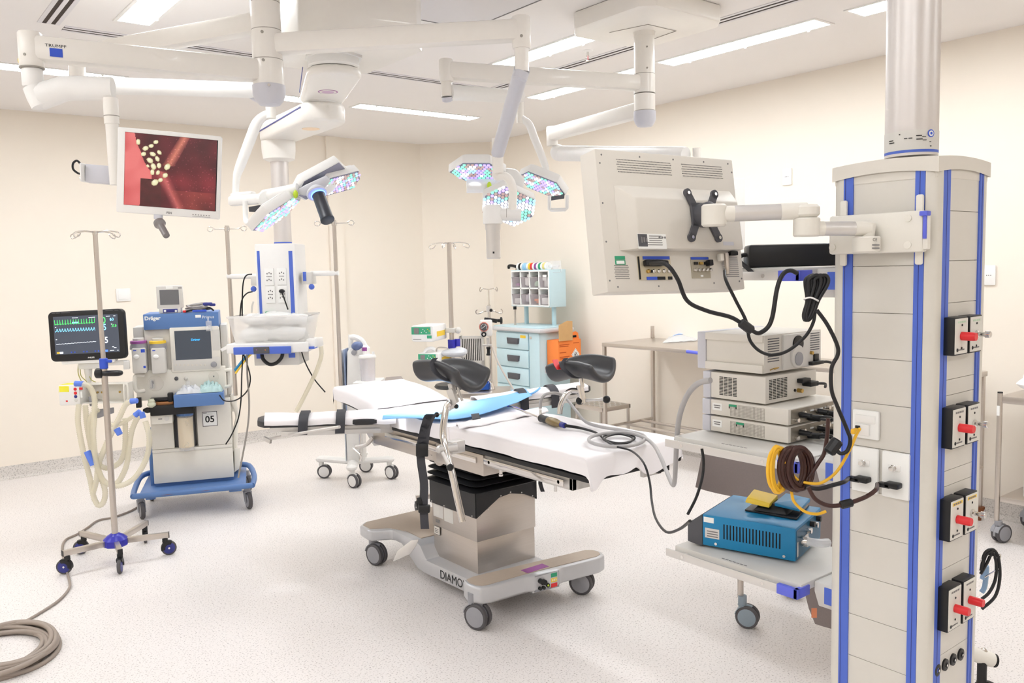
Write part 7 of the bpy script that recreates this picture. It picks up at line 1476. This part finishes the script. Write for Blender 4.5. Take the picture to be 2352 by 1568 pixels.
# orange sharps box
t = thing('sharps_box', 'orange cardboard sharps box with open brown flap in the basket on the cart side', 'box', (5.11, 5.745, .628))
b = MB(ORNG); b.b2((4.985, 5.67, .628), (5.265, 5.825, .93), .003)
b.hull([(x, y, z) for y in (5.69, 5.70) for x, z in ((5.13, .93), (5.26, .93), (5.25, .985), (5.22, 1.0), (5.16, .985))]); obj('box', b, t, True)
b = MB(CARD); b.hull([(x, y, z) for y in (5.655, 5.66) for x, z in ((4.985, .925), (5.15, .925), (5.15, 1.10), (5.085, 1.105), (5.085, 1.085), (4.985, 1.07))]); obj('flap', b, t, True)
b = MB(HOLE); b.b2((5.165, 5.686, .945), (5.225, 5.689, .965), .0); obj('hand_hole', b, t, True)
DORG = mat('dark_orange_print', (.72, .30, .10), .7)
b = MB(DORG)
for k, (x0_, w_, z) in enumerate(((5.0, .12, .885), (5.0, .11, .870), (5.17, .07, .893), (5.0, .08, .815), (5.0, .12, .775), (5.0, .10, .760), (5.0, .12, .735), (5.0, .11, .720), (5.0, .12, .695), (5.0, .09, .680))): b.b2((x0_, 5.6685, z), (x0_+w_, 5.6695, z+.007))
c = (5.195, .79)
for s_, m, yy in ((.058, INKW, 5.6690), (.050, INK, 5.6685), (.047, INKW, 5.6680)): b.add([(c[0]-s_*.85, yy, c[1]), (c[0], yy, c[1]-s_), (c[0]+s_*.85, yy, c[1]), (c[0], yy, c[1]+s_)], [(0, 1, 2, 3)], m)
for a in (90, 210, 330): b.tube([(c[0]+.011*math.cos(R(a))+.011*math.cos(q), 5.667, c[1]+.011*math.sin(R(a))+.011*math.sin(q)) for q in [2*PI*k/10 for k in range(10)]], .0022, 4, INK, closed=True, sm=0)
obj('printing', b, t, True)
# ------------------------------------------------------------------ infusion pump stand
pb_ = dep(1040, 850, 5.5); bx, by = pb_.x, pb_.y
pv = lambda x, y, o=0.: vert(x, y, pb_)+FH.normalized()*o
t = thing('pump_stand', 'drip stand carrying two infusion pumps, before the return air grille', 'drip stand', (bx, by, 0))
zt = pv(1027, 556).z; b = MB(STEEL); b.cyl((bx, by, .12), (bx, by, zt), .0155, n=16); obj('pole', b, t, True)
hook_set(t, bx, by, zt-.01, 4, .13)
b = MB(BLK); b.lathe([(.115, .54), (.125, .55), (.115, .565)], 28, None, Matrix.Translation((bx, by, pv(1020, 887).z-.55))); obj('ring_handle', b, t, True)
for a in range(5):
    d = V((math.cos(R(72*a+10)), math.sin(R(72*a+10)), 0)); b = MB(STEEL); b.beam(V((bx, by, .115))+d*.03, V((bx, by, .105))+d*.27, .026, .03, .002); obj('leg', b, t, True); caster(t, bx+d.x*.255, by+d.y*.255, .075, R(40*a), BLK, BLK, z_top=.10, twin=False)
b = MB(HUB); p = V((bx, by, pv(1040, 790).z)); b.cyl(p-V((0, 0, .035)), p+V((0, 0, .03)), .028, n=16); b.box(p+RT*.035+V((0, 0, .01)), (.03, .03, .05), .005); obj('clamp', b, t, True)
def pump(lab, x0_, y0_, x1_, y1_, seed, tilt):
    pt = thing('infusion_pump', lab, 'infusion pump', pv((x0_+x1_)/2, y1_, -.08)); a = (RT*.94-FH*.28); a.z = 0; a.normalize(); nf = a.cross(V((0, 0, 1)))
    p = pv(x0_, (y0_+y1_)/2, -.16); wd = (x1_-x0_)*.58*5.5/1926; hh = (y1_-y0_)*5.5/1926
    M = Matrix.Translation(p+a*wd/2) @ Matrix.Rotation(tilt, 4, FH) @ Matrix((a, V((0, 0, 1)), nf)).transposed().to_4x4()
    b = MB(WHT2); b.M = M; b.b2((-wd/2, -hh/2, -.24), (wd/2, hh/2, 0), .012); obj('case', b, pt, True)
    b = MB(mat('pump_green', (.25, .66, .50), .4)); b.M = M; b.b2((-wd*.48, -hh*.04, -.002), (wd*.38, hh*.42, .003), .002); b.b2((wd*.22, -hh*.28, -.002), (wd*.42, -hh*.10, .003)); pn = obj('green_panel', b, pt, True)
    b = MB(mat('grey_lcd2', (.52, .50, .50), .3)); b.M = M; b.b2((-wd*.36, 0, .002), (-wd*.14, hh*.36, .0045)); obj('display', b, pn, True)
    b = MB(INKW); b.M = M; [b.cyl((wd*(-.02+.07*k), hh*(.18+.10*((k*2) % 3-1)), .003), (wd*(-.02+.07*k), hh*(.18+.10*((k*2) % 3-1)), .005), wd*.022, n=10, m=INKW if k < 4 else YEL) for k in range(6)]; b.b2((-wd*.42, -hh*.36, 0), (-wd*.05, -hh*.33, .001), 0, INKG); obj('keys', b, pt, True)
    b = MB(YEL); b.M = M; b.b2((wd/2, -hh*.22, -.20), (wd/2+.001, hh*.10, -.06)); obj('sticker', b, pt, True)
    b = MB(LGREY); b.M = M; b.b2((wd/2+.0, -.01, -.24), (wd/2+.07, .02, -.20), .006); b.sph((wd/2+.085, .005, -.22), .022, 12); obj('rear_clamp', b, pt, True); return pt
pump('white infusion pump with green panel, upper of two on the drip stand', 951, 744, 1042, 780, 1, 0)
pump('lower infusion pump with green panel, partly hidden behind a leg holder pad', 966, 805, 1050, 832, 2, 0)
b = MB(mat('bag_grey_film', (.86, .87, .89), .3, alpha=.8)); p = pv(1046, 806, -.10); b.sph(p, (.09, .08, .028), 18); b.sph(p+RT*.03+V((0, 0, .005)), (.06, .05, .03), 14); tt = thing('crumpled_film', 'crumpled grey plastic wrap lying on the lower infusion pump', 'plastic wrap', p); obj('film', b, tt, True)
t = thing('handset', 'white telephone style handset lying on the lower infusion pump', 'handset', pv(990, 805, -.15)); b = MB(WHT2); b.tube([pv(980, 806, -.14), pv(985, 798, -.14), pv(995, 795, -.14), pv(1004, 798, -.14)], .020, 10, flat=(1, .6)); obj('handle', b, t, True)
b = MB(STEEL); b.tube([pv(1006, 803, -.12), pv(1010, 794, -.12), pv(1030, 795, -.12), pv(1034, 803, -.12)], .004, 6); obj('wire_bail', b, t, True)
# ------------------------------------------------------------------ small trolley with pressure gauge stand
Pg = dep(1128, 893, 6.0); gv = lambda x, y, o=0.: vert(x, y, Pg)+FH.normalized()*o; zg = Pg.z
gt = thing('instrument_trolley', 'small steel trolley with blue trays behind the table, carrying the gauge stand', 'trolley', (Pg.x, Pg.y, 0))
rg = V((R5.x, R5.y, 0)); fg = V((F5.x, F5.y, 0)); cg = V((Pg.x, Pg.y, 0))-rg*.06
b = MB(STEEL); M = Matrix.Translation(cg+V((0, 0, zg-.02))) @ Matrix((rg, fg, V((0, 0, 1)))).transposed().to_4x4(); b.box((0, 0, 0), (.40, .34, .03), .004, None, M); obj('top', b, gt, True); b = MB(STEEL); b.box((0, 0, -.40), (.38, .32, .02), .003, None, M); obj('lower_shelf', b, gt, True)
for sx in (-1, 1):
    for sy in (-1, 1):
        p = cg+rg*sx*.18+fg*sy*.15; b = MB(STEEL); b.cyl((p.x, p.y, .10), (p.x, p.y, zg-.03), .011, n=12); obj('leg', b, gt, True); caster(gt, p.x, p.y, .075, R(50*sx+20*sy), MGREY, MGREY, z_top=.10, twin=False)
t = thing('kidney_tray', 'blue instrument tray on the small trolley beside the gauge stand', 'tray', gv(1100, 893)); b = MB(mat('tray_blue', (.16, .36, .72), .35)); M = Matrix.Translation(gv(1100, 889)) @ Matrix((rg, fg, V((0, 0, 1)))).transposed().to_4x4()
for a in ((-.075, -.07, .075, -.064), (-.075, .064, .075, .07), (-.075, -.07, -.069, .07), (.069, -.07, .075, .07)): b.b2((0, 0, 0), (0, 0, 0)) if 0 else b.box(((a[0]+a[2])/2, (a[1]+a[3])/2, .012), (a[2]-a[0], a[3]-a[1], .045), 0, None, M)
b.box((0, 0, -.008), (.15, .14, .006), 0, None, M); obj('tray', b, t, True)
b = MB(CHROME); b.lathe([(.0, 0), (.03, 0), (.035, .016)], 20, None, Matrix.Translation(gv(1108, 889)+V((0, 0, .004)))); solo('steel_cup', b, 'small steel cup standing in the blue instrument tray', 'cup')
t = thing('gauge_stand', 'short pole with round pressure gauge, black clamp and two tiers of hooks', 'gauge stand', (Pg.x, Pg.y, zg))
gx, gy = Pg.x, Pg.y; b = MB(CHROME); b.lathe([(.028, zg-.004), (.028, zg+.004), (.018, zg+.02), (.012, zg+.06)], 18, None, Matrix.Translation((gx, gy, 0))); b.cyl((gx, gy, zg), (gx, gy, gv(1122, 700).z), .0115, n=14); b.cyl((gx, gy, gv(1122, 700).z), (gx, gy, gv(1122, 664).z), .006, n=10); obj('pole', b, t, True)
for zy, sp in ((662, .058), (713, .088)):
    for s_ in (-1, 1):
        o_ = V((gx, gy, gv(1122, zy+3).z)); b = MB(CHROME); d = rg*s_; b.tube([o_, o_+d*sp*.35+V((0, 0, .004)), o_+d*sp*.75-V((0, 0, .010 if sp > .06 else -.006)), o_+d*sp-V((0, 0, .012)), o_+d*sp*1.08+V((0, 0, .004)), o_+d*sp*.95+V((0, 0, .018))], .0042, 6); obj('hook', b, t, True)
b = MB(ALU); b.cyl(gv(1122, 716), gv(1122, 702), .016, n=14); b.sph(gv(1128, 712, -.015), .012, 10, BLK); obj('collar', b, t, True)
b = MB(BLK); b.beam(gv(1112, 733), gv(1142, 737), .03, .028, .004); b.cyl(gv(1142, 736), gv(1149, 736), .012, n=12); b.lat(gv(1148, 736), R5, [(.012, 0), (.026, .004), (.026, .016), (.014, .02)], 10); obj('clamp', b, t, True)
b = MB(WHT2); c = gv(1117, 752, -.03); M = Matrix.Translation(c) @ Matrix((rg, fg, V((0, 0, 1)))).transposed().to_4x4(); b.box((0, 0, 0), (.088, .06, .115), .012, None, M); obj('gauge_body', b, t, True)
b = MB(mat('gauge_rim', (.80, .50, .45), .4)); p = gv(1112, 749, -.06); b.lat(p, -F5, [(.034, 0), (.034, .006), (.029, .008)], 24); b.lat(p, -F5, [(.027, 0), (.027, .009)], 20, DGREY); q = p-F5*.0095; b.beam(q-RT*.012-UP*.010, q+RT*.012+UP*.010, .001, .003, 0, INKW); b.tube([q+RT*.02*math.cos(a)+UP*.02*math.sin(a) for a in [R(-40+26*k) for k in range(11)]], .0016, 4, INKW, sm=0); obj('gauge', b, t, True)
b = MB(BLK); b.lat(gv(1112, 766, -.06), -F5, [(.018, 0), (.018, .012), (.010, .014)], 16); b.lat(gv(1112, 766, -.074), -F5, [(.008, 0), (.008, .003)], 10, LGREY); obj('valve_knob', b, t, True)
b = MB(ALU); b.cyl(gv(1121, 775, -.02), gv(1122, 795, -.02), .012, n=12); b.beam(gv(1108, 792, -.02), gv(1130, 792, -.02), .03, .014, .003); obj('connector', b, t, True)
b = MB(BLK); b.tube([gv(1122, 796, -.025), gv(1122, 806, -.025), gv(1122, 815, -.025)], .015, 10, rf=lambda u: 1 if u < .3 or u > .7 else .7); obj('black_valve', b, t, True)
b = MB(mat('clear_tubing', (.88, .85, .82), .3, alpha=.75)); b.tube([gv(1131, 795, -.03), gv(1140, 820, -.05), gv(1155, 850, -.07), gv(1176, 884, -.1), gv(1182, 900, -.1)], .007, 8); obj('tube', b, t, True)
# ------------------------------------------------------------------ suction unit on a mobile stand
su = thing('suction_unit', 'white mobile suction unit with clear jar, standing behind the table head', 'suction unit', (2.93, 5.73, 0))
Ps = V((2.93, 5.73, 0)); sv = lambda x, y, o=0.: vert(x, y, Ps)+FH.normalized()*o
def box6(b, xa, ya, xb, yb, o0, o1, r=.003, m=None):
    p, q = sv(xa, ya, o0), sv(xb, yb, o0); c = (p+q)/2+F5*(o1-o0)/2; dx = abs((q-p).dot(R5)); dz = abs(q.z-p.z); M = Matrix.Translation(c) @ Matrix((R5, F5, V((0, 0, 1)))).transposed().to_4x4(); b.box((0, 0, 0), (dx, abs(o1-o0), dz), r, m, M)
b = MB(WHT2); hub_ = V((2.93, 5.73, .14))
for fx, fy in ((2.786, 5.985), (2.83, 5.56), (3.17, 5.60), (3.12, 5.93)):
    b = MB(WHT2); b.tube([V((2.935, 5.735, .150)), V(((2.935+fx)/2, (5.735+fy)/2, .150)), V((fx, fy, .152))], .034, 12, sm=3, flat=(1.2, .7)); b.sph((fx, fy, .148), (.042, .042, .026), 14); obj('leg', b, su, True); caster(su, fx, fy, .105, R(-40 if fy > 5.8 else -75), WHT2, WHT2, z_top=.14, twin=True)
b = MB(WHT2); box6(b, 796, 960, 838, 1058, -.05, .10, .008); obj('column', b, su, True)
b = MB(mat('pale_side', (.80, .82, .86), .4)); box6(b, 793, 960, 799, 1056, -.052, .09, .002); obj('column_stripe', b, su, True)
b = MB(CHROME); b.cyl(sv(832, 1052, -.08), sv(831, 975, -.08), .010, n=12); b.tube([sv(815, 1022, -.1), sv(824, 1030, -.1), sv(834, 1040, -.1), sv(832, 1052, -.1)], .007, 8); obj('rod', b, su, True)
b = MB(WHT2); b.hull([sv(x, y, o) for o in (-.08, .10) for x, y in ((802, 806), (806, 798), (822, 797), (840, 815), (842, 870), (842, 960), (800, 960))], r=.006); b.tube([sv(803, 776, .05), sv(815, 775, .02), sv(830, 782, 0), (sv(838, 795, 0))], .022, 10); b.cyl(sv(803, 770, .05), sv(803, 808, .05), .02, n=14); b.lat(sv(830, 798, -.02), (0, 0, 1), [(.065, -.05), (.068, 0), (.05, .02), (0, .022)], 24); obj('body', b, su, True)
b = MB(mat('slate_blue_stripe', (.52, .58, .70), .4)); box6(b, 793, 800, 803, 960, -.085, .10, .006); obj('blue_stripe', b, su, True)
b = MB(WHT2); box6(b, 783, 803, 793, 960, -.06, .10, .004); obj('side_cover', b, su, True)
b = MB(mat('slate_dome', (.38, .44, .60), .3)); b.sph(sv(824, 793, -.06), (.045, .045, .036), 18); obj('dome', b, su, True)
b = MB(MGREY); b.lat(sv(818, 807, -.085), -F5, [(.020, 0), (.020, .006), (.014, .007)], 20); b.cyl(sv(842, 803, -.09), sv(842, 795, -.09), .018, n=12, m=PURP); obj('gauge', b, su, True)
b = MB(WHT2); box6(b, 822, 870, 882, 892, -.22, .06, .006); obj('jar_shelf', b, su, True)
jc = sv(851, 872, -.10)
b = MB(mat('jar_plastic', (.88, .86, .89), .12, alpha=.42)); b.lat(jc, (0, 0, 1), [(.046, 0), (.052, .006), (.060, .18)], 28, cap=False); b.lat(jc, (0, 0, 1), [(0, .002), (.046, .002)], 28, cap=False); obj('jar', b, su, True)
b = MB(WHT2); b.lat(jc, (0, 0, 1), [(.064, .178), (.066, .186), (.060, .20), (.03, .205), (0, .205)], 28); b.cyl(jc+RT*.045+V((0, 0, .2)), jc+RT*.045+V((0, 0, .225)), .010, n=10); b.cyl(jc-RT*.02+V((0, 0, .2)), jc-RT*.02+V((0, 0, .23)), .012, n=10); obj('jar_lid', b, su, True)
b = MB(mat('taupe_tray', (.60, .56, .54), .5)); b.hull([sv(x, y, o) for x, y, o in ((880, 892, -.25), (938, 884, -.25), (950, 890, -.1), (915, 869, .15), (880, 872, .15), (880, 900, -.25), (938, 893, -.25), (950, 896, -.1), (915, 876, .15), (880, 880, .15))]); obj('side_tray', b, su, True)
# ------------------------------------------------------------------ stainless tables along the right wall
def steel_table(lab, x0_, x1_, y0_, y1_, z, legs, lowz, name='instrument_table'):
    t = thing(name, lab, 'table', ((x0_+x1_)/2, (y0_+y1_)/2, 0)); b = MB(STEEL); b.b2((x0_, y0_, z-.03), (x1_, y1_, z), .003); obj('top', b, t, True)
    for x, y in legs: b = MB(STEEL); b.beam((x, y, .07), (x, y, z-.03), .026, .026, .002); obj('leg', b, t, True); b = MB(RUST); b.lat((x, y, .0), (0, 0, 1), [(.012, 0), (.016, .04), (.030, .075), (.030, .085)], 14); obj('foot', b, t, True)
    b = MB(STEEL)
    for y in (y0_+.015, y1_-.015): b.cyl((x0_+.015, y, lowz), (x1_-.015, y, lowz), .012, n=12)
    for k in (.38, .72): x = x0_+(x1_-x0_)*k; b.cyl((x, y0_+.015, lowz), (x, y1_-.015, lowz), .012, n=12)
    obj('lower_frame', b, t, True); return t
T1 = steel_table('long stainless steel table against the right wall, left of the equipment stack', 4.80, 5.41, 3.70, 4.92, .968, [(4.815, 4.905), (5.395, 4.905), (4.815, 3.715), (5.395, 3.715)], .27)
b = MB(STEEL); b.beam((5.395, 4.905, .968), (5.395, 4.905, 1.07), .024, .024, .002); obj('corner_post', b, T1, True)
b = MB(BLUE2); b.cyl((4.79, 4.02, .955), (4.79, 3.90, .950), .012, n=12); b.cyl((4.79, 3.90, .95), (4.79, 3.84, .948), .016, n=12, m=INKW); obj('rolled_label', b, T1, True)
t = thing('syringe_packet', 'white and blue sterile packet lying on the long steel table', 'packet', atz(1570, 782, .97)); b = MB(FILM)
pk = [atz(x, y, .972) for x, y in ((1522, 787), (1545, 768), (1606, 764), (1600, 782))]
b.grid(lambda u, v: (pk[0].lerp(pk[3], u)).lerp(pk[1].lerp(pk[2], u), v)+V((0, 0, .004+.03*math.sin(PI*u)*math.sin(PI*v)+.012*noise.noise(V((u*4, v*4, 1))))), 18, 12, th=.003); obj('film', b, t, True, 30)
b = MB(mat('light_blue_print', (.60, .74, .97), .5)); b.grid(lambda u, v: (pk[0].lerp(pk[3], .2+.6*u)).lerp(pk[1].lerp(pk[2], .2+.6*u), .35+.3*v)+V((0, 0, .006+.032*math.sin(PI*(.2+.6*u))*math.sin(PI*(.35+.3*v))+.012*noise.noise(V(((.2+.6*u)*4, (.35+.3*v)*4, 1))))), 12, 4, th=.002); obj('blue_content', b, t, True)
T2 = steel_table('stainless steel table against the right wall seen just right of the column', 4.85, 5.32, 2.16, 3.40, .915, [(5.30, 2.18), (4.865, 2.18), (5.30, 3.385), (4.865, 3.385)], .33)
t = thing('orange_bag', 'orange bag on the steel table glimpsed between the stack and the column', 'bag', (5.05, 2.75, .916)); b = MB(mat('amber_bag', (.96, .74, .35), .5)); b.sph((5.05, 2.78, .965), (.14, .20, .048), 18); obj('bag', b, t, True)
t = thing('step_stool', 'low steel step stool with perforated top at the end of the long table', 'step stool', (4.97, 5.18, 0))
s0, s1, s2, s3 = [atz(x, y, .42) for x, y in ((1347, 930), (1412, 944), (1446, 940), (1384, 927))]
sx0, sx1 = 4.83, 5.15; sy0, sy1 = 4.94, 5.30
b = MB(STEEL); hole = []
for a in ((sx0, sy0, sx0+.015, sy1), (sx1-.015, sy0, sx1, sy1), (sx0, sy0, sx1, sy0+.015), (sx0, sy1-.015, sx1, sy1)): b.b2((a[0], a[1], .385), (a[2], a[3], .42), .002)
obj('frame', b, t, True)
b = MB(ALU)
for i in range(5):
    for j in range(5): x, y = sx0+.04+.06*i, sy0+.05+.065*j; b.lat((x, y, .417), (0, 0, 1), [(.027, 0), (.030, .002), (.030, .004), (.024, .004), (.024, 0)], 16, cap=False)
b.b2((sx0+.01, sy0+.01, .412), (sx1-.01, sy1-.01, .418), 0, mat('stool_plate', (.70, .66, .60), .4, .5)); obj('perforated_top', b, t, True)
for x in (sx0+.015, sx1-.015):
    for y in (sy0+.015, sy1-.015): b = MB(STEEL); b.cyl((x, y, 0), (x, y, .39), .013, n=12); obj('leg', b, t, True)
b = MB(STEEL)
for y in (sy0+.015, sy1-.015): b.cyl((sx0+.015, y, .15), (sx1-.015, y, .15), .010, n=10)
obj('stretcher', b, t, True)
# trolley at the right edge
t = thing('steel_trolley', 'stainless steel trolley on grey casters holding a white bag, beside the column', 'trolley', (5.15, 1.65, 0))
b = MB(STEEL); b.b2((4.95, 1.30, .79), (5.36, 1.945, .83), .003); obj('top', b, t, True)
b = MB(STEEL); b.b2((4.95, 1.30, .235), (5.36, 1.93, .265), .003); obj('lower_shelf', b, t, True)
for x, y in ((4.955, 1.945), (5.355, 1.945), (4.955, 1.31), (5.355, 1.31)): b = MB(STEEL); b.cyl((x, y, .12), (x, y, .845), .0135, n=14); b.cyl((x, y, .845), (x, y, .852), .0135, n=14, m=BLK); obj('leg', b, t, True); caster(t, x, y-.01, .105, R(-20), MGREY, MGREY, z_top=.125)
b = MB(INKW); b.b2((4.9405, 1.94, .72), (4.9425, 1.955, .775)); obj('tag', b, t, True)
b = MB(mat('white_bag', (.95, .95, .95), .5, bump=.1)); b.M = Matrix.Translation((5.10, 1.76, .90))
b.grid(lambda u, v: ((.11*(1+.25*noise.noise(V((u*5, v*5, 2)))))*math.sin(PI*v)*math.cos(2*PI*u), .14*math.sin(PI*v)*math.sin(2*PI*u)*(1+.2*noise.noise(V((u*4, v*6, 7)))), -.068+.068*(1-math.cos(PI*v))*1.1), 22, 14); solo('white_bag', b, 'white bag standing on top of the trolley at the right edge', 'bag', None, 50)
t = thing('white_basket', 'white plastic basket on the lower shelf of the trolley at right edge', 'basket', (5.14, 1.62, .268)); b = MB(WHT2); b.M = Matrix.Translation((5.14, 1.62, .268))
b.prism(rrect(.36, .44, .08), .20, .01); obj('tub', b, t, True)
b = MB(LGREY)
for k in range(5):
    for j in range(3): b.cyl((4.9595, 1.49+.06*k, .32+.045*j), (4.9575, 1.49+.06*k, .32+.045*j), .008, n=8)
obj('holes', b, t, True)
# cloth covered table behind the lowest shelf
dt = thing('draped_table', 'small wheeled table under a grey cloth behind the electrosurgical unit', 'table', (3.2, 1.85, 0))
for x, y in ((2.985, 2.21), (3.43, 2.27), (3.00, 1.68), (3.43, 1.68)): b = MB(STEEL); b.cyl((x, y, .13), (x, y, .80), .0135, n=14); obj('leg', b, dt, True); caster(dt, x, y-.01, .10, R(-65), mat('caster_bluegrey', (.55, .60, .64), .4), mat('caster_bluegrey', (.55, .60, .64), .4), z_top=.14, twin=True)
b = MB(DGREY); b.cyl((2.985, 2.21, .28), (3.43, 2.27, .30), .006, n=10); obj('rod', b, dt, True)
b = MB(STEEL); b.b2((2.95, 1.63, .80), (3.46, 2.30, .82), .003); obj('top', b, dt, True)
b = MB(GCLOTH)
def hem(a):                                                  # height of the hem round the table
    return .62 if a < .5 else .62
def dcl(u, v):
    # u round the perimeter, v down
    L = [(2.94, 2.36), (2.94, 1.62), (3.47, 1.62), (3.47, 2.36), (2.94, 2.36)]; k = u*4; i = min(3, int(k)); t_ = k-i; x = L[i][0]*(1-t_)+L[i+1][0]*t_; y = L[i][1]*(1-t_)+L[i+1][1]*t_
    cx_, cy_ = 3.205, 1.99; fl = 1+.10*v+.05*v*math.sin(u*44); hz = .60
    if i == 0: hz = .60-.43*max(0, min(1, (t_-.56)/.16))
    if i == 1: hz = .17+.43*min(1, t_/.35)
    return (cx_+(x-cx_)*fl, cy_+(y-cy_)*fl, .83-(.83-hz)*v)
b.grid(dcl, 120, 12, th=.004); b.b2((2.94, 1.62, .826), (3.47, 2.36, .834), .002); o = solo('grey_cloth', b, 'grey cloth hanging over the small wheeled table behind the column shelves', 'cloth', None, 60)
b = MB(mat('copper_tag', (.80, .50, .36), .6)); p = dep(1870, 1407, 3.20); b.beam(p-UP*.018, p+UP*.018, .02, .004, 0, up=FH); obj('woven_tag', b, o, True)
# base of a stand just behind the column
t = thing('stand_base', 'cream bar with black caster just behind the column at lower right', 'stand base', (3.2, 1.33, 0)); q = lambda x, y: dep(x, y, 3.0)
b = MB(CREAM); b.cyl(q(2225, 1498), q(2281, 1516), .026, n=16, bev=.004); b.cyl(q(2282, 1516), q(2286, 1517), .024, n=16, m=BLK); b.sph(q(2259, 1496), .014, 10, STEEL); obj('bar', b, t, True)
cb = q(2255, 1552); caster(t, cb.x, cb.y, .085, R(-60), BLK, BLK, z_top=max(.10, q(2255, 1512).z))
b = MB(CREAM); b.tube([q(2245, 1178), q(2258, 1168), q(2272, 1160)], .026, 12) if 0 else None
